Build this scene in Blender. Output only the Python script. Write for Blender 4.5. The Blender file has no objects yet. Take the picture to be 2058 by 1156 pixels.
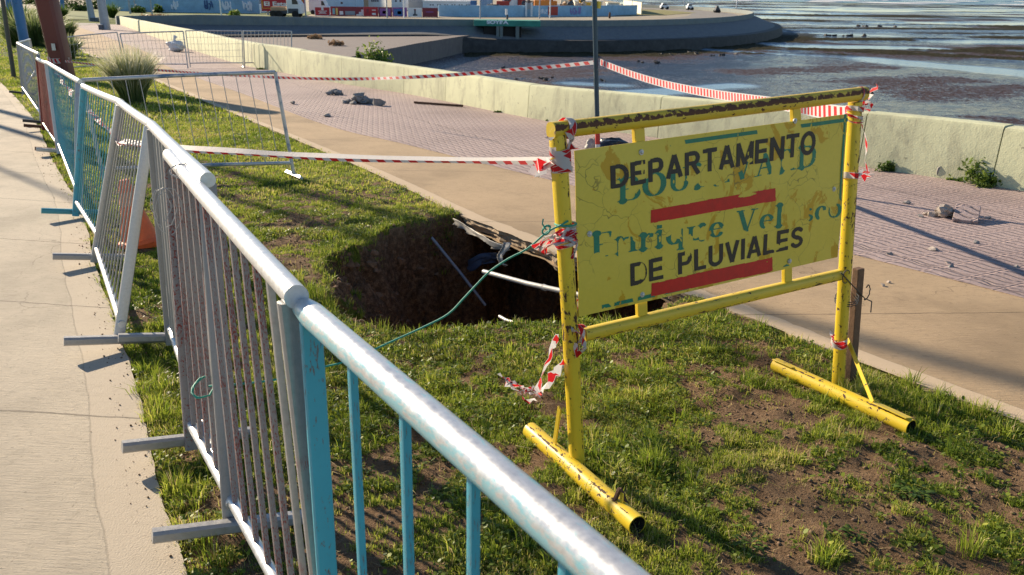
import bpy, math, random
import numpy as np
from mathutils import Vector, Matrix
random.seed(7); rng = np.random.default_rng(11)
R_ = math.radians
sc = bpy.context.scene
# ------------------------------------------------------------ camera
FOC = 1660.0; PITCH = R_(19.96); ROLL = R_(0.8); CAMH = 1.6
_fw = np.array([0, math.cos(PITCH), -math.sin(PITCH)]); _r0 = np.array([1., 0, 0]); _u0 = np.cross(_r0, _fw)
_rt = math.cos(ROLL)*_r0 + math.sin(ROLL)*_u0; _up = -math.sin(ROLL)*_r0 + math.cos(ROLL)*_u0
cd = bpy.data.cameras.new('camera'); cam = bpy.data.objects.new('camera', cd); sc.collection.objects.link(cam)
cd.sensor_width = 36; cd.lens = 36*FOC/2058; cd.clip_start = 0.05; cd.clip_end = 6000
cam.matrix_world = Matrix(((_rt[0], _up[0], -_fw[0], 0), (_rt[1], _up[1], -_fw[1], 0), (_rt[2], _up[2], -_fw[2], CAMH), (0, 0, 0, 1)))
cd.dof.use_dof = True; cd.dof.focus_distance = 3.2; cd.dof.aperture_fstop = 10.0
sc.camera = cam
# ------------------------------------------------------------ sky, sun, exposure
SUN_EL = R_(21); SUN_AZ = R_(46.5)                                   # sun ahead, 46.5 degrees to the left
sd = np.array([-math.sin(SUN_AZ)*math.cos(SUN_EL), math.cos(SUN_AZ)*math.cos(SUN_EL), math.sin(SUN_EL)])
w = bpy.data.worlds.new("World"); sc.world = w; w.use_nodes = True
nt = w.node_tree; bg = nt.nodes['Background']; sky = nt.nodes.new('ShaderNodeTexSky')
sky.sky_type = 'NISHITA'; sky.sun_disc = False; sky.sun_elevation = SUN_EL; sky.sun_rotation = -SUN_AZ
sky.air_density = 1.0; sky.dust_density = 0.0; sky.ozone_density = 3.0
nt.links.new(sky.outputs[0], bg.inputs[0]); bg.inputs[1].default_value = 0.072
sl = bpy.data.lights.new('sun', 'SUN'); sl.energy = 5.0; sl.angle = R_(0.55); sl.color = (1.0, 0.83, 0.61)
so = bpy.data.objects.new('sun', sl); sc.collection.objects.link(so)
so.rotation_euler = Vector((-sd[0], -sd[1], -sd[2])).to_track_quat('-Z', 'Y').to_euler()
sc.view_settings.view_transform = 'Standard'; sc.view_settings.look = 'None'
sc.view_settings.exposure = 0.92; sc.view_settings.gamma = 1

# ------------------------------------------------------------ ground function and survey helpers
def gz(y):
    y = np.asarray(y, float)
    return np.where(y < 20, -0.033*y, np.maximum(-3.0, -0.66-0.0275*(y-20)))
def G(y): return float(gz(y))
def ray(px, py): return _fw+(px-1029)/FOC*_rt-(py-578)/FOC*_up
CAMP = np.array([0, 0, CAMH])
def hit(px, py, off=0.0):
    d = ray(px, py); lo, hi = 0.2, 3000.
    for _ in range(70):
        m = (lo+hi)/2
        if CAMH+d[2]*m-G(d[1]*m)-off > 0: lo = m
        else: hi = m
    return CAMP+d*lo
def atz(px, py, z): d = ray(px, py); return CAMP+d*((z-CAMH)/d[2])
def aty(px, py, y): d = ray(px, py); return CAMP+d*(y/d[1])

# ------------------------------------------------------------ numpy noise
def _h(ix, iy, s):
    n = (ix.astype(np.int64)*374761393+iy.astype(np.int64)*668265263+s*974634777) & 0x7fffffff
    n = ((n ^ (n >> 13))*1274126177) & 0x7fffffff
    return ((n ^ (n >> 16)) & 0xffff)/65535.0
def vnoise(x, y, s=0):
    ix = np.floor(x); iy = np.floor(y); fx = x-ix; fy = y-iy; fx = fx*fx*(3-2*fx); fy = fy*fy*(3-2*fy)
    a = _h(ix, iy, s); b = _h(ix+1, iy, s); c = _h(ix, iy+1, s); d = _h(ix+1, iy+1, s)
    return (a*(1-fx)+b*fx)*(1-fy)+(c*(1-fx)+d*fx)*fy
def fbm(x, y, o=4, s=0):
    x = np.asarray(x, float); y = np.asarray(y, float); r = 0; a = .5; t = 0
    for i in range(o):
        r = r+a*vnoise(x*2**i+17.3*i, y*2**i-9.1*i, s+i); t += a; a *= .5
    return r/t
def inside(P, x, y):
    x = np.asarray(x); y = np.asarray(y); c = np.zeros(x.shape, bool); n = len(P)
    for i in range(n):
        x0, y0 = P[i]; x1, y1 = P[(i+1) % n]
        if y0 == y1: continue
        k = ((y0 > y) != (y1 > y)) & (x < (x1-x0)*(y-y0)/(y1-y0)+x0)
        c ^= k
    return c
def pdist(P, x, y, closed=True):
    x = np.asarray(x, float); y = np.asarray(y, float); best = np.full(x.shape, 1e9); n = len(P)
    for i in range(n if closed else n-1):
        x0, y0 = P[i]; x1, y1 = P[(i+1) % n]; dx, dy = x1-x0, y1-y0; L = dx*dx+dy*dy+1e-12
        t = np.clip(((x-x0)*dx+(y-y0)*dy)/L, 0, 1)
        best = np.minimum(best, np.hypot(x-x0-t*dx, y-y0-t*dy))
    return best
def resample(P, step):
    P = [np.array(p, float) for p in P]; out = []
    for i in range(len(P)-1):
        a = P[max(i-1, 0)]; b = P[i]; c = P[i+1]; d = P[min(i+2, len(P)-1)]
        n = max(1, int(np.linalg.norm(c-b)/step))
        for k in range(n):
            t = k/n
            out.append(.5*((2*b)+(-a+c)*t+(2*a-5*b+4*c-d)*t*t+(-a+3*b-3*c+d)*t**3))
    out.append(P[-1]); return np.array(out)

# ------------------------------------------------------------ materials
def mat(name):
    m = bpy.data.materials.new(name); m.use_nodes = True
    return m, m.node_tree, m.node_tree.nodes['Principled BSDF']
def N(nt, t, **kw):
    n = nt.nodes.new('ShaderNode'+t)
    for k, v in kw.items():
        if k in n.inputs: n.inputs[k].default_value = v
        else: setattr(n, k, v)
    return n
def mathn(nt, op, a, b=None, c=None, clamp=False):
    n = nt.nodes.new('ShaderNodeMath'); n.operation = op; n.use_clamp = clamp
    for i, v in enumerate((a, b, c)):
        if v is None: continue
        if hasattr(v, 'links') or hasattr(v, 'is_output'): nt.links.new(v, n.inputs[i])
        else: n.inputs[i].default_value = v
    return n.outputs[0]
def coords(nt, kind='Object', scale=(1, 1, 1), rot=(0, 0, 0)):
    tc = nt.nodes.new('ShaderNodeTexCoord'); mp = nt.nodes.new('ShaderNodeMapping')
    mp.inputs['Scale'].default_value = scale; mp.inputs['Rotation'].default_value = rot
    nt.links.new(tc.outputs[kind], mp.inputs['Vector']); return mp.outputs[0]
def geo(nt, scale=(1, 1, 1), rot=(0, 0, 0)):
    tc = nt.nodes.new('ShaderNodeNewGeometry'); mp = nt.nodes.new('ShaderNodeMapping')
    mp.inputs['Scale'].default_value = scale; mp.inputs['Rotation'].default_value = rot
    nt.links.new(tc.outputs['Position'], mp.inputs['Vector']); return mp.outputs[0]
def noise(nt, vec, scale, detail=5, rough=.55, dist=0):
    n = N(nt, 'TexNoise'); n.inputs['Scale'].default_value = scale; n.inputs['Detail'].default_value = detail
    n.inputs['Roughness'].default_value = rough; n.inputs['Distortion'].default_value = dist
    if vec is not None: nt.links.new(vec, n.inputs['Vector'])
    return n.outputs[0]
def ramp(nt, fac, stops, interp='LINEAR'):
    r = nt.nodes.new('ShaderNodeValToRGB'); r.color_ramp.interpolation = interp; e = r.color_ramp.elements
    while len(e) < len(stops): e.new(.5)
    for el, (p, c) in zip(e, stops):
        el.position = p; el.color = (c, c, c, 1) if isinstance(c, (int, float)) else (*c, 1)
    nt.links.new(fac, r.inputs[0]); return r.outputs[0]
def mix(nt, fac, a, b, mode='MIX'):
    n = nt.nodes.new('ShaderNodeMix'); n.data_type = 'RGBA'; n.blend_type = mode
    for s, v in ((n.inputs[0], fac), (n.inputs[6], a), (n.inputs[7], b)):
        if isinstance(v, (int, float)): s.default_value = v
        elif isinstance(v, tuple): s.default_value = (*v, 1) if len(v) == 3 else v
        else: nt.links.new(v, s)
    return n.outputs[2]
def bump(nt, bsdf, h, strength=.5, dist=.01):
    b = nt.nodes.new('ShaderNodeBump'); b.inputs['Strength'].default_value = strength; b.inputs['Distance'].default_value = dist
    nt.links.new(h, b.inputs['Height']); nt.links.new(b.outputs[0], bsdf.inputs['Normal'])
def simple(name, col, rough=.6, metal=0, var=.25, scale=8, bumps=.1, spec=.5):
    m, nt, b = mat(name); v = geo(nt)
    n1 = noise(nt, v, scale, 6, .6); n2 = noise(nt, v, scale*7, 3, .6)
    f = mathn(nt, 'ADD', mathn(nt, 'MULTIPLY', n1, .7), mathn(nt, 'MULTIPLY', n2, .3))
    lo = tuple(c*(1-var) for c in col); hi = tuple(min(1, c*(1+var)) for c in col)
    nt.links.new(ramp(nt, f, [(.3, lo), (.7, hi)]), b.inputs['Base Color'])
    b.inputs['Roughness'].default_value = rough; b.inputs['Metallic'].default_value = metal
    b.inputs['Specular IOR Level'].default_value = spec
    if bumps: bump(nt, b, n2, bumps, .004)
    return m
M = {}
def painted(name, col, chip, lo=.60, hi=.64, rough=.42, scale=26, metal=0, dirt=.25, streak=(1, 1, 1), chip2=None, streaks=None):
    """paint with chipped patches; chips follow noise stretched along the piece's own UV"""
    m, nt, b = mat(name); v = coords(nt, 'UV', streak); g = geo(nt)
    n1 = noise(nt, v, scale, 8, .68, .4); n2 = noise(nt, g, 3.5, 5, .6); n3 = noise(nt, g, 60, 3, .7)
    f = mathn(nt, 'ADD', n1, mathn(nt, 'MULTIPLY', mathn(nt, 'SUBTRACT', n2, .5), .35))
    if streaks:
        tc = nt.nodes.new('ShaderNodeTexCoord'); sp = nt.nodes.new('ShaderNodeSeparateXYZ'); nt.links.new(tc.outputs['UV'], sp.inputs[0])
        ph, amp, wid = streaks
        t = mathn(nt, 'ABSOLUTE', mathn(nt, 'SUBTRACT', sp.outputs['Y'], ph))
        t = mathn(nt, 'SUBTRACT', 1.0, mathn(nt, 'DIVIDE', t, wid), clamp=True)
        f = mathn(nt, 'ADD', f, mathn(nt, 'MULTIPLY', t, amp))
    k = ramp(nt, f, [(lo, 0), (hi, 1)])
    pc = mix(nt, ramp(nt, n2, [(.3, 0), (.75, dirt*2)]), col, tuple(c*.62 for c in col))
    pc = mix(nt, mathn(nt, 'MULTIPLY', n3, .25), pc, tuple(min(1, c*1.25) for c in col))
    cc = mix(nt, n3, chip, chip2 or tuple(c*.5 for c in chip))
    nt.links.new(mix(nt, k, pc, cc), b.inputs['Base Color'])
    nt.links.new(ramp(nt, k, [(0, rough), (1, .8)]), b.inputs['Roughness'])
    b.inputs['Metallic'].default_value = metal
    h = mathn(nt, 'SUBTRACT', mathn(nt, 'MULTIPLY', n3, .2), k)
    bump(nt, b, h, .45, .002); return m
RUST = (.085, .035, .02)
M['yellow'] = painted('yellow_paint_chipped', (.74, .53, .03), RUST, .588, .61, streak=(1, .3, 1), scale=30, streaks=(.075, .13, .03))
M['yellow_top'] = painted('yellow_paint_rusted', (.68, .47, .03), RUST, .60, .63, streak=(1.0, .22, 1), scale=34, streaks=(.95, .235, .13), chip2=(.13, .05, .02))
M['yellow_low'] = painted('yellow_paint_scraped', (.72, .52, .04), (.10, .06, .04), .62, .64, streak=(1, .4, 1), scale=22, streaks=(.10, .13, .05))
M['teal'] = painted('teal_paint', (.08, .40, .52), (.24, .20, .19), .585, .62, streak=(.7, .35, 1), scale=46)
M['tealdark'] = painted('teal_paint_dull', (.05, .30, .38), (.20, .20, .21), .60, .64, streak=(.6, .4, 1), scale=40)
M['red'] = painted('red_paint_faded', (.27, .25, .25), (.33, .05, .035), .535, .59, streak=(2.2, .5, 1), scale=40)
M['redfull'] = painted('red_mesh_paint', (.22, .03, .03), (.17, .16, .16), .62, .68, streak=(1, .4, 1), scale=30)
M['maroon'] = painted('maroon_paint', (.13, .022, .018), (.10, .09, .09), .70, .72, scale=12)
M['blue'] = painted('blue_paint', (.04, .17, .42), (.10, .05, .05), .64, .66, scale=14)
M['darkpost'] = painted('dark_green_paint', (.045, .06, .055), (.12, .10, .08), .66, .68, scale=14)
M['navy'] = painted('navy_pole_paint', (.012, .05, .085), (.28, .28, .26), .66, .68, scale=24, streak=(1, .3, 1))
M['polered'] = simple('red_band_paint', (.50, .03, .02), .5, var=.15)
M['polewhite'] = simple('white_band_paint', (.62, .62, .60), .5, var=.12)
def galv(name, base=.42, tint=(1, 1.01, 1.03), rough=.42, metal=.55, patch=None, plo=.52, phi=.6, side=False):
    m, nt, b = mat(name); g = geo(nt); n1 = noise(nt, g, 70, 6, .7); n2 = noise(nt, g, 6, 4, .6); n3 = noise(nt, coords(nt, 'UV', (5, 30, 1)), 8, 5, .65)
    f = mathn(nt, 'ADD', mathn(nt, 'MULTIPLY', n1, .5), mathn(nt, 'MULTIPLY', n3, .5))
    c = ramp(nt, f, [(.3, tuple(base*.76*t for t in tint)), (.5, tuple(base*t for t in tint)), (.72, tuple(min(1, base*1.25*t) for t in tint))])
    if patch:
        k = ramp(nt, mathn(nt, 'ADD', mathn(nt, 'MULTIPLY', n2, .55), mathn(nt, 'MULTIPLY', n3, .45)), [(plo, 0), (phi, 1)])
        if side:
            tcu = nt.nodes.new('ShaderNodeTexCoord'); spu = nt.nodes.new('ShaderNodeSeparateXYZ'); nt.links.new(tcu.outputs['UV'], spu.inputs[0])
            dd = mathn(nt, 'ABSOLUTE', mathn(nt, 'SUBTRACT', spu.outputs['Y'], .55)); fr_ = noise(nt, coords(nt, 'UV', (14, 5, 1)), 2.2, 6, .72)
            kk = mathn(nt, 'ADD', mathn(nt, 'MULTIPLY', mathn(nt, 'SUBTRACT', .49, dd), 1.1), mathn(nt, 'SUBTRACT', fr_, .5)); k = ramp(nt, kk, [(.10, 0), (.22, .85)])
        c = mix(nt, k, c, patch)
        nt.links.new(ramp(nt, k, [(0, metal), (1, .1)]), b.inputs['Metallic'])
    else: b.inputs['Metallic'].default_value = metal
    nt.links.new(c, b.inputs['Base Color']); nt.links.new(ramp(nt, n1, [(.3, rough*.8), (.7, rough*1.3)]), b.inputs['Roughness'])
    bump(nt, b, n1, .10, .001); return m
M['galv'] = galv('galvanised_steel', .50)
M['galv_dark'] = galv('dull_galvanised_bars', .30, rough=.55, metal=.35)
M['galv_foot'] = galv('dull_galvanised_feet', .37, rough=.5, metal=.45)
M['galv_rail'] = galv('galvanised_rail_steel', .62, rough=.38)
M['rail_teal'] = galv('rail_with_teal_patches', .60, patch=(.22, .52, .60), side=True, plo=.50, phi=.57, rough=.36)
M['galv_red'] = galv('galvanised_steel_with_red_traces', .40, patch=(.34, .05, .04), plo=.585, phi=.63)
M['wire'] = galv('thin_wire_steel', .45, rough=.5, metal=.4)
M['blotch_rail'] = galv('blue_blotched_rail', .62, patch=(.07, .17, .32), plo=.50, phi=.58, rough=.5)
M['rusty'] = simple('rusty_iron', (.10, .05, .03), .85, .1, .5, 30, .5)
M['cable'] = simple('dark_tie_wire', (.05, .05, .05), .6, .3, .3, 30, 0)
M['cordgreen'] = simple('green_cord_fibre', (.02, .30, .22), .6, 0, .25, 120, .3)
M['wood'] = simple('weathered_wood', (.15, .085, .05), .85, 0, .45, 22, .6)
M['orange'] = simple('orange_cone_plastic', (.75, .13, .03), .5, 0, .22, 7, .05)
M['dark'] = simple('dark_hollow', (.02, .018, .016), .9, 0, .3, 20, 0)  # near-black colour stands in for shade inside pipe ends and the outfall
M['bag'] = simple('black_plastic_bag', (.02, .024, .03), .32, 0, .3, 14, .5)
M['whitebag'] = simple('white_plastic_bag', (.62, .66, .72), .45, 0, .15, 14, .4)
M['rubble'] = simple('broken_concrete', (.26, .25, .24), .95, 0, .35, 18, .7)
M['rubblewarm'] = simple('broken_paving', (.42, .36, .31), .95, 0, .3, 18, .7)
M['geotextile'] = simple('dirty_plastic_sheet', (.32, .30, .27), .55, 0, .4, 12, .5)
M['bluesheet'] = simple('blue_grey_sheet', (.035, .045, .08), .55, 0, .35, 12, .4)
M['pvc'] = simple('white_pipe', (.55, .54, .50), .35, 0, .12, 9, .05)
M['greypipe'] = simple('grey_conduit', (.22, .24, .30), .45, 0, .2, 9, .1)

def mat_tape():
    m, nt, b = mat('red_white_barrier_tape'); tc = nt.nodes.new('ShaderNodeTexCoord'); sp = nt.nodes.new('ShaderNodeSeparateXYZ')
    nt.links.new(tc.outputs['UV'], sp.inputs[0])
    f = mathn(nt, 'FRACT', mathn(nt, 'ADD', sp.outputs['X'], mathn(nt, 'MULTIPLY', sp.outputs['Y'], .35)))
    k = mathn(nt, 'GREATER_THAN', f, .5)
    edge = mathn(nt, 'LESS_THAN', mathn(nt, 'ABSOLUTE', mathn(nt, 'SUBTRACT', sp.outputs['Y'], .5)), .42)
    k = mathn(nt, 'MULTIPLY', k, edge)
    n = noise(nt, coords(nt, 'UV', (2, 6, 1)), 3, 5, .7)
    red = mix(nt, ramp(nt, n, [(.62, 0), (.68, .75)]), (.62, .02, .025), (.10, .01, .02))
    wh = mix(nt, n, (.74, .72, .72), (.58, .56, .58))
    nt.links.new(mix(nt, k, wh, red), b.inputs['Base Color']); b.inputs['Roughness'].default_value = .6; b.inputs['Specular IOR Level'].default_value = .25
    tr = nt.nodes.new('ShaderNodeBsdfTranslucent'); ms = nt.nodes.new('ShaderNodeMixShader'); ms.inputs[0].default_value = .35
    nt.links.new(mix(nt, k, wh, red), tr.inputs[0]); out = nt.nodes['Material Output']
    nt.links.new(b.outputs[0], ms.inputs[1]); nt.links.new(tr.outputs[0], ms.inputs[2]); nt.links.new(ms.outputs[0], out.inputs[0])
    bump(nt, b, n, .4, .004); return m
M['tape'] = mat_tape()

def mat_concrete(name, base, joint=2.6, border=.13, groove=True, far=False, lw=.012, bordercol=None):
    """UV: u metres along, v metres across"""
    m, nt, b = mat(name); tc = nt.nodes.new('ShaderNodeTexCoord'); sp = nt.nodes.new('ShaderNodeSeparateXYZ'); nt.links.new(tc.outputs['UV'], sp.inputs[0])
    g = geo(nt); nw = noise(nt, g, 1.4, 4); U = mathn(nt, 'ADD', sp.outputs['X'], mathn(nt, 'MULTIPLY', noise(nt, g, 9, 3), .03)); V = sp.outputs['Y']
    n1 = noise(nt, g, .9, 6, .6); n2 = noise(nt, g, 30, 5, .7); n3 = noise(nt, coords(nt, 'UV', (80, 7, 1)), 1, 6, .8)
    n4 = noise(nt, g, 160, 2, .6)
    c = ramp(nt, n1, [(.30, tuple(x*.68 for x in base)), (.5, base), (.7, tuple(min(1, x*1.15) for x in base))])
    c = mix(nt, ramp(nt, n3, [(.38, .38), (.50, 0)]), c, tuple(x*.55 for x in base))
    c = mix(nt, ramp(nt, n2, [(.55, 0), (.70, .45)]), c, tuple(x*.55 for x in base))
    vo = N(nt, 'TexVoronoi'); vo.feature = 'DISTANCE_TO_EDGE'; vo.inputs['Scale'].default_value = .55; wv = nt.nodes.new('ShaderNodeVectorMath'); wv.operation = 'ADD'; wn = N(nt, 'TexNoise'); wn.inputs['Scale'].default_value = 2.5; wn.inputs['Detail'].default_value = 6
    nt.links.new(g, wn.inputs['Vector']); nt.links.new(g, wv.inputs[0]); ws_ = nt.nodes.new('ShaderNodeVectorMath'); ws_.operation = 'SCALE'; ws_.inputs[3].default_value = .5; nt.links.new(wn.outputs[1], ws_.inputs[0]); nt.links.new(ws_.outputs[0], wv.inputs[1]); nt.links.new(wv.outputs[0], vo.inputs['Vector'])
    ck = mathn(nt, 'MULTIPLY', ramp(nt, vo.outputs[0], [(.0008, 1), (.0028, 0)]), ramp(nt, noise(nt, g, .6, 3), [(.50, 0), (.56, 1)])); c = mix(nt, mathn(nt, 'MULTIPLY', ck, .6), c, tuple(x*.35 for x in base))
    sp2 = noise(nt, g, 55, 2, .5); c = mix(nt, ramp(nt, sp2, [(.70, 0), (.74, .55)]), c, tuple(x*.35 for x in base))
    st2 = noise(nt, g, 2.6, 6, .75); c = mix(nt, ramp(nt, st2, [(.55, 0), (.72, .35)]), c, tuple(x*.5 for x in base))
    brd = mathn(nt, 'LESS_THAN', V, border)
    if bordercol: c = mix(nt, mathn(nt, 'MULTIPLY', brd, .6), c, bordercol)
    fr = mathn(nt, 'ABSOLUTE', mathn(nt, 'SUBTRACT', mathn(nt, 'FRACT', mathn(nt, 'DIVIDE', U, joint)), .5))
    jl = mathn(nt, 'LESS_THAN', fr, lw/joint*.5)
    bl = mathn(nt, 'LESS_THAN', mathn(nt, 'ABSOLUTE', mathn(nt, 'SUBTRACT', V, border)), .004)
    jj = mathn(nt, 'MAXIMUM', jl, mathn(nt, 'MULTIPLY', bl, .3))
    c = mix(nt, mathn(nt, 'MULTIPLY', jj, .75), c, tuple(x*.30 for x in base))
    nt.links.new(c, b.inputs['Base Color']); b.inputs['Roughness'].default_value = .88; b.inputs['Specular IOR Level'].default_value = .3
    h = mathn(nt, 'ADD', mathn(nt, 'MULTIPLY', n3, mathn(nt, 'SUBTRACT', 1.0, brd)), mathn(nt, 'MULTIPLY', n4, .35))
    h = mathn(nt, 'SUBTRACT', h, mathn(nt, 'MULTIPLY', jj, 2.0))
    bump(nt, b, h, .75, .009); return m
M['path'] = mat_concrete('brushed_concrete_path', (.45, .33, .205), joint=2.7, border=.16, bordercol=(.62, .50, .36))
M['pathleft'] = mat_concrete('brushed_concrete_walk', (.51, .445, .35), joint=1.55, border=.24, bordercol=(.47, .40, .31), lw=.014)

def mat_tile():
    m, nt, b = mat('stamped_pink_paving'); ang = -.50
    g = geo(nt, (1, 1, 1), (0, 0, 0)); sp = nt.nodes.new('ShaderNodeSeparateXYZ'); nt.links.new(geo(nt, (1, 1, 1), (0, 0, ang)), sp.inputs[0])
    nz = noise(nt, g, 2.5, 4)
    V = mathn(nt, 'ADD', sp.outputs['Y'], mathn(nt, 'MULTIPLY', nz, .05)); U = sp.outputs['X']
    row = mathn(nt, 'FRACT', mathn(nt, 'DIVIDE', V, .24))
    s = mathn(nt, 'MULTIPLY', mathn(nt, 'SINE', mathn(nt, 'MULTIPLY', row, 6.283)), .016)
    u2 = mathn(nt, 'ADD', mathn(nt, 'ADD', U, s), mathn(nt, 'MULTIPLY', row, .045))
    st = mathn(nt, 'ABSOLUTE', mathn(nt, 'SUBTRACT', mathn(nt, 'FRACT', mathn(nt, 'DIVIDE', mathn(nt, 'ADD', u2, mathn(nt, 'MULTIPLY', nz, .03)), .085)), .5))
    stm = ramp(nt, st, [(.07, 1), (.19, 0)])
    rw = mathn(nt, 'ABSOLUTE', mathn(nt, 'SUBTRACT', row, .5)); rwm = ramp(nt, rw, [(.455, 0), (.49, 1)])
    inr = ramp(nt, rw, [(.38, 1), (.46, 0)])
    big = mathn(nt, 'ABSOLUTE', mathn(nt, 'SUBTRACT', mathn(nt, 'FRACT', mathn(nt, 'DIVIDE', mathn(nt, 'ADD', U, mathn(nt, 'MULTIPLY', nz, .2)), 2.1)), .5))
    bgm = ramp(nt, big, [(.003, 1), (.007, 0)])
    gr = mathn(nt, 'MAXIMUM', mathn(nt, 'MULTIPLY', mathn(nt, 'MULTIPLY', stm, inr), ramp(nt, noise(nt, g, 6, 3), [(.3, .3), (.5, 1)])), mathn(nt, 'MAXIMUM', mathn(nt, 'MULTIPLY', rwm, .55), bgm))
    n1 = noise(nt, g, .7, 5); n2 = noise(nt, g, 40, 4, .7)
    c = ramp(nt, n1, [(.3, (.31, .235, .225)), (.5, (.385, .295, .28)), (.75, (.45, .35, .325))])
    c = mix(nt, ramp(nt, n2, [(.55, 0), (.8, .4)]), c, (.33, .29, .26))
    c = mix(nt, mathn(nt, 'MULTIPLY', gr, .60), c, (.16, .11, .105))
    nt.links.new(c, b.inputs['Base Color']); b.inputs['Roughness'].default_value = .8
    h = mathn(nt, 'ADD', mathn(nt, 'SUBTRACT', 1.0, gr), mathn(nt, 'MULTIPLY', n2, .3))
    bump(nt, b, h, 1.0, .016); return m
M['tile'] = mat_tile()

def mat_wall(name='greenish_painted_wall', base=(.60, .61, .40)):
    m, nt, b = mat(name); g = geo(nt); n1 = noise(nt, g, 1.2, 6, .65); n2 = noise(nt, g, 9, 6, .7); n3 = noise(nt, geo(nt, (2.2, 2.2, .9)), 1.6, 7, .72, .5)
    n4 = noise(nt, geo(nt, (2, 2, 14)), 2, 4, .7)
    c = ramp(nt, n1, [(.25, tuple(x*.8 for x in base)), (.5, base), (.75, tuple(x*1.12 for x in base))])
    c = mix(nt, ramp(nt, n3, [(.50, 0), (.66, .55)]), c, (.27, .26, .19))
    c = mix(nt, ramp(nt, n2, [(.64, 0), (.69, .65)]), c, (.13, .12, .09))
    c = mix(nt, ramp(nt, n4, [(.62, 0), (.72, .3)]), c, (.60, .58, .45))
    nt.links.new(c, b.inputs['Base Color']); b.inputs['Roughness'].default_value = .85
    bump(nt, b, mathn(nt, 'ADD', n2, mathn(nt, 'MULTIPLY', noise(nt, g, 60, 3), .5)), .4, .012); return m
M['wall'] = mat_wall()

def mat_ground():
    m, nt, b = mat('soil_and_turf'); at = nt.nodes.new('ShaderNodeAttribute'); at.attribute_name = 'turf'
    ah = nt.nodes.new('ShaderNodeAttribute'); ah.attribute_name = 'wetsoil'
    g = geo(nt); n1 = noise(nt, g, 3, 6, .65); n2 = noise(nt, g, 24, 6, .7); n3 = noise(nt, g, 110, 4, .75)
    n4 = noise(nt, g, 7, 5, .6)
    soil = ramp(nt, mathn(nt, 'ADD', mathn(nt, 'MULTIPLY', n2, .5), mathn(nt, 'MULTIPLY', n3, .5)), [(.32, (.075, .042, .022)), (.47, (.20, .125, .070)), (.62, (.34, .225, .135))])
    soil = mix(nt, ramp(nt, n1, [(.35, 0), (.7, .5)]), soil, (.25, .17, .105))
    turf = ramp(nt, mathn(nt, 'ADD', mathn(nt, 'MULTIPLY', n4, .4), mathn(nt, 'MULTIPLY', n3, .6)), [(.3, (.045, .065, .012)), (.5, (.105, .135, .022)), (.65, (.19, .21, .035)), (.8, (.26, .24, .07))])
    k = mathn(nt, 'ADD', at.outputs['Fac'], mathn(nt, 'MULTIPLY', mathn(nt, 'SUBTRACT', n2, .5), .8), clamp=True)
    c = mix(nt, ramp(nt, k, [(.45, 0), (.65, 1)]), soil, turf)
    deep = ramp(nt, mathn(nt, 'ADD', mathn(nt, 'MULTIPLY', n2, .6), mathn(nt, 'MULTIPLY', n3, .4)), [(.36, (.05, .026, .014)), (.50, (.17, .095, .055)), (.62, (.36, .22, .13))])
    c = mix(nt, ah.outputs['Fac'], c, deep)
    nt.links.new(c, b.inputs['Base Color']); b.inputs['Roughness'].default_value = .95; b.inputs['Specular IOR Level'].default_value = .15
    bump(nt, b, mathn(nt, 'ADD', mathn(nt, 'MULTIPLY', n3, .6), n2), 1.0, .035); return m
M['ground'] = mat_ground()

def mat_grass(name, stops, transl=.45):
    m, nt, b = mat(name); at = nt.nodes.new('ShaderNodeAttribute'); at.attribute_name = 'tint'
    c = ramp(nt, at.outputs['Fac'], stops); nt.links.new(c, b.inputs['Base Color']); b.inputs['Roughness'].default_value = .5
    b.inputs['Specular IOR Level'].default_value = .35
    tr = nt.nodes.new('ShaderNodeBsdfTranslucent'); nt.links.new(c, tr.inputs[0]); ms = nt.nodes.new('ShaderNodeMixShader'); ms.inputs[0].default_value = transl
    nt.links.new(b.outputs[0], ms.inputs[1]); nt.links.new(tr.outputs[0], ms.inputs[2]); nt.links.new(ms.outputs[0], nt.nodes['Material Output'].inputs[0]); return m
GSTOPS = [(0, (.045, .085, .012)), (.35, (.13, .20, .022)), (.65, (.31, .385, .04)), (.85, (.52, .52, .10)), (.93, (.50, .40, .18)), (1, (.58, .48, .30))]
M['grass'] = mat_grass('grass_blades', GSTOPS)
M['leaf'] = mat_grass('bush_leaves', [(0, (.02, .045, .01)), (.5, (.07, .13, .02)), (.85, (.18, .26, .035)), (1, (.40, .44, .12))], .35)
M['pampas'] = mat_grass('pampas_blades', [(0, (.05, .09, .03)), (.5, (.14, .20, .06)), (.8, (.42, .42, .22)), (1, (.75, .72, .60))], .4)
M['drygrass'] = mat_grass('dry_weed_stems', [(0, (.25, .15, .08)), (1, (.50, .34, .20))], .3)
M['bark'] = simple('bark', (.10, .07, .045), .9, 0, .4, 12, .5)

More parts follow.
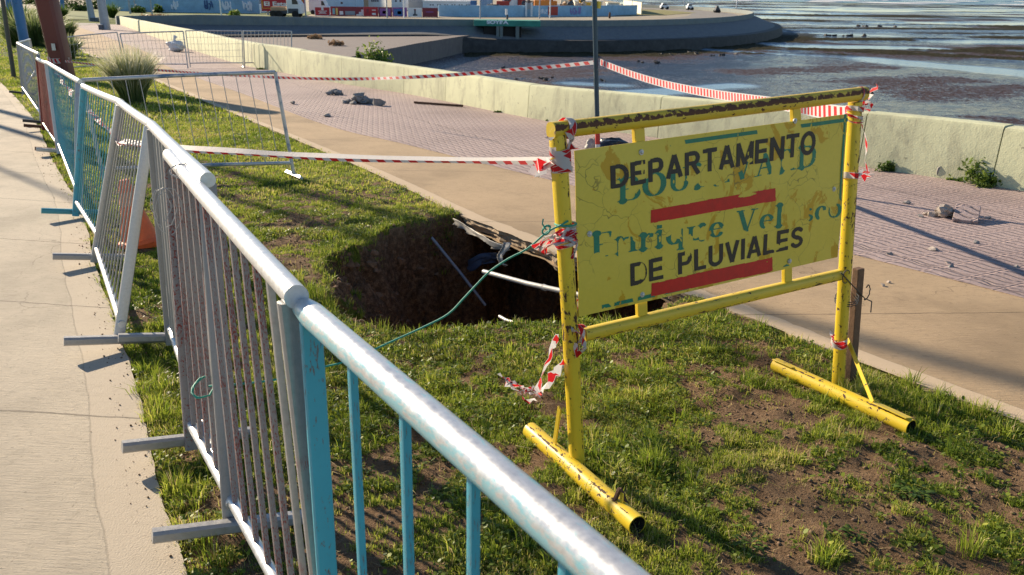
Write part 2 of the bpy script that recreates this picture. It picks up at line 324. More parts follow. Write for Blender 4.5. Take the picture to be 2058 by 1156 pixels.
# ------------------------------------------------------------ mesh builder and scene tree
class MB:
    def __init__(s): s.v = []; s.f = []; s.uv = []; s.mi = []
    def add(s, vs, fs, uvs=None, mi=0):
        o = len(s.v); s.v += [tuple(float(c) for c in v) for v in vs]
        for i, f in enumerate(fs):
            s.f.append(tuple(o+k for k in f)); s.uv.append(uvs[i] if uvs else [(0, 0)]*len(f)); s.mi.append(mi)
    def box(s, c, a, b, d, mi=0):
        c, a, b, d = map(lambda q: np.array(q, float), (c, a, b, d))
        vs = [c+i*a+j*b+k*d for i in (-1, 1) for j in (-1, 1) for k in (-1, 1)]
        fs = [(0, 1, 3, 2), (4, 6, 7, 5), (0, 4, 5, 1), (2, 3, 7, 6), (0, 2, 6, 4), (1, 5, 7, 3)]
        la, lb, ld = (np.linalg.norm(q)*2 for q in (a, b, d))
        ex = [(lb, ld), (lb, ld), (la, ld), (la, ld), (la, lb), (la, lb)]
        uvs = [[(0, 0), (0, e[1]), (e[0], e[1]), (e[0], 0)] for e in ex]
        s.add(vs, fs, uvs, mi)
    def abox(s, x0, x1, y0, y1, z0, z1, mi=0):
        s.box(((x0+x1)/2, (y0+y1)/2, (z0+z1)/2), ((x1-x0)/2, 0, 0), (0, (y1-y0)/2, 0), (0, 0, (z1-z0)/2), mi)
    def tube(s, P, r, n=12, cap=True, up=(0, 0, 1), sq=2.0, rx=1.0, mi=0, closed=False):
        P = [np.array(p, float) for p in P]; L = 0; rings = []; m = len(P)
        T = []
        for i in range(m):
            a = P[max(i-1, 0)]; b = P[min(i+1, m-1)]; t = b-a; T.append(t/(np.linalg.norm(t)+1e-9))
        u = np.array(up, float); u = u-(u@T[0])*T[0]
        if np.linalg.norm(u) < 1e-4: u = np.cross(T[0], (1, 0.1, 0))
        u /= np.linalg.norm(u); vs = []; ll = []
        for i in range(m):
            u = u-(u@T[i])*T[i]; u /= np.linalg.norm(u)+1e-9; w_ = np.cross(T[i], u)
            if i: L += np.linalg.norm(P[i]-P[i-1])
            ll.append(L); ri = r[i] if isinstance(r, (list, tuple, np.ndarray)) else r
            for k in range(n):
                a = 2*math.pi*k/n; ca, sa = math.cos(a), math.sin(a)
                q = (abs(ca)**sq+abs(sa)**sq)**(-1/sq)
                vs.append(P[i]+ri*q*(ca*u+sa*w_*rx))
        fs = []; uvs = []
        for i in range(m-1):
            for k in range(n):
                k2 = (k+1) % n
                fs.append((i*n+k, i*n+k2, (i+1)*n+k2, (i+1)*n+k)); uvs.append([(ll[i], k/n), (ll[i], (k+1)/n), (ll[i+1], (k+1)/n), (ll[i+1], k/n)])
        if cap:
            fs.append(tuple(range(n-1, -1, -1))); uvs.append([(0, k/n) for k in range(n)])
            fs.append(tuple((m-1)*n+k for k in range(n))); uvs.append([(L, k/n) for k in range(n)])
        s.add(vs, fs, uvs, mi)
    def ribbon(s, P, Wd, wid, pitch=.1, mi=0, u0=0):
        """P centres, Wd width directions"""
        vs = []; fs = []; uvs = []; L = u0; ls = []
        for i, p in enumerate(P):
            p = np.array(p, float); wv = np.array(Wd[i] if np.ndim(Wd) > 1 else Wd, float); wv /= np.linalg.norm(wv)+1e-9
            if i: L += np.linalg.norm(p-np.array(P[i-1], float))
            ls.append(L/pitch); ww = wid[i] if isinstance(wid, (list, np.ndarray)) else wid
            vs += [p-wv*ww/2, p+wv*ww/2]
        for i in range(len(P)-1):
            fs.append((2*i, 2*i+1, 2*i+3, 2*i+2)); uvs.append([(ls[i], 0), (ls[i], 1), (ls[i+1], 1), (ls[i+1], 0)])
        s.add(vs, fs, uvs, mi)
    def build(s, name, m, parent=None, smooth=True, bevel=0, solid=0, loc=None, sub=0):
        me = bpy.data.meshes.new(name); org = np.zeros(3)
        if parent is not None: org = np.array(root_loc(parent))
        elif loc is not None: org = np.array(loc, float)
        V = np.array(s.v)-org
        me.from_pydata([tuple(v) for v in V], [], s.f)
        ul = me.uv_layers.new(name='UVMap'); flat = [c for f in s.uv for p in f for c in p]; ul.data.foreach_set('uv', flat)
        for q in (m if isinstance(m, list) else [m]): me.materials.append(q)
        if any(s.mi): me.polygons.foreach_set('material_index', s.mi)
        me.polygons.foreach_set('use_smooth', [smooth]*len(me.polygons)); me.update()
        if smooth: me.set_sharp_from_angle(angle=R_(38))
        o = bpy.data.objects.new(name, me); sc.collection.objects.link(o)
        if parent is not None: o.parent = parent
        elif loc is not None: o.location = loc
        if bevel:
            b = o.modifiers.new('bevel', 'BEVEL'); b.width = bevel; b.segments = 2; b.limit_method = 'ANGLE'
        if solid:
            b = o.modifiers.new('solidify', 'SOLIDIFY'); b.thickness = solid; b.offset = 0
        if sub:
            b = o.modifiers.new('subsurf', 'SUBSURF'); b.levels = sub; b.render_levels = sub
        return o
def root_loc(o):
    l = np.zeros(3)
    while o is not None: l += np.array(o.location); o = o.parent
    return l
def thing(name, label, cat, loc=(0, 0, 0), group=None):
    o = bpy.data.objects.new(name, None); sc.collection.objects.link(o); o.location = tuple(float(c) for c in loc); o.empty_display_size = .1
    o['label'] = label; o['category'] = cat
    if group: o['group'] = group
    return o
def tag(o, label, cat, group=None, kind=None):
    o['label'] = label; o['category'] = cat
    if group: o['group'] = group
    if kind: o['kind'] = kind
    return o
def npmesh(name, V, F3=None, F4=None, m=None, attrs=None, smooth=False, parent=None, loc=None):
    me = bpy.data.meshes.new(name); nv = len(V); me.vertices.add(nv)
    V = np.asarray(V, float)
    if loc is not None: V = V-np.array(loc)
    me.vertices.foreach_set('co', V.astype(np.float32).ravel())
    n3 = 0 if F3 is None else len(F3); n4 = 0 if F4 is None else len(F4)
    idx = np.concatenate(([F3.ravel()] if n3 else [])+([F4.ravel()] if n4 else [])).astype(np.int32)
    st = np.concatenate(([np.arange(n3)*3] if n3 else [])+([n3*3+np.arange(n4)*4] if n4 else [])).astype(np.int32)
    me.loops.add(len(idx)); me.loops.foreach_set('vertex_index', idx); me.polygons.add(n3+n4); me.polygons.foreach_set('loop_start', st)
    me.update(calc_edges=True)
    if smooth: me.polygons.foreach_set('use_smooth', np.ones(n3+n4, bool))
    for k, a in (attrs or {}).items():
        at = me.attributes.new(k, 'FLOAT', 'POINT'); at.data.foreach_set('value', np.asarray(a, np.float32))
    me.materials.append(m); me.validate(); o = bpy.data.objects.new(name, me); sc.collection.objects.link(o)
    if loc is not None: o.location = loc
    if parent is not None: o.parent = parent
    return o
def struct(o): o['kind'] = 'structure'; return o

# ================================================================ THE SETTING
MIDL = [(-52.5, 99.5), (-21, 40.8), (-12.5, 26.8), (-8.26, 19.9), (-2.46, 10.34), (-1.2, 8.2), (-.46, 6.86), (.45, 5.55), (1.10, 4.70), (1.36, 4.35), (1.78, 3.66), (2.17, 3.1), (3.2, 1.6), (4.2, 0)]
MIDR = [(-52.1, 100), (-17.4, 39.1), (-11.2, 27.1), (-6, 18.2), (-2.95, 12.83), (-1.4, 10.8), (0.5, 8.3), (1.5, 7.0), (2.49, 5.69), (3.15, 4.77), (4.3, 3.1), (5.2, 1.6), (6.1, 0)]
WALL = [(-41.2, 90), (-13.1, 35.4), (-6.2, 23.6), (-2.3, 18.2), (.22, 14.1), (2.2, 11.6), (4.17, 9.43), (5.16, 8.2), (6.9, 5.8), (8.4, 3.2), (9.6, .5)]
WALLH = [.84, .82, .70, .58, .54, .58, .62, .615, .61, .6, .6]
LEFTE = [(-14.5, 23.2), (-12.2, 20), (-7.9, 13.6), (-5.06, 9.0), (-3.75, 6.95), (-2.79, 5.23), (-1.73, 3.42), (-1.2, 2.44), (-.97, 2.03), (-.65, 1.2), (-.35, 0)]
HOLE = [(-.40, 6.95), (-.72, 6.62), (-1.02, 6.40), (-1.05, 6.05), (-1.18, 5.78), (-1.32, 5.50), (-1.22, 5.12), (-1.10, 4.62), (-.88, 4.16), (-.47, 4.06), (-.08, 4.19), (.34, 4.28), (.66, 4.26), (.9, 4.5), (1.5, 5.0), (1.3, 5.9), (.6, 6.8), (-.1, 7.4)]
midl = resample(MIDL, .25); midr = resample(MIDR, .25); leftE = resample(LEFTE, .12)
MIDPOLY = [tuple(p) for p in midl[::3]]+[tuple(p) for p in midr[::-3]]
LEFTPOLY = [tuple(p) for p in leftE[::2]]+[(-.35, 0), (-40, 0), (-40, 22)]
rightside = [tuple(p) for p in midr[::4]]+[(60, 0), (60, 100)]
LANDR = [tuple(p) for p in resample(WALL, .6)]
# --- terrain (tensor grid, fine near the camera)
def axis(a, b, fine0, fine1, h, grow, mx):
    out = list(np.arange(fine0, fine1, h)); s = h; x = fine1
    while x < b: out.append(x); s = min(s*grow, mx); x += s
    out.append(b); s = h; x = fine0-h; left = []
    while x > a: left.append(x); s = min(s*grow, mx); x -= s
    left.append(a); return np.array(sorted(set(left+out)))
xs = axis(-260, 12, -3.6, 2.9, .028, 1.06, 4.0); ys = axis(0, 112, 1.2, 7.6, .028, 1.05, 3.0)
X, Y = np.meshgrid(xs, ys, indexing='ij')
land = inside([(-260, -1), (9.7, -1)]+LANDR[::-1]+[(-42, 90), (-42, 113), (-260, 113)], X, Y)
onmid = inside(MIDPOLY, X, Y); onleft = inside(LEFTPOLY, X, Y); dm = pdist([tuple(p) for p in midl[::3]], X, Y, False); dl = pdist([tuple(p) for p in leftE[::2]], X, Y, False)
onprom = inside([tuple(p) for p in midr[::3]]+LANDR[::-1], X, Y)
Z = gz(Y)-.012+.035*(fbm(X*1.3, Y*1.3, 3, 5)-.5)+.040*(fbm(X*7, Y*7, 3, 9)-.5)+.020*(fbm(X*22, Y*22, 2, 15)-.5)
slab = (onmid & (dm > .02)) | (onleft & (dl > .02)) | onprom
Z = np.where(slab, gz(Y)-.06, Z)
Z = np.where((~slab) & (dl < .12), np.minimum(Z, gz(Y)-.004), Z)
hd = pdist(HOLE, X, Y); hin = inside(HOLE, X, Y)
sdn = np.where(hin, hd, -hd)+.22*(fbm(X*2.6, Y*2.6, 4, 31)-.5)+.26*(fbm(X*7.5, Y*7.5, 4, 37)-.5)
shal = np.clip((-.35-X)/.75, 0, 1)*np.clip((6.3-Y)/.5, 0, 1)
steep = 3.4-2.3*shal; maxd = 1.35-.75*shal
dep = np.clip(sdn*steep, 0, maxd)*(1+.5*(fbm(X*4, Y*4, 4, 41)-.5)); dep = dep+np.where(sdn > .02, .42*(fbm(X*6, Y*6, 5, 43)-.45)*np.clip(sdn*8, 0, 1), 0)
Z = np.where(sdn > 0, Z-np.maximum(dep, 0), Z)
def turf_density(X, Y):
    n = .5+((fbm(X*1.7+3, Y*1.7, 4, 21)-.5)*.42+(fbm(X*6, Y*6, 3, 25)-.5)*.45+(fbm(X*19, Y*19, 3, 27)-.5)*.55)
    bias = .098*np.ones_like(X)
    def patch(cx, cy, r, a): return a*np.exp(-((X-cx)**2+(Y-cy)**2)/r**2)
    bias -= patch(1.35, 2.45, .60, .11)+patch(-1.7, 7.0, .7, .09)+patch(1.10, 3.2, .35, .07)+patch(-.35, 3.0, .35, .05)+patch(.75, 2.0, .45, .09)+patch(2.0, 2.6, .4, .05)
    bias += patch(-.2, 3.7, .55, .06)+patch(-3, 9.5, 2.5, .08)
    bias = bias+np.clip((Y-9)/6, 0, .25)
    return n+bias
TD = turf_density(X, Y)
turf = np.clip((TD-.46)/.16, 0, 1)
turf = np.where((Y > 14), np.maximum(turf, .8), turf)
sod = (shal > .35) & (dep < .30) & (fbm(X*5, Y*5, 3, 47) > .57) & (sdn > 0)
turf = np.where(sdn > -.02, 0, turf); turf = np.where(sod, 1, turf)
wets = np.clip((sdn-.0)/.03, 0, 1); wets = np.where(sod, 0, wets)
nx, ny = X.shape; idg = np.arange(nx*ny).reshape(nx, ny)
quads = np.stack([idg[:-1, :-1], idg[1:, :-1], idg[1:, 1:], idg[:-1, 1:]], -1).reshape(-1, 4)
lm = (land[:-1, :-1] & land[1:, :-1] & land[1:, 1:] & land[:-1, 1:]).ravel(); quads = quads[lm]
struct(npmesh('grass_ground', np.stack([X.ravel(), Y.ravel(), Z.ravel()], -1), None, quads, M['ground'], {'turf': turf.ravel(), 'wetsoil': wets.ravel()}, True))
def ground_z(x, y):
    x = np.asarray(x, float); y = np.asarray(y, float)
    i = np.clip(np.searchsorted(xs, x)-1, 0, nx-2); j = np.clip(np.searchsorted(ys, y)-1, 0, ny-2)
    fx = np.clip((x-xs[i])/(xs[i+1]-xs[i]), 0, 1); fy = np.clip((y-ys[j])/(ys[j+1]-ys[j]), 0, 1)
    return (Z[i, j]*(1-fx)+Z[i+1, j]*fx)*(1-fy)+(Z[i, j+1]*(1-fx)+Z[i+1, j+1]*fx)*fy

# --- slabs
M['slabedge'] = simple('broken_concrete_edge', (.36, .27, .18), .95, 0, .45, 14, .9)
def strip(name, Lp, Rp, m, th=.12, off=0, n=400, jag=None, cross=1):
    """slab between two polylines matched by arc parameter"""
    def par(P, n):
        P = np.array(P); s = np.concatenate([[0], np.cumsum(np.linalg.norm(np.diff(P, axis=0), axis=1))]); return P, s
    P, s = par(Lp, n); Q, q = par(Rp, n)
    ts = np.unique(np.concatenate([np.linspace(0, 1, 160), np.linspace(.80, 1, n)]))
    A = np.stack([np.interp(ts*s[-1], s, P[:, k]) for k in (0, 1)], -1); B = np.stack([np.interp(ts*q[-1], q, Q[:, k]) for k in (0, 1)], -1)
    if jag is not None: A = A+jag(A)
    mb = MB(); k = len(ts); vs = []
    for i in range(k):
        for c in range(cross+1):
            p = A[i]*(1-c/cross)+B[i]*c/cross; vs.append((p[0], p[1], G(p[1])+off))
    for i in range(k):
        for p in (A[i], B[i]): vs.append((p[0], p[1], G(p[1])+off-th))
    sides = []; fs = []; uvs = []; U = ts*s[-1]; W = np.linalg.norm(B-A, axis=1); c1 = cross+1; base = k*c1
    for i in range(k-1):
        for c in range(cross):
            fs.append((i*c1+c, i*c1+c+1, (i+1)*c1+c+1, (i+1)*c1+c)); uvs.append([(U[i], W[i]*c/cross), (U[i], W[i]*(c+1)/cross), (U[i+1], W[i+1]*(c+1)/cross), (U[i+1], W[i+1]*c/cross)])
        if jag is None: fs.append((i*c1, (i+1)*c1, base+2*i+2, base+2*i)); uvs.append([(U[i], .5), (U[i+1], .5), (U[i+1], .6), (U[i], .6)]); sides.append(len(fs)-1)
        fs.append((base+2*i, base+2*i+2, base+2*i+3, base+2*i+1)); uvs.append([(U[i], .5)]*4)
        fs.append((i*c1+cross, base+2*i+1, base+2*i+3, (i+1)*c1+cross)); uvs.append([(U[i], .5)]*4)
    if jag is not None:
        tg = np.gradient(A, axis=0); tg /= np.linalg.norm(tg, axis=1)[:, None]+1e-9; nn = np.stack([-tg[:, 1], tg[:, 0]], -1); sgn = np.sign(((A-B)*nn).sum(1).mean()); R0 = len(vs); nr = 6
        for r in range(nr+1):
            o_ = (0 if r == 0 else 1)*.075*(fbm(U*7+3*r, U*0+r*1.3, 3, 63)-.5)-.006*r*th*10
            for i in range(k): vs.append((A[i][0]+sgn*nn[i][0]*o_[i], A[i][1]+sgn*nn[i][1]*o_[i], G(A[i][1])+off-th*r/nr*(1+(.25*math.sin(U[i]*9)+.2*math.sin(U[i]*23) if r == nr else 0))))
        for r in range(nr):
            for i in range(k-1): fs.append((R0+r*k+i, R0+r*k+i+1, R0+(r+1)*k+i+1, R0+(r+1)*k+i)); uvs.append([(U[i], .5)]*4); sides.append(len(fs)-1)
    mb.add(vs, fs, uvs)
    for i in sides: mb.mi[i] = 1
    return struct(mb.build(name, [m, M['slabedge']], smooth=False))
def jagmid(A):
    y = A[:, 1]; k = np.exp(-((y-5.4)/1.35)**4)
    d = (fbm(y*2.2, y*0+3, 3, 51)-.5)*.16+(fbm(y*9, y*0+1, 3, 57)-.5)*.10+.012*(fbm(y*40, y*0, 2, 58)-.5)
    return np.stack([k*d*.8+(1-k)*.012*(fbm(y*12, y*0, 2, 5)-.5), k*d*.5], -1)
strip('path', midl, midr, M['path'], .10, 0, 700, jagmid)
def jagl(A):
    y = A[:, 1]; d = (fbm(y*5, y*0+8, 4, 61)-.5)*.03; return np.stack([d, d*0], -1)
leftback = np.array([(-40, 35.), (-30, 24), (-22, 15), (-12, 4), (-8, 0)])
strip('left_path', resample(LEFTE, .1), resample([tuple(p) for p in leftback], .5), M['pathleft'], .08, 0, 500, jagl)
wallres = resample(WALL, .3)
strip('promenade', midr, wallres, M['tile'], .08, .004, 300, cross=2)

# --- the sea wall: panels with open joints
TL = [(-41.2, 90), (-42.6, 93), (-42.4, 95.6), (-40, 97.4), (-36.1, 98.8), (-30, 101.1), (-20.2, 104.8), (-8.5, 108.9), (-1.7, 109.9), (10.6, 112.8), (21.7, 120.8), (31.5, 133.2), (39.6, 149.4), (45.9, 168), (48.9, 189), (44.8, 216.6), (30.3, 239)]
def loftwall(mb, P, H, thick, side, z0=None, cop=0.02):
    """P plan points, thickness to the given side (normal), rounded shoulders"""
    P = np.array(P); k = len(P); T = np.gradient(P, axis=0); T /= np.linalg.norm(T, axis=1)[:, None]
    Nn = np.stack([T[:, 1], -T[:, 0]], -1)*side
    prof = [(0, -.25), (0, -.0), (.0, .93), (.05, .985), (.15, 1.0), (.85, 1.0), (.96, .97), (1, .9), (1, -.25)]; m = len(prof); vs = []
    for i in range(k):
        for (t, h) in prof:
            b = 1.0-.12*max(h, 0); off = (t*thick*b if t > .5 else t*thick*b+ (0.03*h if t < .5 else 0))
            z = G(P[i][1])+h*H[i]; vs.append((P[i][0]+Nn[i][0]*off, P[i][1]+Nn[i][1]*off, z))
    fs = []
    for i in range(k-1):
        for j in range(m-1): fs.append((i*m+j, (i+1)*m+j, (i+1)*m+j+1, i*m+j+1))
    fs.append(tuple(range(m))); fs.append(tuple((k-1)*m+j for j in range(m-1, -1, -1)))
    mb.add(vs, fs)
sw = thing('sea_wall', 'low pale green concrete wall along the seaward edge of the promenade', 'wall', (4.17, 9.43, G(9.43)))
wl = resample(WALL, .25); cum = np.concatenate([[0], np.cumsum(np.linalg.norm(np.diff(wl, axis=0), axis=1))]); tot = cum[-1]
wh = np.interp(cum, np.concatenate([[0], np.cumsum([np.hypot(WALL[i+1][0]-WALL[i][0], WALL[i+1][1]-WALL[i][1]) for i in range(len(WALL)-1)])]), WALLH)
cuts = [0]
def arcat(px, py):
    p = hit(px, py)[:2]; return cum[np.argmin(np.linalg.norm(wl-p, axis=1))]
js = sorted([arcat(430, 115), arcat(500, 128), arcat(547, 140), arcat(602, 153), arcat(700, 168), arcat(808, 188), arcat(895, 205), arcat(1055, 237), arcat(1322, 277), arcat(1733, 336), arcat(1990, 376)])
pre = list(np.arange(0, js[0], 6.0)); cuts = pre+js+[tot]
for a, b in zip(cuts[:-1], cuts[1:]):
    if b-a < .3: continue
    ss = np.linspace(a+.006, b-.006, max(3, int((b-a)/.4))); mb = MB()
    loftwall(mb, np.stack([np.interp(ss, cum, wl[:, 0]), np.interp(ss, cum, wl[:, 1])], -1), np.interp(ss, cum, wh)+random.uniform(-.006, .006), .32, -1)
    # side -1 is the seaward side of this line
    mb.build('wall_panel', M['wall'], sw, smooth=True)
# land closes under the wall: seaward face and slope below it
def sheet(name, rows, m, smooth=True, st=True):
    """rows: list of polylines of equal length"""
    rows = [np.array(r, float) for r in rows]; k = len(rows[0]); mb = MB()
    vs = [tuple(p) for r in rows for p in r]; fs = [(j*k+i, j*k+i+1, (j+1)*k+i+1, (j+1)*k+i) for j in range(len(rows)-1) for i in range(k-1)]
    uv = [[(i, j), (i+1, j), (i+1, j+1), (i, j+1)] for j in range(len(rows)-1) for i in range(k-1)]
    mb.add(vs, fs, uv); o = mb.build(name, m, smooth=smooth)
    return struct(o) if st else o
def offs(P, d, side=1):
    P = np.array(P); T = np.gradient(P, axis=0); T /= np.linalg.norm(T, axis=1)[:, None]
    return P+np.stack([T[:, 1], -T[:, 0]], -1)*side*d
M['revet'] = mat_wall('stained_revetment_concrete', (.15, .155, .165))
M['floor'] = mat_wall('bay_floor_concrete', (.19, .155, .145))
M['rock'] = simple('wet_dark_rock', (.045, .043, .042), .75, 0, .6, 1.2, .8)
BZ = -6.0
wl2 = resample(WALL, 1.0)
def row(P, z): return np.column_stack([P, np.broadcast_to(z, (len(P),))])
sheet('bank', [row(offs(wl2, .31, -1), gz(wl2[:, 1])), row(offs(wl2, 1.2, -1), gz(wl2[:, 1])-.5), row(offs(wl2, 5.5, -1), np.full(len(wl2), -4.0)), row(offs(wl2, 6.5, -1), np.full(len(wl2), BZ-.3))], M['revet'])
# --- far shore of the bay: parapet, revetment, ledge, bay floor
tl = resample(TL, 1.5); tcum = np.concatenate([[0], np.cumsum(np.linalg.norm(np.diff(tl, axis=0), axis=1))])
tlh = np.interp(tl[:, 0], [-42, -36, -20, -8, 60], [.86, 1.05, .85, .75, .75])
M['parapet'] = mat_wall('far_parapet_paint', (.17, .20, .20)); M['cream'] = mat_wall('cream_parapet_paint', (.62, .56, .42))
mb = MB(); sel = np.arange(len(tl)); loftwall(mb, tl, tlh, .3, -1)
tw = tag(mb.build('parapet_wall', M['parapet']), 'long curved parapet along the far shore of the bay, ending round the headland', 'wall')
# pale inner face of the headland parapet is its own coating
tz = gz(tl[:, 1]); kx = np.clip((tl[:, 0]+12)/20, 0, 1)
def along(d, z): return row(offs(tl, d, 1), z)
ledge1 = np.interp(tl[:, 0], [-42, -12, -2, 60], [-3.7, -3.75, -4.4, -4.5])
sheet('revetment', [along(.0, tz-.02), along(1.0, tz-.25), along(4.0, ledge1)], M['revet'])
e1 = np.interp(tl[:, 0], [-42, -12, -2, 60], [-4.0, -4.0, -5.0, -5.1])
mb = MB()
sheet('quay', [along(4.0, ledge1), along(5.2+0*4, ledge1-.05), along(5.4, e1), along(5.6, np.full(len(tl), BZ-.3))], M['rock'])
FL = [tuple(atz(785, 98, -4.0)[:2]), tuple(atz(836, 88, -4.0)[:2]), tuple(atz(930, 73, -4.0)[:2]), tuple(atz(992, 66, -4.0)[:2]), (-2, 111), (-50, 111), (-50, 92), (-20, 48), (-10, 35), tuple(atz(690, 118, -4.0)[:2])]
mb = MB(); k = len(FL)
mb.add([(x, y, -3.98+.0*(x)) for x, y in FL]+[(x, y, BZ-.4) for x, y in FL], [tuple(range(k))]+[(i, (i+1) % k, k+(i+1) % k, k+i) for i in range(k)])
struct(mb.build('bay_floor', M['floor'], smooth=False))
# --- beach with pools
bx = np.concatenate([np.linspace(-60, 130, 330), np.geomspace(131, 1600, 90)]); by = np.concatenate([np.linspace(2, 190, 420), np.geomspace(191, 1100, 150)])
BX, BY = np.meshgrid(bx, by, indexing='ij')
n1 = fbm(BX*.02+BY*.006, BY*.06-BX*.010, 5, 71); n2 = fbm(BX*.35, BY*.6, 4, 77)
ang = fbm(BX*.008, BY*.035, 4, 79)
rough_band = np.clip((fbm(BX*.018, BY*.075, 4, 83)-.47)*8, 0, 1)*np.clip((BY-95)/25, 0, 1)
pool = np.clip((n1*.6+ang*.4-.50)*14+.2, 0, 1)*np.clip((BY-60)/30, 0, 1)
def band(p0, p1, wd):     # a pool along a line between two surveyed spots
    d = pdist([tuple(p0[:2]), tuple(p1[:2])], BX, BY, False); return np.clip(1.15-(d+wd*.9*(fbm(BX*.12, BY*.2, 3, 91)-.5))/wd, 0, 1)
pools = [((1590, 92), (1850, 97), 5), ((1420, 102), (1760, 118), 2.2), ((1740, 118), (2100, 152), 4.5), ((1610, 66), (1780, 72), 4), ((1900, 84), (2100, 84), 6), ((1640, 50), (1800, 54), 5), ((1230, 190), (1480, 172), 2.5), ((1150, 168), (1240, 172), 2.0)]
pl = np.zeros_like(BX)
for a, b, wd in pools: pl = np.maximum(pl, band(atz(*a, BZ), atz(*b, BZ), wd))
pl2 = np.clip(pl*3-.6, 0, 1); pool = np.maximum(pool*np.clip((BY-150)/60, 0, 1), pl2)
rb = np.maximum(rough_band, 0)
for a, b, wd in [((1620, 100), (2100, 122), 3.5), ((1650, 80), (1900, 80), 4.5), ((1500, 108), (1700, 112), 1.6), ((1850, 98), (2100, 112), 5), ((1850, 66), (2100, 66), 7)]:
    d = pdist([tuple(atz(*a, BZ)[:2]), tuple(atz(*b, BZ)[:2])], BX, BY, False); rb = np.maximum(rb, np.clip(1.4-(d+wd*(n2-.5))/wd, 0, 1))
rb = np.where(pl2 > .3, rb*.15, rb)
dt_ = pdist([tuple(p) for p in tl[::4]], BX, BY, False); rb = np.maximum(rb, np.clip(1.3-(dt_-6+7*(n2-.5))/7, 0, 1)*(BX > -6))  # dark rock colour here also paints the bank's shade on the beach
BZs = BZ+.05*(fbm(BX*.6, BY*1.2, 4, 95)-.5)+rb*.35*(fbm(BX*1.3, BY*1.3, 3, 97))-pool*.03
BZs = np.where(pool > .7, BZ-.02, BZs)
BZs = BZs+np.clip((12-np.hypot(BX-18, BY-98))/14, 0, 1)*.0
def mat_beach():
    m, nt, b = mat('wet_mud_and_rock'); a1 = nt.nodes.new('ShaderNodeAttribute'); a1.attribute_name = 'pool'; a2 = nt.nodes.new('ShaderNodeAttribute'); a2.attribute_name = 'rockband'
    g = geo(nt); n1 = noise(nt, geo(nt, (.16, .40, 1)), 1, 6, .65); n2 = noise(nt, geo(nt, (1.0, 2.2, 1)), 1.2, 6, .7); n3 = noise(nt, geo(nt, (1.6, 3.0, 1)), 2.2, 5, .7)
    mud = ramp(nt, n2, [(.3, (.030, .017, .016)), (.5, (.065, .036, .032)), (.7, (.12, .072, .058))])
    rock = ramp(nt, n3, [(.35, (.012, .012, .006)), (.5, (.040, .036, .018)), (.65, (.12, .10, .065))])
    rk = a2.outputs['Fac']; rk = mathn(nt, 'ADD', rk, mathn(nt, 'MULTIPLY', mathn(nt, 'SUBTRACT', n3, .5), .6), clamp=True)
    rkm = ramp(nt, rk, [(.4, 0), (.6, 1)])
    c = mix(nt, rkm, mud, rock)
    a3 = nt.nodes.new('ShaderNodeAttribute'); a3.attribute_name = 'film'; nf = noise(nt, geo(nt, (1.6, 1.0, 1)), 2.6, 4, .7)
    film = mathn(nt, 'ADD', a3.outputs['Fac'], mathn(nt, 'ADD', mathn(nt, 'MULTIPLY', mathn(nt, 'SUBTRACT', nf, .5), 3.6), mathn(nt, 'MULTIPLY', mathn(nt, 'SUBTRACT', n2, .5), 1.4)), clamp=True)
    wet = mathn(nt, 'MAXIMUM', mathn(nt, 'MULTIPLY', film, mathn(nt, 'SUBTRACT', 1.0, rkm)), a1.outputs['Fac'])
    c = mix(nt, mathn(nt, 'MULTIPLY', wet, .75), c, (.045, .075, .12)); c = mix(nt, mathn(nt, 'MULTIPLY', a1.outputs['Fac'], .85), c, (.20, .28, .36))  # film and pool colours include the blue of the reflected sky
    nt.links.new(c, b.inputs['Base Color'])
    nt.links.new(ramp(nt, wet, [(0, .7), (.5, .22), (1, .06)]), b.inputs['Roughness'])
    nt.links.new(mathn(nt, 'MULTIPLY', ramp(nt, wet, [(0, .12), (1, 1.0)]), ramp(nt, rkm, [(0, 1), (1, .2)])), b.inputs['Specular IOR Level'])
    h = mathn(nt, 'MULTIPLY', mathn(nt, 'ADD', mathn(nt, 'ADD', mathn(nt, 'MULTIPLY', n3, .5), mathn(nt, 'MULTIPLY', nf, .8)), mathn(nt, 'MULTIPLY', n2, .8)), mathn(nt, 'SUBTRACT', 1.0, mathn(nt, 'MULTIPLY', a1.outputs['Fac'], .94)))
    bump(nt, b, h, 1.0, .20); return m
M['beach'] = mat_beach()
ib = np.arange(BX.size).reshape(BX.shape); qb = np.stack([ib[:-1, :-1], ib[1:, :-1], ib[1:, 1:], ib[:-1, 1:]], -1).reshape(-1, 4)
film = np.clip((fbm(BX*.05, BY*.09, 5, 171)-.46)*7+.5, 0, 1); film = np.maximum(film, np.clip((112-BY)/25, 0, 1)*.70)
for a, b, wd in [((1760, 168), (1900, 160), 3.5), ((1850, 190), (2058, 175), 3.0), ((1980, 235), (2058, 245), 1.5), ((1500, 145), (1750, 135), 3), ((1050, 150), (1200, 140), 4), ((1040, 165), (1120, 172), 3), ((1250, 118), (1500, 104), 3)]:
    d = pdist([tuple(atz(*a, BZ)[:2]), tuple(atz(*b, BZ)[:2])], BX, BY, False); film = film*(1-np.clip(1.5-(d+wd*2.2*(n2-.5))/wd, 0, 1)*.95)
struct(npmesh('beach', np.stack([BX.ravel(), BY.ravel(), BZs.ravel()], -1), None, qb, M['beach'], {'pool': pool.ravel(), 'rockband': rb.ravel(), 'film': film.ravel()}, True))
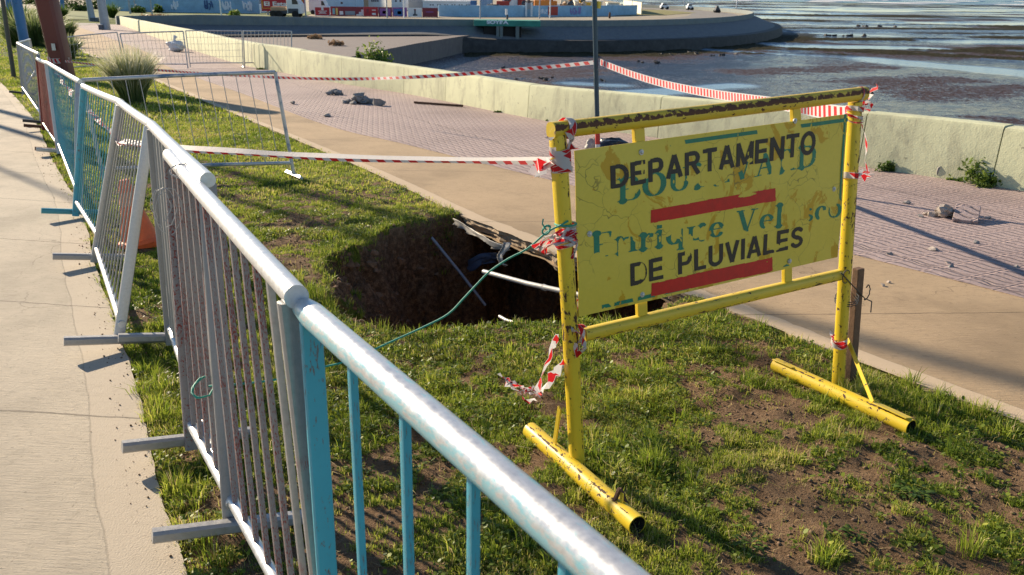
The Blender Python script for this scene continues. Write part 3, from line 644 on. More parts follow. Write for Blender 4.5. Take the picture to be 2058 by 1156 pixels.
def mat_sea():
    m, nt, b = mat('sea_water'); n1 = noise(nt, geo(nt, (.03, .10, 1)), 1, 5); n2 = noise(nt, geo(nt, (.010, .045, 1)), 1, 5, .7)
    fo = ramp(nt, n2, [(.56, 0), (.60, 1)])
    nt.links.new(mix(nt, fo, mix(nt, n1, (.05, .12, .13), (.11, .20, .19)), (.75, .76, .74)), b.inputs['Base Color'])
    b.inputs['Roughness'].default_value = .25; bump(nt, b, n1, .8, 1.2); return m
M['sea'] = mat_sea(); M['foam'] = simple('sea_foam', (.80, .80, .78), .8, 0, .1, .2, .2)
mb = MB(); sxs = np.linspace(-200, 2600, 60); sh = 640+18*np.sin(sxs*.013)+25*(fbm(sxs*.01, sxs*0, 3, 5)-.5)
mb.add([(x, s_, BZ+.25) for x, s_ in zip(sxs, sh)]+[(x*2.5, 5200, BZ+.25) for x in sxs], [(i, i+1, 60+i+1, 60+i) for i in range(59)])
struct(mb.build('sea', M['sea']))
mb = MB()
for yb, amp in ((655, 6), (760, 10), (905, 12)):
    x = 60.0
    while x < 1100:
        L = random.uniform(15, 90); k = 9; P = []; W_ = []
        for i in range(k):
            t = i/(k-1); xx = x+L*t; y0 = yb+18*math.sin(xx*.013)+amp*math.sin(xx*.05+yb)
            P.append((xx, y0)); W_.append(math.sin(math.pi*t)*random.uniform(1.0, 3.5)+.1)
        vs = []
        for p, w_ in zip(P, W_): vs += [(p[0], p[1]-w_, BZ+.3), (p[0], p[1], BZ+.3+.5*min(w_, 1.4)), (p[0], p[1]+w_, BZ+.3)]
        mb.add(vs, [(3*i+j, 3*i+3+j, 3*i+4+j, 3*i+1+j) for i in range(k-1) for j in (0, 1)]); x += L+random.uniform(0, 45)
fo = mb.build('surf', M['foam']); fo['kind'] = 'stuff'; tag(fo, 'white surf of small breaking waves at the far edge of the tidal flat', 'surf')
# --- far land at the foot of the city side
FARL = [tuple(p) for p in offs(tl, .15, -1)][6:]+[(38, 330), (42, 700), (-900, 700), (-900, 60), (-255, 60), (-255, 104.5), (-43, 104.5), (-41.5, 99.6)]
mb = MB(); mb.add([(x, y, -3.03) for x, y in FARL], [tuple(range(len(FARL)))])
M['dust'] = simple('dry_dusty_ground', (.34, .29, .21), .95, 0, .25, .15, .2)
struct(mb.build('terrain', M['dust'], smooth=False))
def flat(name, pts, m, z): 
    mb = MB(); mb.add([(p[0], p[1], z) for p in pts], [tuple(range(len(pts)))]); return struct(mb.build(name, m, smooth=False))
M['farroad'] = simple('pale_asphalt', (.24, .22, .20), .9, 0, .15, .4, .1)
M['fargrass'] = simple('mown_turf', (.12, .155, .03), .95, 0, .35, .5, .3)
M['turfdry'] = simple('dry_turf', (.22, .20, .06), .95, 0, .3, .3, .3)
tlr = [tuple(p) for p in offs(tl, 3.0, -1)]; tlr2 = [tuple(p) for p in offs(tl, 12, -1)]
flat('road', tlr[9:-8]+tlr2[9:-8][::-1], M['farroad'], -2.99)
flat('lawn', [atz(1165, 26, -3), atz(1230, 31, -3), atz(1330, 31, -3), atz(1400, 26, -3), atz(1330, 20, -3), atz(1160, 18, -3)], M['turfdry'], -2.985)
# ground west of the bay: lawns either side of a path
flat('lawn', [(-46, 112.6), (-30, 115), (-36, 158), (-95, 150), (-200, 150), (-200, 112.6)], M['fargrass'], -2.985)
sheetpts = [(-42, 84), (-60, 92), (-95, 92), (-95, 98), (-62, 99), (-46, 96)]
mb = MB(); mb.add([(x, y, G(y)+.02) for x, y in sheetpts], [tuple(range(6))]); struct(mb.build('pavement', M['farroad'], smooth=False))

# ================================================================ THE SIGN
SA = np.array([.25, 2.68, 0]); SB = np.array([1.52, 3.45, 0]); SE = (SB-SA)/np.linalg.norm(SB-SA); SN0 = np.array([SE[1], -SE[0], 0])   # SN0 points to the viewer side
STILT = .058; SU = np.array([-SN0[0]*STILT, -SN0[1]*STILT, 1.0]); SNv = np.cross(SE, SU); SNv /= np.linalg.norm(SNv)
if SNv@SN0 < 0: SNv = -SNv
def sp(px, py, off=0.0):
    """survey: where the sight line to a photographed point meets the leaning plane of the sign"""
    d = ray(px, py); t = (SA+SNv*off-CAMP)@SNv/(d@SNv); return CAMP+d*t
sign = thing('road_sign', 'yellow rusty tubular frame holding a peeling painted board with black, red and green lettering', 'sign', (.9, 3.05, G(3.05)))
PR = .0255
Lb, Lt = sp(1161, 938), sp(1120, 262); Rb, Rt = sp(1685, 772), sp(1719, 205)
mb = MB(); mb.tube([Lb+(0, 0, -.02), Lb+(Lt-Lb)*.5+SE*.004, Lt], PR, 20, True, SNv, sq=3.2); mb.build('post', M['yellow'], sign)
mb = MB(); mb.tube([Rb+(0, 0, -.02), Rb+(Rt-Rb)*.5, Rt], PR*.98, 20, True, SNv, sq=3.2); mb.build('post', M['yellow'], sign)
mb = MB(); mb.tube([sp(1107, 263), sp(1420, 226), sp(1736, 188)], .0275, 24, True, SNv, sq=2.6); mb.build('top_rail', M['yellow_top'], sign)
mb = MB(); mb.tube([sp(1172, 673), sp(1430, 612), sp(1688, 552)], .0235, 20, True, SNv, sq=3.0); mb.build('bottom_rail', M['yellow_low'], sign)
for a, b in (((1284, 262), (1286, 300)), ((1600, 222), (1601, 252)), ((1290, 612), (1291, 640)), ((1583, 540), (1583, 566))):
    mb = MB(); p, q = sp(*a), sp(*b); c = (p+q)/2; mb.box(c+SNv*-.004, SE*.022, SNv*.010, (q-p)/2*1.5); mb.build('bracket', M['yellow_low'], sign, bevel=.003)
# foot pipes, hollow ends
def pipe_shell(mb, P, r, n=24, wall=.0035):
    P = [np.array(p, float) for p in P]; mb.tube(P, r, n, False)
    mb.tube(P[::-1], r-wall, n, False, mi=1)
    for end, d in ((P[0], P[1]-P[0]), (P[-1], P[-2]-P[-1])):
        d = d/np.linalg.norm(d); u = np.array([0, 0, 1.])-d*d[2]; u /= np.linalg.norm(u); w_ = np.cross(d, u)
        o = [end+(r*(math.cos(2*math.pi*k/n)*u+math.sin(2*math.pi*k/n)*w_)) for k in range(n)]; i_ = [end+((r-wall)*(math.cos(2*math.pi*k/n)*u+math.sin(2*math.pi*k/n)*w_)) for k in range(n)]
        mb.add(o+i_, [(k, (k+1) % n, n+(k+1) % n, n+k) for k in range(n)], mi=0)
FR = .034
def footpt(px, py): p = hit(px, py, .05); p[2] = float(ground_z(p[0], p[1]))+FR*.9; return p
fl0, fl1 = footpt(1066, 852), footpt(1282, 1044); fr0, fr1 = footpt(1560, 722), footpt(1834, 846)
for a, b in ((fl0, fl1), (fr0, fr1)):
    mb = MB(); pipe_shell(mb, [a, a*.5+b*.5, b], FR); mb.build('foot', [M['yellow'], M['dark']], sign)
def bar(mb, p, q, w, t, up=(0, 0, 1)):
    p = np.array(p, float); q = np.array(q, float); d = q-p; L = np.linalg.norm(d); d /= L; u = np.array(up, float); u -= (u@d)*d; u /= np.linalg.norm(u); s = np.cross(d, u)
    mb.box((p+q)/2, d*L/2, s*w/2, u*t/2)
mb = MB(); fd = (fr1-fr0)/np.linalg.norm(fr1-fr0)
bar(mb, fr0+fd*.0+(0, 0, FR*.85)-SE*.004, fr0+fd*.12+(0, 0, FR*.9)-SE*.004, .05, .005, (.25*SE[0], .25*SE[1], 1)); mb.build('flat_clip', M['yellow_low'], sign, bevel=.001)
mb = MB(); bar(mb, fr1-fd*.17+(0, 0, FR*1.05), fr1-fd*.015+(0, 0, FR*1.05), .05, .005, (.25*SE[0], .25*SE[1], 1)); mb.build('flat_clip', M['yellow_low'], sign, bevel=.001)
mb = MB(); bar(mb, sp(1702, 682)+SE*.004, fr0+(fr1-fr0)*.74+(0, 0, FR), .022, .005, SE); mb.build('brace', M['yellow_low'], sign, bevel=.001)
mb = MB(); bar(mb, sp(1128, 822)-SN0*.01, fl0+(fl1-fl0)*.26+(0, 0, FR*.9), .020, .006, SE); mb.build('brace', M['yellow_low'], sign, bevel=.001)
# the board
off = .012
c00, c10, c11, c01 = sp(1163, 637, off), sp(1684, 517, off), sp(1703, 229, off), sp(1154, 303, off)
def board(s, t): return (c00*(1-s)+c10*s)*(1-t)+(c01*(1-s)+c11*s)*t
mb = MB(); k1, k2 = 24, 12
def wob(s, t): return SNv*(.003*math.sin(s*7+1)*math.sin(t*3)+.002*math.sin(t*9+s*5))
for side, o in ((0, 0.0), (1, -.0025)):
    vs = [board(i/k1, j/k2)+SNv*o+wob(i/k1, j/k2) for i in range(k1+1) for j in range(k2+1)]
    fs = [(i*(k2+1)+j, (i+1)*(k2+1)+j, (i+1)*(k2+1)+j+1, i*(k2+1)+j+1) for i in range(k1) for j in range(k2)]
    uv = [[(i/k1*1.36, j/k2*.6), ((i+1)/k1*1.36, j/k2*.6), ((i+1)/k1*1.36, (j+1)/k2*.6), (i/k1*1.36, (j+1)/k2*.6)] for i in range(k1) for j in range(k2)]
    if side: fs = [f[::-1] for f in fs]
    mb.add(vs, fs, uv)
n_ = (k1+1)*(k2+1)
edge = [i*(k2+1) for i in range(k1+1)]+[k1*(k2+1)+j for j in range(1, k2+1)]+[i*(k2+1)+k2 for i in range(k1-1, -1, -1)]+[j for j in range(k2-1, 0, -1)]
mb.f += [(edge[i], edge[(i+1) % len(edge)], n_+edge[(i+1) % len(edge)], n_+edge[i]) for i in range(len(edge))]; mb.uv += [[(0, 0)]*4]*len(edge); mb.mi += [0]*len(edge)
def mat_board():
    m, nt, b = mat('sign_board_paint'); v = coords(nt, 'UV'); n1 = noise(nt, v, 2.2, 5, .6); n2 = noise(nt, coords(nt, 'UV', (9, 6, 1)), 1.0, 6, .62, .8); n3 = noise(nt, v, 60, 4, .7)
    vo = N(nt, 'TexVoronoi'); vo.feature = 'DISTANCE_TO_EDGE'; vo.inputs['Scale'].default_value = 9; vo.inputs['Randomness'].default_value = 1
    dv = nt.nodes.new('ShaderNodeVectorMath'); dv.operation = 'ADD'; nn = N(nt, 'TexNoise'); nn.inputs['Scale'].default_value = 5; nn.inputs['Detail'].default_value = 4
    nt.links.new(v, nn.inputs['Vector']); sc_ = nt.nodes.new('ShaderNodeVectorMath'); sc_.operation = 'SCALE'; sc_.inputs[3].default_value = .22
    nt.links.new(nn.outputs[1], sc_.inputs[0]); nt.links.new(v, dv.inputs[0]); nt.links.new(sc_.outputs[0], dv.inputs[1]); nt.links.new(dv.outputs[0], vo.inputs['Vector'])
    crack = ramp(nt, vo.outputs[0], [(.004, 1), (.014, 0)]); crack = mathn(nt, 'MULTIPLY', crack, ramp(nt, noise(nt, v, 3.1, 4), [(.46, 0), (.56, 1)]))
    c = ramp(nt, n1, [(.3, (.68, .52, .045)), (.7, (.78, .61, .085))])
    c = mix(nt, ramp(nt, n3, [(.3, .15), (.7, 0)]), c, (.40, .33, .06))
    peel = ramp(nt, n2, [(.585, 0), (.60, 1)]); c = mix(nt, peel, c, (.58, .34, .008))
    c = mix(nt, mathn(nt, 'MULTIPLY', crack, .8), c, (.22, .17, .03))
    spk = noise(nt, v, 34, 3, .6); c = mix(nt, ramp(nt, spk, [(.74, 0), (.77, .7)]), c, (.10, .08, .05))
    nt.links.new(c, b.inputs['Base Color']); b.inputs['Roughness'].default_value = .5
    bump(nt, b, mathn(nt, 'SUBTRACT', mathn(nt, 'MULTIPLY', n3, .2), mathn(nt, 'ADD', mathn(nt, 'MULTIPLY', peel, .5), crack)), .5, .001); return m
M['board'] = mat_board()
pan = mb.build('panel', M['board'], sign, smooth=False)
# paint layers on the board: rasterised in the board's own metres, chipped, set just proud of it
BW, BH = 1.36, .60
def st_of(px, py):
    p = sp(px, py, off); best = np.array([.5, .5])
    for _ in range(8):
        q = board(*best); e1_ = (board(best[0]+1e-3, best[1])-q)/1e-3; e2_ = (board(best[0], best[1]+1e-3)-q)/1e-3
        r_ = p-q; A_ = np.array([[e1_@e1_, e1_@e2_], [e1_@e2_, e2_@e2_]]); best = best+np.linalg.solve(A_, [r_@e1_, r_@e2_])
    return best*np.array([BW, BH])
CS = .00185; gx = np.arange(0, BW, CS)+CS/2; gy = np.arange(0, BH, CS)+CS/2; PX, PY = np.meshgrid(gx, gy, indexing='ij')
def seg(x, y, a, b, w0, w1=None):
    w1 = w0 if w1 is None else w1; dx, dy = b[0]-a[0], b[1]-a[1]; L = math.hypot(dx, dy)
    if L < 1e-5: return np.zeros(x.shape, bool)
    t = ((x-a[0])*dx+(y-a[1])*dy)/L/L; d = np.abs((x-a[0])*dy-(y-a[1])*dx)/L
    return (t >= 0) & (t <= 1) & (d <= (w0+(w1-w0)*t)/2)
def arc(cx, cy, rx, ry, a0, a1, n=22):
    return [(cx+rx*math.cos(R_(a0+(a1-a0)*i/n)), cy+ry*math.sin(R_(a0+(a1-a0)*i/n))) for i in range(n+1)]
def pl_(pts): return [('s', pts[i], pts[i+1]) for i in range(len(pts)-1)]
b_ = .075   # half stroke inset for a stem of .15
SANS = {
 'D': ([pl_([(b_, 0), (b_, 1)]), pl_([(0, 1-b_), (.3, 1-b_)]+arc(.3, .5, .30, .5-b_, 90, -90)+[(0, b_)])], .67),
 'E': ([pl_([(b_, 0), (b_, 1)]), pl_([(0, 1-b_), (.58, 1-b_)]), pl_([(0, .5), (.55, .5)]), pl_([(0, b_), (.6, b_)])], .62),
 'P': ([pl_([(b_, 0), (b_, 1)]), pl_([(0, 1-b_), (.35, 1-b_)]+arc(.35, .69, .18, .235, 90, -90)+[(0, .455)])], .62),
 'A': ([pl_([(.08, 0), (.36, 1)]), pl_([(.64, 0), (.36, 1)]), pl_([(.16, .28), (.56, .28)])], .72),
 'R': ([pl_([(b_, 0), (b_, 1)]), pl_([(0, 1-b_), (.38, 1-b_)]+arc(.38, .71, .18, .215, 90, -90)+[(0, .495)]), pl_([(.32, .5), (.60, 0)])], .68),
 'T': ([pl_([(.32, 0), (.32, 1)]), pl_([(0, 1-b_), (.64, 1-b_)])], .64),
 'M': ([pl_([(b_, 0), (b_, 1)]), pl_([(.78-b_, 0), (.78-b_, 1)]), pl_([(b_*.8, 1), (.39, .05)]), pl_([(.78-b_*.8, 1), (.39, .05)])], .78),
 'N': ([pl_([(b_, 0), (b_, 1)]), pl_([(.68-b_, 0), (.68-b_, 1)]), pl_([(b_*.9, 1), (.68-b_*.9, 0)])], .68),
 'O': ([pl_(arc(.375, .5, .30, .5-b_, 0, 360, 40))], .75),
 'L': ([pl_([(b_, 0), (b_, 1)]), pl_([(0, b_), (.55, b_)])], .56),
 'U': ([pl_([(b_, 1), (b_, .32)]+arc(.33, .32, .33-b_, .32-b_, 180, 360)+[(.66-b_, 1)])], .66),
 'V': ([pl_([(.08, 1), (.34, 0)]), pl_([(.60, 1), (.34, 0)])], .68),
 'I': ([pl_([(b_, 0), (b_, 1)])], .15),
 'S': ([pl_(arc(.31, .72, .225, .205, 20, 270, 20)+arc(.31, .275, .235, .20, 90, -165, 20))], .62)}
def textmask(s, x0, x1, yb0, yb1, h0, h1, glyphs, sw=.15, gap=.13, space=.34, skew=0):
    tot_ = 0
    for ch in s: tot_ += (space if ch == ' ' else glyphs[ch][1])+gap
    tot_ -= gap; msk = np.zeros(PX.shape, bool); xs_ = x0; k = (x1-x0)/tot_
    T_ = np.clip((PX-x0)/(x1-x0), 0, 1); LX = (PX-x0)/k; LY = (PY-(yb0+(yb1-yb0)*T_))/(h0+(h1-h0)*T_); cur = 0
    for ch in s:
        if ch == ' ': cur += space+gap; continue
        parts, wd = glyphs[ch]; x = LX-cur-skew*LY; y = LY
        for P in parts:
            for sg in P:
                w_ = sg[3] if len(sg) > 3 else sw; w2 = sg[4] if len(sg) > 4 else None
                if len(sg) == 2: msk |= np.hypot(x-sg[1][0], y-sg[1][1]) < w_/2; continue
                msk |= seg(x, y, sg[1], sg[2], w_, w2)
            if len(P) > 3:
                for i in range(1, len(P)): msk |= np.hypot(x-P[i][1][0], y-P[i][1][1]) < (P[i][3] if len(P[i]) > 3 else sw)/2
        cur += wd+gap
    return msk
# --- old serif lettering
def sf(*parts): return [p for p in parts]
def st(x, y0=0, y1=1, w=.17, s0=True, s1=True):
    o = [('s', (x, y0), (x, y1), w)]
    if s0: o.append(('s', (x-w*.95, y0+.022), (x+w*.95, y0+.022), .045)); o.append(('s', (x, y0+.02), (x, y0+.10), w*1.6, w))
    if s1: o.append(('s', (x-w*.95, y1-.022), (x+w*.95, y1-.022), .045)); o.append(('s', (x, y1-.02), (x, y1-.10), w*1.6, w))
    return o
def vs_(pts, thin=.05, thick=.17):
    o = []
    for i in range(len(pts)-1):
        a, b = pts[i], pts[i+1]; dx, dy = b[0]-a[0], b[1]-a[1]; v = abs(dy)/(math.hypot(dx, dy)+1e-9); w_ = thin+(thick-thin)*v**1.5; o.append(('s', a, b, w_))
    return o
SER = {
 'B': ([st(.17), vs_([(.17, .975)]+[(.42, .975)]+arc(.42, .745, .17, .23, 90, -90)+[(.2, .515)]), vs_([(.2, .515), (.45, .515)]+arc(.45, .27, .20, .245, 90, -90)+[(.17, .025)])], .74),
 'O': ([vs_(arc(.40, .5, .31, .475, 0, 360, 40), .05, .19)], .80),
 'U': ([st(.17, .3, 1, .17, False), vs_([(.17, .32)]+arc(.40, .32, .23, .29, 180, 360)+[(.63, .4)], .06, .15), [('s', (.63, .3), (.63, 1), .06)], [('s', (.52, .98), (.74, .98), .045)]], .80),
 'L': ([st(.17), [('s', (.1, .022), (.62, .022), .045)], [('s', (.60, 0), (.60, .28), .10, .02)]], .66),
 'E': ([st(.17), [('s', (.1, .022), (.62, .022), .045)], [('s', (.1, .978), (.60, .978), .045)], [('s', (.2, .52), (.45, .52), .045)], [('s', (.60, 0), (.60, .26), .10, .02)], [('s', (.58, 1), (.58, .76), .10, .02)], [('s', (.45, .38), (.45, .66), .06)]], .68),
 'V': ([[('s', (.14, 1), (.40, 0), .17)], [('s', (.66, 1), (.40, 0), .055)], [('s', (.0, .978), (.30, .978), .045)], [('s', (.54, .978), (.80, .978), .045)]], .80),
 'A': ([[('s', (.66, 0), (.40, 1), .17)], [('s', (.14, 0), (.40, 1), .055)], [('s', (0, .022), (.28, .022), .045)], [('s', (.50, .022), (.82, .022), .045)], [('s', (.24, .34), (.56, .34), .05)]], .82),
 'R': ([st(.17), vs_([(.17, .975), (.42, .975)]+arc(.42, .745, .17, .23, 90, -90)+[(.2, .515)]), [('s', (.38, .52), (.66, .02), .15)], [('s', (.58, .022), (.80, .022), .045)]], .78),
 'D': ([st(.17), vs_([(.17, .975), (.38, .975)]+arc(.38, .5, .32, .475, 90, -90)+[(.17, .025)])], .80),
 'n': ([st(.12, 0, .64, .15), vs_([(.14, .50)]+arc(.36, .47, .18, .15, 150, 0)+[(.54, .3)], .07, .14), st(.54, 0, .46, .15, True, False)], .68),
 'r': ([st(.12, 0, .64, .15), vs_([(.14, .50)]+arc(.32, .50, .13, .12, 160, 40), .07, .12), [('s', (.38, .545))+(.13,)]], .46),
 'i': ([st(.12, 0, .64, .15), [('d', (.12, .86), None, .17)]], .28),
 'q': ([vs_(arc(.27, .32, .19, .30, 0, 360, 30), .06, .16), st(.50, -.30, .62, .15, True, False)], .66),
 'u': ([st(.12, .2, .64, .15, False), vs_([(.12, .25)]+arc(.30, .22, .18, .18, 180, 340), .07, .13), st(.52, 0, .64, .15)], .68),
 'e': ([vs_(arc(.29, .32, .20, .30, 20, 330, 34), .06, .16), [('s', (.10, .36), (.50, .36), .05)]], .56),
 'l': ([st(.14, 0, 1.0, .16)], .32),
 'a': ([st(.46, 0, .48, .15, True, False), vs_([(.46, .45)]+arc(.28, .46, .17, .16, 10, 160), .07, .11), vs_(arc(.26, .18, .15, .165, 80, 320, 24), .06, .13)], .60),
 's': ([vs_(arc(.24, .46, .14, .15, 30, 270, 16)+arc(.24, .17, .16, .14, 90, -160, 16), .07, .12)], .46),
 'c': ([vs_(arc(.27, .32, .19, .30, 45, 320, 30), .06, .16), [('s', (.40, .50))+(.13,)]], .52),
 'o': ([vs_(arc(.28, .32, .21, .30, 0, 360, 34), .06, .16)], .60)}
for k_, (pp, wd) in SER.items():      # dots are written with a marker
    for P in pp:
        for i, sg in enumerate(P):
            if len(sg) == 3 and not isinstance(sg[2], tuple): P[i] = ('s', (sg[1][0]-.065, sg[1][1]), (sg[1][0]+.065, sg[1][1]), .13)
            if sg[0] == 'd': P[i] = ('s', (sg[1][0]-.08, sg[1][1]), (sg[1][0]+.08, sg[1][1]), .15)
chip = fbm(PX*16, PY*16, 4, 101); chip2 = fbm(PX*55, PY*40, 3, 107)
def raster(mask, name, m, parent, proud):
    ii, jj = np.nonzero(mask); mat_ids = {}
    if len(ii) == 0: return
    S0 = ii*CS/BW; T0 = jj*CS/BH; ds, dt = CS/BW, CS/BH
    # merge cells into vertical runs to keep the mesh light
    runs = []
    H_ = mask.shape[1]
    for i in range(mask.shape[0]):
        col = mask[i]
        if not col.any(): continue
        d = np.diff(np.concatenate([[0], col.astype(int), [0]])); s_ = np.nonzero(d == 1)[0]; e_ = np.nonzero(d == -1)[0]
        for a, b in zip(s_, e_): runs.append((i, a, b))
    runs = np.array(runs); s0 = runs[:, 0]*ds; t0 = runs[:, 1]*dt; t1 = runs[:, 2]*dt
    def B_(s, t):
        s = s[:, None]; t = t[:, None]; base = (c00*(1-s)+c10*s)*(1-t)+(c01*(1-s)+c11*s)*t
        return base+SNv*(proud+.003*np.sin(s*7+1)*np.sin(t*3)+.002*np.sin(t*9+s*5))
    V = np.stack([B_(s0, t0), B_(s0+ds, t0), B_(s0+ds, t1), B_(s0, t1)], 1).reshape(-1, 3)
    F = np.arange(len(V)).reshape(-1, 4); return npmesh(name, V-root_loc(parent), None, F, m, parent=parent)
def pt(px, py): return st_of(px, py)
a_, a2_, z_, z2_ = pt(1227, 379), pt(1225, 334), pt(1637, 309), pt(1632, 263)
dep = textmask('DEPARTAMENTO', a_[0], z_[0], a_[1], z_[1], a2_[1]-a_[1], z2_[1]-z_[1], SANS, .185, .10)
b0, b1, y0, y1 = pt(1267, 574), pt(1265, 531), pt(1612, 495), pt(1610, 455)
plu = textmask('DE PLUVIALES', b0[0], y0[0], b0[1], y0[1], b1[1]-b0[1], y1[1]-y0[1], SANS, .185, .12, .42)
def barmask(q):
    P = [pt(*p) for p in q]; cx = sum(p[0] for p in P)/4; P = [tuple(p) for p in P]; P = [P[0], P[1], P[3], P[2]]
    return inside(P, PX+.003*(chip2-.5), PY+.006*(chip-.5))
bar1 = barmask([(1307, 422), (1308, 448), (1558, 378), (1558, 404)]); bar2 = barmask([(1308, 570), (1308, 596), (1553, 517), (1553, 545)])
bl_, bt_, br_ = pt(1240, 407), pt(1238, 360), pt(1640, 333)
boul = textmask('BOULEVARD', bl_[0], br_[0], bl_[1], br_[1], (bt_-bl_)[1], (bt_-bl_)[1]*1.02, SER, .06, .06)
el_, et_, er_ = pt(1188, 520), pt(1186, 471), pt(1690, 434)
enr = textmask('Enrique Velasco', el_[0], er_[0], el_[1], er_[1], (et_-el_)[1], (et_-el_)[1]*.98, SER, .06, .07, .30)
def gone(cx, cy, rx, ry, k=.5):
    p = pt(cx, cy); return ((PX-p[0])/rx)**2+((PY-p[1])/ry)**2+1.1*(chip-.5)*2 < 1
def loss(l): 
    g_ = np.zeros(PX.shape, bool)
    for q in l: g_ |= gone(*q)
    return g_
bouloss = loss([(1400, 352, .05, .035), (1450, 340, .05, .05), (1480, 320, .07, .045), (1560, 335, .022, .06), (1590, 325, .04, .03), (1645, 315, .02, .04), (1420, 365, .05, .018)]) | (chip > .68)
enrloss = loss([(1228, 496, .028, .03), (1415, 470, .03, .03), (1590, 432, .05, .06), (1610, 450, .045, .07), (1672, 418, .02, .03), (1200, 520, .03, .02), (1248, 500, .015, .04)]) | (chip > .66)
frame_m = np.zeros(PX.shape, bool); bd = .012
for lo_, hi_ in ((.016, .030),):
    frame_m |= (PY > BH-hi_) & (PY < BH-lo_) & (PX > .2) | (PY > lo_-.004) & (PY < hi_-.004) & (PX > .10)
    frame_m |= (PX < .012) & (PY > .24) & (PY < .40) | (PX > BW-.022) & (PX < BW-.010) & (PY > .18)
keep = fbm(PX*6.0, PY*2+PX*3, 3, 121) > .46; frame_m &= keep & (chip2 < .72)
green = (boul & ~bouloss) | (enr & ~enrloss) | frame_m
black = (dep & ~((chip > .84) | loss([(1290, 336, .006, .03), (1508, 322, .02, .012)]))) | (plu & ~((chip > .82) | loss([(1290, 545, .016, .03), (1383, 508, .02, .02), (1560, 497, .02, .012)])))
black &= chip2 < .90
bar1 &= ~(loss([(1500, 392, .05, .008)])); bar2 &= chip < .80
M['ink_black'] = simple('black_sign_paint', (.022, .020, .018), .55, 0, .4, 60, .1)
M['ink_green'] = simple('green_sign_paint', (.006, .19, .115), .5, 0, .25, 40, .1)
M['ink_red'] = simple('red_sign_paint', (.55, .006, .004), .5, 0, .18, 30, .1)
raster(green & ~(black | bar1 | bar2), 'old_lettering', M['ink_green'], pan, .0008)
raster(black, 'lettering', M['ink_black'], pan, .0012)
raster(bar1 & ~black, 'painted_stripe', M['ink_red'], pan, .0010)
raster(bar2 & ~black, 'painted_stripe', M['ink_red'], pan, .0010)
for q in ((1288, 306), (1675, 380), (1184, 470), (1597, 243), (1586, 525), (1290, 592)):
    mb = MB(); c = sp(*q, off)+SNv*.003; mb.tube([c-SNv*.003, c+SNv*.001, c+SNv*.0018], [.0105, .0105, .0095], 16); mb.tube([c+SNv*.001, c+SNv*.005, c+SNv*.0062], [.0055, .0055, .003], 6)
    mb.build('bolt', M['galv'], pan)

# iron pegs crossed over the near foot, wooden stake and its wire
pg = thing('iron_peg', 'two crossed rusty iron pegs hammered over the near foot of the yellow sign', 'peg', (fl0+(fl1-fl0)*.86)*[1, 1, 0]+[0, 0, G(2.4)])
pc = fl0+(fl1-fl0)*.84
for dx, dy, h_ in ((-.045, -.01, .105), (.075, -.02, .105)):
    mb = MB(); top = pc+np.array([.005, .0, h_-.03]); bar(mb, top, np.array([pc[0]+dx, pc[1]+dy, float(ground_z(pc[0]+dx, pc[1]+dy))-.05]), .013, .012, SE); mb.build('rod', M['rusty'], pg, bevel=.002)
mb = MB(); bar(mb, pc+np.array([.012, -.012, .066]), pc+np.array([.008, -.03, .0]), .016, .003, SE); mb.build('plate', M['yellow_low'], pg)
sb = hit(1706, 772)+np.array([.035, .065, 0]); stk = np.array([sb[0]+.045, sb[1], float(ground_z(sb[0], sb[1]))])
stp = aty(1727, 538, sb[1]+.0)
mb = MB(); d_ = (stp-sb); mb.box((sb+stp)/2-(0, 0, .03), SE*.022, SN0*.016, d_/2*1.1)
wt = tag(mb.build('wooden_stake', M['wood'], bevel=.003, smooth=False), 'weathered wooden stake wired upright behind the right post of the yellow sign', 'stake')
def loop(c, a, b, ra, rb, n=26, t0=0, t1=360, wob_=.0, sd_=0):
    rr = random.Random(sd_); a = np.array(a, float); b = np.array(b, float)
    return [np.array(c)+a*ra*math.cos(R_(t0+(t1-t0)*i/n))+b*rb*math.sin(R_(t0+(t1-t0)*i/n))+np.array([rr.uniform(-1, 1) for _ in range(3)])*wob_ for i in range(n+1)]
mb = MB(); mc = (sp(1690, 602)+aty(1712, 602, sb[1]))/2
for k in range(3): mb.tube(loop(mc+(0, 0, .012*k-.01), SE+SN0*-.3+(0, 0, .05*k), SN0+SE*.1, .062, .050, 30, wob_=.002, sd_=k), .0022, 6)
mb.tube(loop(sp(1700, 556, .03), SE, (0, 0, 1), .02, .03, 14, 20, 300, .002, 9), .0022, 6)
mb.tube([sp(1690, 548, .035), sp(1712, 572, .03), sp(1738, 600, -.02), sp(1752, 606, -.02), sp(1750, 628, -.02)], .0028, 6)
mb.tube(loop(aty(1742, 588, sb[1]-.02), SE, (0, 0, 1), .018, .035, 14, -120, 130, .003, 4), .0026, 6)
tag(mb.build('wire_tie', M['cable']), 'dark twisted wire tying the wooden stake to the right post of the yellow sign', 'wire')

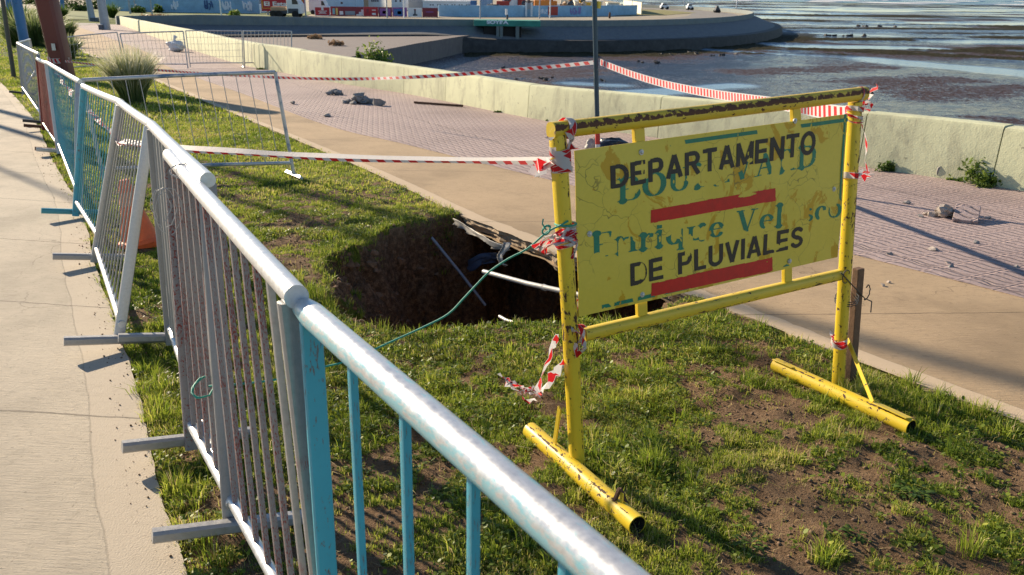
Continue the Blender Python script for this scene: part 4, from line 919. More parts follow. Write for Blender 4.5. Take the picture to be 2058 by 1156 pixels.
# ================================================================ CROWD BARRIERS
def lerp(a, b, t): return a*(1-t)+b*t
def top(px, py, h=1.08): return hit(px, py, h)
def barrier(name, label, cat, Tf, Tn, Bf, Bn, nbars, rail, post, barm, feet=(1, 1), rr=.023, barw=.009, group=None, flatpost=.02, postw=.024, round_bars=False, footlen=.235, footm=None, bars_end=0, brh=.16, overhang=.02, bold=None, noname=False, ftz=.0, bar0=.7, postn=None, gapend=.0):
    """A barrier spanned by four surveyed corners: far top, near top, far bottom, near bottom"""
    Tf, Tn, Bf, Bn = (np.array(q, float) for q in (Tf, Tn, Bf, Bn))
    root = thing(name, label, cat, Bf, group); ax = Bn-Bf; ax /= np.linalg.norm(ax); nrm = np.cross(ax, (0, 0, 1)); nrm /= np.linalg.norm(nrm)
    at_ = Tn-Tf; at_ /= np.linalg.norm(at_)
    mb = MB(); P = [Tf-at_*overhang]+[lerp(Tf, Tn, t)+np.array([0, 0, -.004*math.sin(math.pi*t)]) for t in (.02, .2, .4, .6, .8, .98)]+[Tn+at_*overhang]
    mb.tube(P, [rr*.8]+[rr]*6+[rr*.8] if overhang else rr, 18, True); mb.build('top_rail', rail, root)
    fr = brh/np.linalg.norm(Tf-Bf); Lf, Ln = lerp(Bf, Tf, fr), lerp(Bn, Tn, fr)
    mb = MB(); mb.tube([Lf, lerp(Lf, Ln, .5), Ln], rr*.78, 12); mb.build('bottom_rail', rail if bold is None else bold, root)
    for i_, (b, t) in enumerate(((Bf, Tf), (Bn, Tn))):
        mb = MB(); d = t-b; c = (b+t)/2; o = ax*(postw+.004)*(1 if b is Bf else -1)
        mb.tube([b+o+d*.0, b+o+d*.5, b+o+d*.985], postw, 16, True, nrm, sq=5, rx=flatpost/postw); mb.build('post', (postn if (i_ and postn) else post), root)
    for i in range(nbars if bar0 < 1 else nbars-1):
        t = (i+bar0)/(nbars+.4); a = lerp(Lf, Ln, t); b = lerp(Tf, Tn, t); mb = MB(); mb.tube([a, b], barw, 8 if not round_bars else 10, False, nrm, sq=2 if round_bars else 4)
        m_ = barm(t) if callable(barm) else barm; mb.build('bar', m_, root)
    for b, t, k in ((Bf, Tf, feet[0]), (Bn, Tn, feet[1])):
        if not k: continue
        fm = footm or M['galv_foot']; d = nrm if not isinstance(k, tuple) else np.array([k[0], k[1], 0])/math.hypot(k[0], k[1]); mb = MB()
        g0 = b-d*footlen; g1 = b+d*footlen; z0 = G(g0[1])+.028+ftz; z1 = G(g1[1])+.028+ftz
        g0[2] = z0-.015; g1[2] = z1+.055; mb.tube([g0, (g0+g1)/2, g1], .021, 12, True, (0, 0, 1), sq=6, rx=1.0); mb.build('foot', fm, root)
    return root
def B(px, py): p = hit(px, py); p[2] = G(p[1])+.02; return p
def below(T, dx=0., dy=0., h=1.08): return np.array([T[0]+dx, T[1]+dy, G(T[1]+dy)+.02])
GB = 'crowd barriers chained along the left walk'
# nearest, turquoise: its far post stands against the red one
t1 = top(614, 622, 1.075); t1n = top(1240, 1156, 1.075); dirn = (t1n-t1)/np.linalg.norm(t1n-t1); t1e = t1+dirn*1.9; t1e[2] = G(t1e[1])+1.07
b1f = below(t1, -.01, -.0)
barrier('crowd_barrier', 'nearest barrier, turquoise paint worn to silver along its thick top rail', 'barrier', t1, t1e, b1f, below(t1e), 9, M['rail_teal'], M['teal'], M['teal'], (1, 1), rr=.0255, barw=.0078, group=GB, postw=.021, flatpost=.009, bar0=1.11, overhang=.015)
t2n = top(596, 597, 1.10); t2 = top(340, 312, 1.10)
def redbars(t): return M['red'] if t < .8 else M['galv_red']
barrier('crowd_barrier', 'grey barrier flecked with old red paint, second nearest, overlapping the turquoise one', 'barrier', t2, t2n, B(385, 905), below(t2n, .03, .0), 13, M['galv_rail'], M['red'], redbars, (1, 0), rr=.0235, barw=.0085, group=GB, postw=.028, flatpost=.014, overhang=.0, brh=.10, postn=M['galv_red'])
t3, t3n = top(305, 252, 1.10), top(418, 362, 1.12)
barrier('crowd_barrier', 'plain grey barrier whose top rail is wired beside that of the red flecked one', 'barrier', t3, t3n, B(345, 695), B(472, 1082), 13, M['galv_rail'], M['galv_dark'], M['galv_dark'], (1, 1), rr=.0235, barw=.0085, group=GB, postw=.028, flatpost=.014, overhang=.0, brh=.09)
t4, t4n = top(242, 207, 1.06), top(303, 250, 1.08)
barrier('crowd_barrier', 'plain grey tilting barrier standing between the turquoise one and the red flecked ones', 'barrier', t4, t4n, B(190, 530), B(240, 700), 12, M['galv_rail'], M['galv'], M['galv_dark'], (1, 1), rr=.0225, barw=.0045, group=GB, postw=.026, flatpost=.014, overhang=.0, brh=.10)
t5, t5n = top(168, 174, 1.05), top(243, 206, 1.06)
barrier('crowd_barrier', 'turquoise barrier with thin bars and one bright turquoise post, white top rail', 'barrier', t5, t5n, B(152, 437), B(200, 522), 14, M['galv_rail'], M['teal'], M['tealdark'], (1, 0), rr=.0225, barw=.0038, group=GB, postw=.026, flatpost=.016, overhang=.0, footm=M['tealdark'], brh=.12, postn=M['galv'])
t6, t6n = top(95, 126, 1.03), top(160, 164, 1.05)
barrier('crowd_barrier', 'dull turquoise barrier with a whitewashed far post, taped inside, beside the wide red one', 'barrier', t6, t6n, B(121, 312), B(160, 428), 19, M['galv_rail'], M['polewhite'], M['tealdark'], (1, 0), rr=.022, barw=.0042, group=GB, postw=.034, flatpost=.016, overhang=.01, footm=M['galv'], brh=.12, postn=M['galv_red'])
t7, t7n = top(75, 119, 1.02), top(95, 127, 1.02)
barrier('crowd_barrier', 'dark red barrier with close set bars standing between grey and turquoise ones', 'barrier', t7, t7n, B(88, 262), B(118, 310), 22, M['galv_rail'], M['redfull'], M['redfull'], (1, 1), rr=.022, barw=.009, group=GB, overhang=.02, footm=M['rusty'], brh=.14)
t8, t8n = top(35, 87, 1.0), top(77, 108, 1.0)
barrier('crowd_barrier', 'grey barrier at the far left end of the chain, next to the dark green pole', 'barrier', t8, t8n, B(47, 192), B(84, 252), 18, M['galv_rail'], M['galv_dark'], M['galv_dark'], (1, 1), rr=.022, barw=.005, group=GB, overhang=.02, footm=M['cable'], brh=.14)
t9, t9n = top(36, 86, 1.0), aty(60, 79, 21.5)
barrier('crowd_barrier', 'short grey barrier turning back from the end of the chain toward the maroon mast', 'barrier', t9, t9n, B(47, 192)+[.02, .1, 0], below(t9n), 12, M['galv_rail'], M['galv'], M['galv'], (0, 1), rr=.020, barw=.006, group=GB, overhang=.0)
# light mesh panels across the promenade
GM = 'mesh fence panels set across the promenade'
def meshpanel(label, Tf, Tn, Bf, Bn, nv, nh, m, foot=(0, 1), r=.016, wr=.0035, legs=.12, group=GM, wm=None, lean=None):
    Tf, Tn, Bf, Bn = (np.array(q, float) for q in (Tf, Tn, Bf, Bn)); root = thing('fence_panel', label, 'fence panel', Bf, group)
    fr = legs/1.05; Lf, Ln = lerp(Bf, Tf, fr), lerp(Bn, Tn, fr)
    for nm, a, b in (('top_rail', Tf, Tn), ('bottom_rail', Lf, Ln), ('post', Bf, Tf), ('post', Bn, Tn)):
        mb = MB(); mb.tube([a, lerp(a, b, .5)+(0, 0, .006 if 'rail' in nm else 0), b], r, 10); mb.build(nm, m, root)
    mb = MB(); rr_ = random.Random(len(label))
    for i in range(1, nv): t = i/nv; k = rr_.uniform(-.003, .003); mb.tube([lerp(Lf, Ln, t+k), lerp(Tf, Tn, t)], wr, 5, False)
    for j in range(1, nh): t = j/nh; mb.tube([lerp(Lf, Tf, t), lerp(lerp(Lf, Ln, .5), lerp(Tf, Tn, .5), t)+(0, 0, rr_.uniform(-.01, .01)), lerp(Ln, Tn, t)], wr, 5, False)
    if nv: mb.build('wire_mesh', wm or M['wire'], root)
    ax = (Bn-Bf)/np.linalg.norm(Bn-Bf); nrm = np.cross(ax, (0, 0, 1)); nrm /= np.linalg.norm(nrm)
    for b, k in ((Bf, foot[0]), (Bn, foot[1])):
        if k:
            g0, g1 = b-nrm*.26, b+nrm*.26
            if isinstance(k, tuple): g0 = b-np.array([*k, 0])*.5; g1 = b+np.array([*k, 0])*.5
            g0[2] = G(g0[1])+.025; g1[2] = G(g1[1])+.025; mb = MB(); mb.tube([g0, g1], .022, 4, True, (0, 0, 1), sq=6); mb.build('foot', m, root)
    return root
def yt(px, py, b): return aty(px, py, b[1])
b = B(591, 356); a = B(210, 368)
meshpanel('large tilted mesh panel with blotched top rail, alone on the near grass', yt(165, 161, a), yt(553, 145, b), a, b, 14, 1, M['blotch_rail'], (0, (.24, -.34)), r=.019, wr=.004, legs=.13, wm=M['wire'])
b = B(136, 142)+[.2, -.5, 0]; c = B(251, 138)
meshpanel('mesh panel leaning beside the maroon mast, nearest the flax bushes', yt(124, 76, b), yt(235, 65, c), b, c, 16, 4, M['galv'], (0, 0), r=.017, wr=.004)
b = B(257, 139); c = B(378, 139)
meshpanel('mesh panel on the promenade in front of the white bag', yt(241, 68, b), yt(368, 63, c), b, c, 15, 4, M['blotch_rail'], (0, 0), r=.018, wr=.004)
b = B(383, 137); c = B(489, 136)
meshpanel('upright mesh panel between the white bag and the barred panel', yt(373, 62, b), yt(486, 62, c), b, c, 16, 5, M['galv'], (0, 1), r=.016, wr=.004)
b = B(492, 136); c = B(586, 134)
meshpanel('barred grey panel whose end foot stands closest to the sea wall', yt(489, 62, b), yt(586, 63, c), b, c, 13, 1, M['galv'], (0, 1), r=.018, wr=.007)
p = B(602, 136)
# ================================================================ TAPES
def spline(P, n=24):
    return resample([tuple(p) for p in P], max(.02, sum(np.linalg.norm(np.array(P[i+1])-np.array(P[i])) for i in range(len(P)-1))/n))
def tape(label, P, wid, wd, n=60, twist=None, pitch=.16, group=None, name='barrier_tape'):
    S = spline(P, n); k = len(S); mb = MB(); W_ = []
    T = np.gradient(S, axis=0); T /= np.linalg.norm(T, axis=1)[:, None]
    for i in range(k):
        w_ = np.array(wd, float)+0; w_ -= (w_@T[i])*T[i]; w_ /= np.linalg.norm(w_)
        if twist:
            a = R_(twist(i/(k-1))); q = np.cross(T[i], w_); w_ = w_*math.cos(a)+q*math.sin(a)
        W_.append(w_)
    mb.ribbon(S, W_, wid, pitch); o = mb.build(name, M['tape'], smooth=True); tag(o, label, 'tape', group); return o
GT = 'lengths of red and white warning tape strung round the hole'
LP = sp(1106, 322, .01)
J4 = top(305, 300, .90)
def folded(label, P, wt, wb, n=110, pitch=.10):
    S = spline(P, n); mb = MB(); T = np.gradient(S, axis=0); T /= np.linalg.norm(T, axis=1)[:, None]; vs = []; k = len(S); L = 0; uvs = []; fs = []; Ls = [0]
    for i in range(k):
        h = np.cross(T[i], (0, 0, 1)); h /= np.linalg.norm(h)
        if h[1] > 0: h = -h
        t = i/(k-1); a = wt*(.45+.55*t)*(1+.06*math.sin(i*.31)); b = wb*(1+.25*math.sin(i*.17+1)); p = S[i]
        vs += [p-h*a*.5+(0, 0, a*.55), p+h*a*.5, p+h*a*.45-(0, 0, b), p+h*(a*.25)-(0, 0, b*1.02)]
        if i: Ls.append(Ls[-1]+np.linalg.norm(S[i]-S[i-1]))
    vv = [.0, .075, .6, .95]  # top face takes the tape's white margin, standing in for sun glare
    for i in range(k-1):
        for j in range(3):
            fs.append((4*i+j, 4*i+j+1, 4*i+j+5, 4*i+j+4)); a, b = Ls[i]/pitch, Ls[i+1]/pitch; uvs.append([(a, vv[j]), (a, vv[j+1]), (b, vv[j+1]), (b, vv[j])])
    mb.add(vs, fs, uvs); return tag(mb.build('barrier_tape', M['tape'], smooth=True), label, 'tape', GT)
folded('folded tape pulled taut from the left post of the sign to the tilting grey barrier', [LP, aty(1000, 323, 2.95), aty(850, 322, 3.3), aty(620, 315, 3.75), aty(480, 307, 3.95), aty(370, 300, 4.15), aty(300, 293, 4.4), aty(245, 287, 4.9)], .040, .011)
tape('tape running behind the turquoise bars toward the dark red barrier', [aty(245, 290, 5.0), aty(225, 268, 5.6), aty(200, 243, 6.2), aty(178, 222, 6.7)], .045, (0, 0, 1), 50, lambda t: 40+60*math.sin(t*9), group=GT)
tape('tape inside the dull turquoise barrier, far along the chain', [aty(145, 190, 8.2), aty(128, 166, 9.0), aty(112, 143, 9.8)], .06, (0, 0, 1), 30, lambda t: 60*math.sin(t*14), group=GT)
PB = hit(1202, 318); PB[2] = G(PB[1])
YM = hit(131, 158)[1]
def bfun(x): return float(np.interp(x, [130, 430, 560, 810, 1010, 1200], [YM-.3, 16.5, 15.0, 12.6, 11.2, 10.02]))
tape('long sagging tape from the maroon mast across the promenade to the slender navy pole', [aty(x, y, bfun(x)) for x, y in ((131, 123), (180, 129), (250, 136), (330, 142), (430, 149), (560, 156), (690, 159), (810, 156), (920, 150), (1010, 142), (1110, 134), (1201, 125))], .05, (0, 0, 1), 260, lambda t: 22*math.sin(t*23)+9*math.sin(t*57), group=GT)
RP = sp(1716, 228, -.02)
def cfun(x): return float(np.interp(x, [1208, 1440, 1640, 1715], [10.0, 6.9, 4.1, RP[1]]))
tape('broad tape from the slender navy pole down to the right post of the yellow sign', [aty(x, y, cfun(x)) for x, y in ((1206, 125), (1260, 146), (1320, 165), (1380, 179), (1440, 190), (1500, 199), (1560, 208), (1640, 221), (1690, 229), (1714, 228))], np.linspace(.062, .075, 400)[:].tolist(), (0, .25, 1), 160, None, pitch=.105, group=GT) if False else tape('broad tape from the slender navy pole down to the right post of the yellow sign', [aty(x, y, cfun(x)) for x, y in ((1206, 125), (1260, 146), (1320, 165), (1380, 179), (1440, 190), (1500, 199), (1560, 208), (1640, 221), (1690, 229), (1714, 228))], .07, (0, .25, 1), 160, None, pitch=.085, group=GT)
# wraps and crumpled tails tied on the frame
def wrap(mb, c, ax, r, turns, wid, rise, seed, tilt=.25, flat=1.0):
    rr_ = random.Random(seed); ax = np.array(ax, float); ax /= np.linalg.norm(ax); u = np.cross(ax, SNv); u /= np.linalg.norm(u); v = np.cross(ax, u); P = []; W_ = []; n = int(turns*22)
    for i in range(n+1):
        a = 2*math.pi*turns*i/n; rad = r*(1+.05*rr_.random()); P.append(np.array(c)+(u*math.cos(a)+v*math.sin(a)*flat)*rad+ax*(rise*(i/n-.5)+.008*math.sin(a+seed)+tilt*.02*math.cos(a*.5)))
        W_.append(ax+u*.12*math.sin(a*3+seed))
    mb.ribbon(P, W_, wid, .10, u0=seed*.37)
def crumple(mb, P, wid, seed, amp=.006, n=40, pitch=.09, tw=500):
    S = spline(P, n); rr_ = random.Random(seed); k = len(S); W_ = []; T = np.gradient(S, axis=0); T /= np.linalg.norm(T, axis=1)[:, None]+1e-9; ws = []
    ph = rr_.random()*9; a = rr_.random()*300
    for i in range(k):
        q = np.cross(T[i], SNv); q /= np.linalg.norm(q)+1e-9; a += rr_.uniform(-1, 1)*tw/k*2.2; w_ = q*math.cos(R_(a))+np.cross(T[i], q)*math.sin(R_(a)); W_.append(w_); ws.append(wid*(.55+.55*abs(math.sin(i*.9+ph))))
        S[i] = S[i]+np.array([rr_.gauss(0, amp) for _ in range(3)])
    mb.ribbon(S, W_, ws, pitch, u0=seed*.21)
def kn(label, fn, name='tied_tape'):
    mb = MB(); fn(mb); tag(mb.build(name, M['tape'], smooth=True), label, 'tape', 'knots of tape tied on the sign frame')
def f1(mb):
    ax = Lt-Lb
    wrap(mb, sp(1125, 300, 0), ax, PR*1.32, 1.6, .022, .016, 1); wrap(mb, sp(1127, 325), ax, PR*1.34, 2.2, .028, .035, 2); wrap(mb, sp(1129, 340), ax, PR*1.36, 1.4, .02, -.02, 3)
    wrap(mb, sp(1138, 258), SE, .034, 1.3, .028, .02, 4)
    crumple(mb, [sp(1140, 262, .035), sp(1150, 280, .04), sp(1146, 300, .04), sp(1158, 298, .03)], .03, 5, .003)
    crumple(mb, [sp(1108, 284, .03), sp(1098, 270, .03), sp(1102, 278, .035)], .02, 15, .003)
    crumple(mb, [sp(1106, 322, .02), sp(1092, 330, .02), sp(1078, 350, .02), sp(1066, 340, .02)], .045, 6, .004); crumple(mb, [sp(1106, 324, .03), sp(1088, 345, .03), sp(1070, 352, .03)], .04, 7, .004)
kn('tape wound around the top of the left sign post with a red tail', f1)
def f2(mb):
    ax = Lt-Lb
    for s in range(5): crumple(mb, [sp(1158, 452+s*9, .032), sp(1135, 462+s*7, .035), sp(1112, 470+s*5, .032), sp(1085+s*3, 488+s*3, .02), sp(1072+s*7, 498+s*4, .0)], .018, 20+s, .004, 30)
    wrap(mb, sp(1136, 470), ax, PR*1.4, 2.3, .02, .03, 8); wrap(mb, sp(1137, 490), ax, PR*1.38, 1.4, .014, .02, 9)
    crumple(mb, [sp(1150, 470, .03), sp(1158, 492, .03), sp(1150, 520, .03), sp(1154, 500, .03)], .022, 31, .003)
kn('frayed whitish tape bunched on the left post where the green cord is tied', f2)
def f3(mb):
    crumple(mb, [sp(1133, 505, -.03), sp(1134, 560, -.035), sp(1142, 610, -.03), sp(1152, 640, -.03), sp(1160, 600, -.03)], .022, 40, .002); crumple(mb, [sp(1156, 600, -.02), sp(1150, 640, -.01), sp(1150, 665, .03), sp(1168, 672, .04), sp(1176, 700, .04), sp(1160, 712, .04), sp(1158, 690, .035)], .030, 41, .003)
    wrap(mb, sp(1160, 672), SE, .032, 1.6, .022, .02, 42)
    crumple(mb, [sp(1125, 680, .0), sp(1112, 690, .03), sp(1105, 715, .03), sp(1090, 755, .02), sp(1078, 790, .02)], .036, 43, .003, 40, .09, 160); crumple(mb, [sp(1136, 730, -.02), sp(1120, 745, -.02), sp(1100, 770, .0), sp(1084, 795, .01)], .045, 44, .003, 30, .09, 160)
    for s in range(4): crumple(mb, [sp(1085, 790, .01), sp(1072-4*s, 775+5*s, 0), sp(1050-6*s, 790-8*s, .0), sp(1030-5*s, 775-3*s, .0), sp(1005+8*s, 752+4*s, .0)], .014, 50+s, .006, 30)
    crumple(mb, [sp(1076, 800, .01), sp(1060, 806, .01), sp(1045, 790, .01), sp(1058, 778, .01)], .022, 60, .004)
kn('torn tape hanging in tatters from the lower rail of the sign down to the grass', f3)
def f4(mb):
    ax = Rt-Rb
    wrap(mb, sp(1718, 218), ax, PR*1.33, 1.4, .020, .01, 61); wrap(mb, sp(1717, 232), ax, PR*1.33, 1.2, .012, .006, 62); wrap(mb, sp(1717, 240), ax, PR*1.33, 1.2, .006, .004, 63)
    crumple(mb, [sp(1732, 215, 0), sp(1745, 205, 0), sp(1752, 190, 0), sp(1762, 172, 0)], .026, 64, .002, 16); crumple(mb, [sp(1735, 205, 0), sp(1752, 208, 0), sp(1748, 222, 0), sp(1736, 216, .01)], .034, 65, .003, 16)
    crumple(mb, [sp(1732, 250, -.03), sp(1742, 290, -.03), sp(1738, 325, -.03), sp(1745, 345, -.02)], .024, 66, .001, 24, .10, 80)
    wrap(mb, sp(1708, 352), ax, PR*1.34, 1.3, .026, .004, 67); crumple(mb, [sp(1722, 350, .02), sp(1738, 345, .01), sp(1750, 352, 0), sp(1740, 358, .01), sp(1730, 350, .0)], .030, 68, .002, 18)
    wrap(mb, sp(1727, 190), SE, .031, 1.1, .010, .004, 69)
kn('tape bands and a twisted strip on the upper right post of the yellow sign', f4)
def f5(mb):
    wrap(mb, sp(1687, 686), Rt-Rb, PR*1.33, 2.2, .022, .03, 70); crumple(mb, [sp(1674, 676, .03), sp(1668, 668, .03), sp(1680, 690, .03)], .016, 71, .003, 10)
kn('small wrap of tape low on the right post just above its brace', f5)
mb = MB(); wrap(mb, aty(119, 121, YM), (0, 0, 1), .25, 1.6, .12, .06, 72); 
tag(mb.build('tied_tape', M['tape']), 'tape wound around the base of the leaning maroon mast', 'tape', 'knots of tape tied on the sign frame')
# green cord and wire loops
def cf(x): return float(np.interp(x, [380, 470, 680, 800, 1000, 1140], [2.45, 2.40, 2.5, 2.62, 2.70, 2.66]))
mb = MB(); mb.tube(spline([aty(x, y, cf(x)) for x, y in ((1142, 444), (1125, 454), (1100, 466), (1060, 500), (1022, 520), (985, 545), (958, 572), (930, 602), (900, 632), (850, 658), (790, 685), (740, 708), (690, 728), (640, 740), (560, 762), (480, 772), (420, 776))], 80), .0035, 8)
mb.tube(loop(aty(410, 778, 2.45), (1, 0, 0), (0, 1, .3), .035, .05, 24, 0, 640, .003, 3), .0032, 6)
mb.tube(loop(sp(1137, 450, 0), SE, SNv, .036, .036, 20), .0035, 6); mb.tube(loop(sp(1098, 462, .02), (1, 0, .4), (0, 0, 1), .012, .014, 24, 0, 700, .002, 5), .003, 6)
mb.tube([sp(1098, 462, .02), sp(1090, 450, .02), sp(1092, 440, .02)], .0026, 6)
tag(mb.build('green_cord', M['cordgreen']), 'thin green cord sagging over the hole from the sign to the red flecked barrier', 'cord')
mb = MB(); cj = top(375, 345, 1.10)
for k in range(3): mb.tube(loop(cj+np.array([.0, .01*k, .0]), (1, .12*k, 0), (0, .15, .8), .058, .030, 26, 0, 380, .002, k+10), .0013, 5)
for k in range(3): mb.tube(loop(cj+np.array([-.075+.012*k, -.06, -.10-.01*k]), (.8, .3, .1*k), (0, .1, 1), .035+.006*k, .055+.01*k, 26, -90, 250, .003, k+20), .0013, 5)
tag(mb.build('wire_loop', M['wire']), 'loops of thin wire binding the two overlapping top rails of the grey barriers', 'wire')
# ================================================================ HOLE FURNITURE
mb = MB(); mb.tube([aty(972, 546, 5.6), aty(1060, 570, 5.2), aty(1160, 592, 4.85), aty(1240, 606, 4.6)], .0165, 16); mb.tube([aty(1091, 577, 5.09), aty(1097, 579, 5.07)], .021, 14)
tag(mb.build('pipe', M['pvc']), 'white pipe crossing the dark hole behind the left post of the sign', 'pipe')
mb = MB(); mb.tube([aty(868, 478, 6.44), aty(925, 548, 6.25), aty(976, 614, 6.1)], .011, 12)
tag(mb.build('pipe', M['greypipe']), 'thin grey conduit slanting down into the hole', 'pipe')
mb = MB(); mb.tube([aty(1004, 636, 4.42), aty(1018, 644, 4.34), aty(1034, 648, 4.27)], .009, 10)
tag(mb.build('pipe', M['pvc']), 'short stub of white tube at the front lip of the hole', 'pipe')
def cloth(name, label, P, wid, m, seed, drop=(0, 0, -1)):
    S = spline(P, 30); rr_ = random.Random(seed); mb = MB(); k = len(S); q = 9; vs = []
    for i in range(k):
        T_ = S[min(i+1, k-1)]-S[max(i-1, 0)]; T_ /= np.linalg.norm(T_)
        for j in range(q):
            t = j/(q-1); f = fbm(i*.23+seed, j*.45, 4, seed)-.5; vs.append(S[i]+np.array(drop)*wid*t*(.7+.6*float(fbm(i*.15, 3, 2, seed+3)))+np.array([f*.12, -f*.16, f*.07])*(.3+t))
    mb.add(vs, [(i*q+j, (i+1)*q+j, (i+1)*q+j+1, i*q+j+1) for i in range(k-1) for j in range(q-1)])
    return tag(mb.build(name, m, smooth=True, solid=.002), label, 'plastic sheet')
cloth('plastic_sheet', 'torn pale plastic membrane hanging from the broken edge of the path into the hole', [aty(912, 438, 6.72), aty(950, 462, 6.4), aty(985, 482, 6.1), aty(1015, 492, 5.9)], .10, M['geotextile'], 3, (.2, -.3, -.5))
cloth('plastic_sheet', 'twisted pale strip of membrane dangling into the hole', [aty(1015, 485, 5.85), aty(1010, 498, 5.8), aty(1001, 515, 5.75), aty(1008, 530, 5.72)], .08, M['geotextile'], 8, (.5, -.1, -.3))
cloth('plastic_sheet', 'blue grey sheet half buried in the hole below the path edge', [aty(940, 524, 6.55), aty(965, 510, 6.5), aty(1000, 508, 6.45)], .14, M['bluesheet'], 12, (.15, -.5, -.45))
# ================================================================ POLES, MASTS, LAMPS
def pole(name, label, cat, base, topp, r0, r1, m, group=None, part='pole', n=14, sq=2, extra=None):
    base = np.array(base, float); topp = np.array(topp, float); t = thing(name, label, cat, base, group); mb = MB(); mb.tube([base-(0, 0, .1), base+(topp-base)*.5, topp], [r0, (r0+r1)/2, r1], n, True, (0, -1, 0), sq=sq); mb.build(part, m, t)
    if extra: extra(t, base, topp)
    return t
pb = PB.copy(); tpz = aty(1202, 0, 10.02)[2]
t = thing('pole', 'slender navy pole with red and white foot, standing behind the yellow sign', 'pole', pb)
ptop = np.array([pb[0]+(aty(1202, 0, 10.02)[0]-pb[0])*3.4, 10.02, 3.6]); pbn = aty(1202, 290, 10.03)
pdir = (ptop-pb)/np.linalg.norm(ptop-pb)
mb = MB(); mb.tube([pb+pdir*.0, pb+pdir*.17], .030, 14); mb.build('white_band', M['polewhite'], t)
mb = MB(); mb.tube([pb+pdir*.17, pb+pdir*.36], .030, 14); mb.build('red_band', M['polered'], t)
mb = MB(); mb.tube([pb+pdir*.36, pb+pdir*1.2, ptop], .0285, 14); mb.build('shaft', M['navy'], t)
zt = aty(1202, 8, 10.02); M['yellowtag'] = simple('yellow_tag_tape', (.55, .45, .05), .5)
mb = MB(); mb.tube([zt-(0, 0, .05), zt+(0, 0, .03)], .033, 10); mb.build('tape_band', M['yellowtag'], t)
def base_at(px, py): p = hit(px, py); p[2] = G(p[1]); return p
def ptop_at(px, py, b, ext=1.0):
    q = aty(px, py, b[1]); return b+(q-b)*ext
b = base_at(131, 158); q = ptop_at(94, 0, b, 2.2)
def mast_extra(t, b, q):
    for f, s in ((.19, .05), (.06, .04)):
        mb = MB(); c = b+(q-b)*f+np.array([.04, -.27, 0]); mb.box(c, (.04, 0, 0), (0, .012, 0), (0, 0, s*1.6)); mb.build('sticker', M['polewhite'], t)
pole('mast', 'thick leaning maroon mast with tape round its foot behind the barriers', 'mast', b, q, .215, .235, M['maroon'], part='shaft', n=20, sq=5, extra=mast_extra)
b = base_at(52, 100); pole('mast', 'two tone blue and dark red mast rising from the flax bushes', 'mast', b, ptop_at(33, 0, b, 2.5), .19, .2, M['blue'], part='shaft', n=16)
b = base_at(28, 156); pole('pole', 'thin dark green pole at the left edge, outside the barriers', 'pole', b, ptop_at(5, 0, b, 1.02), .055, .05, M['darkpost'])
b = base_at(22, 46); pole('pole', 'pair of pale blue posts behind the dark green pole', 'pole', b, ptop_at(16, -6, b, 2), .30, .30, M['blue'])
b = base_at(127, 31); pole('pole', 'blue post on the far lawn beside a small flax bush', 'pole', b, ptop_at(124, -2, b, 2), .28, .28, M['blue'])
M['lampgrey'] = simple('lamp_post_grey', (.32, .36, .42), .5, .3, .15, 6, .05); M['steelbox'] = simple('dark_steel_box', (.10, .12, .15), .6, 0, .25, 6, .1)
for lab, bx_, by_, tx_ in (('tall grey lamp post at the promenade bend, nearer of the two with boxes', 213, 60, 203), ('tall grey lamp post at the bend of the promenade, farther one nearer the lawn', 186, 43, 178)):
    b = base_at(bx_, by_); pole('street_lamp', lab, 'street lamp', b, ptop_at(tx_, 0, b, 3), .38 if by_ > 50 else .42, .2, M['lampgrey'], 'street lamps along the promenade')
for lab, x0, x1, yb, ytp in (('dark steel box at the foot of the nearer lamp post', 204, 212, 60, 49), ('dark steel box at the foot of the farther lamp post', 185, 196, 43, 35)):
    b = base_at((x0+x1)/2, yb); w_ = abs(aty(x1, yb, b[1])[0]-aty(x0, yb, b[1])[0]); h = aty(x0, ytp, b[1])[2]-b[2]
    t = thing('litter_bin', lab, 'bin', b, 'bins by the lamp posts'); mb = MB(); mb.abox(b[0]-w_/2, b[0]+w_/2, b[1]-.5, b[1]+.5, b[2], b[2]+h*.86); mb.build('body', M['steelbox'], t, bevel=.04, smooth=False)
    mb = MB(); mb.abox(b[0]-w_/2-.05, b[0]+w_/2+.05, b[1]-.55, b[1]+.55, b[2]+h*.87, b[2]+h); mb.build('lid', M['lampgrey'], t, bevel=.03, smooth=False)
# unseen posts added left of the frame to cast shadows on grass and path
sdir = np.array([-math.sin(SUN_AZ), math.cos(SUN_AZ)])
for i, (p0, dist, r_, hh) in enumerate((((1.85, 4.06), 25, .085, 12.5), ((-3.2, 7.99), 16.5, .07, 9.5), ((.91, 2.62), 23, .035, 11.5))):
    q = np.array(p0)+sdir*dist; b = np.array([q[0], q[1], G(q[1])]); pole('street_lamp', ['thick lamp post, broad shadow over the concrete path', 'lamp post left of the view, shadow over the grass beside the hole', 'slim lamp post left of the view, shadow over the bare soil'][i], 'street lamp', b, b+(0, 0, hh), r_*1.2, r_*.9, M['lampgrey'], 'street lamps along the promenade')

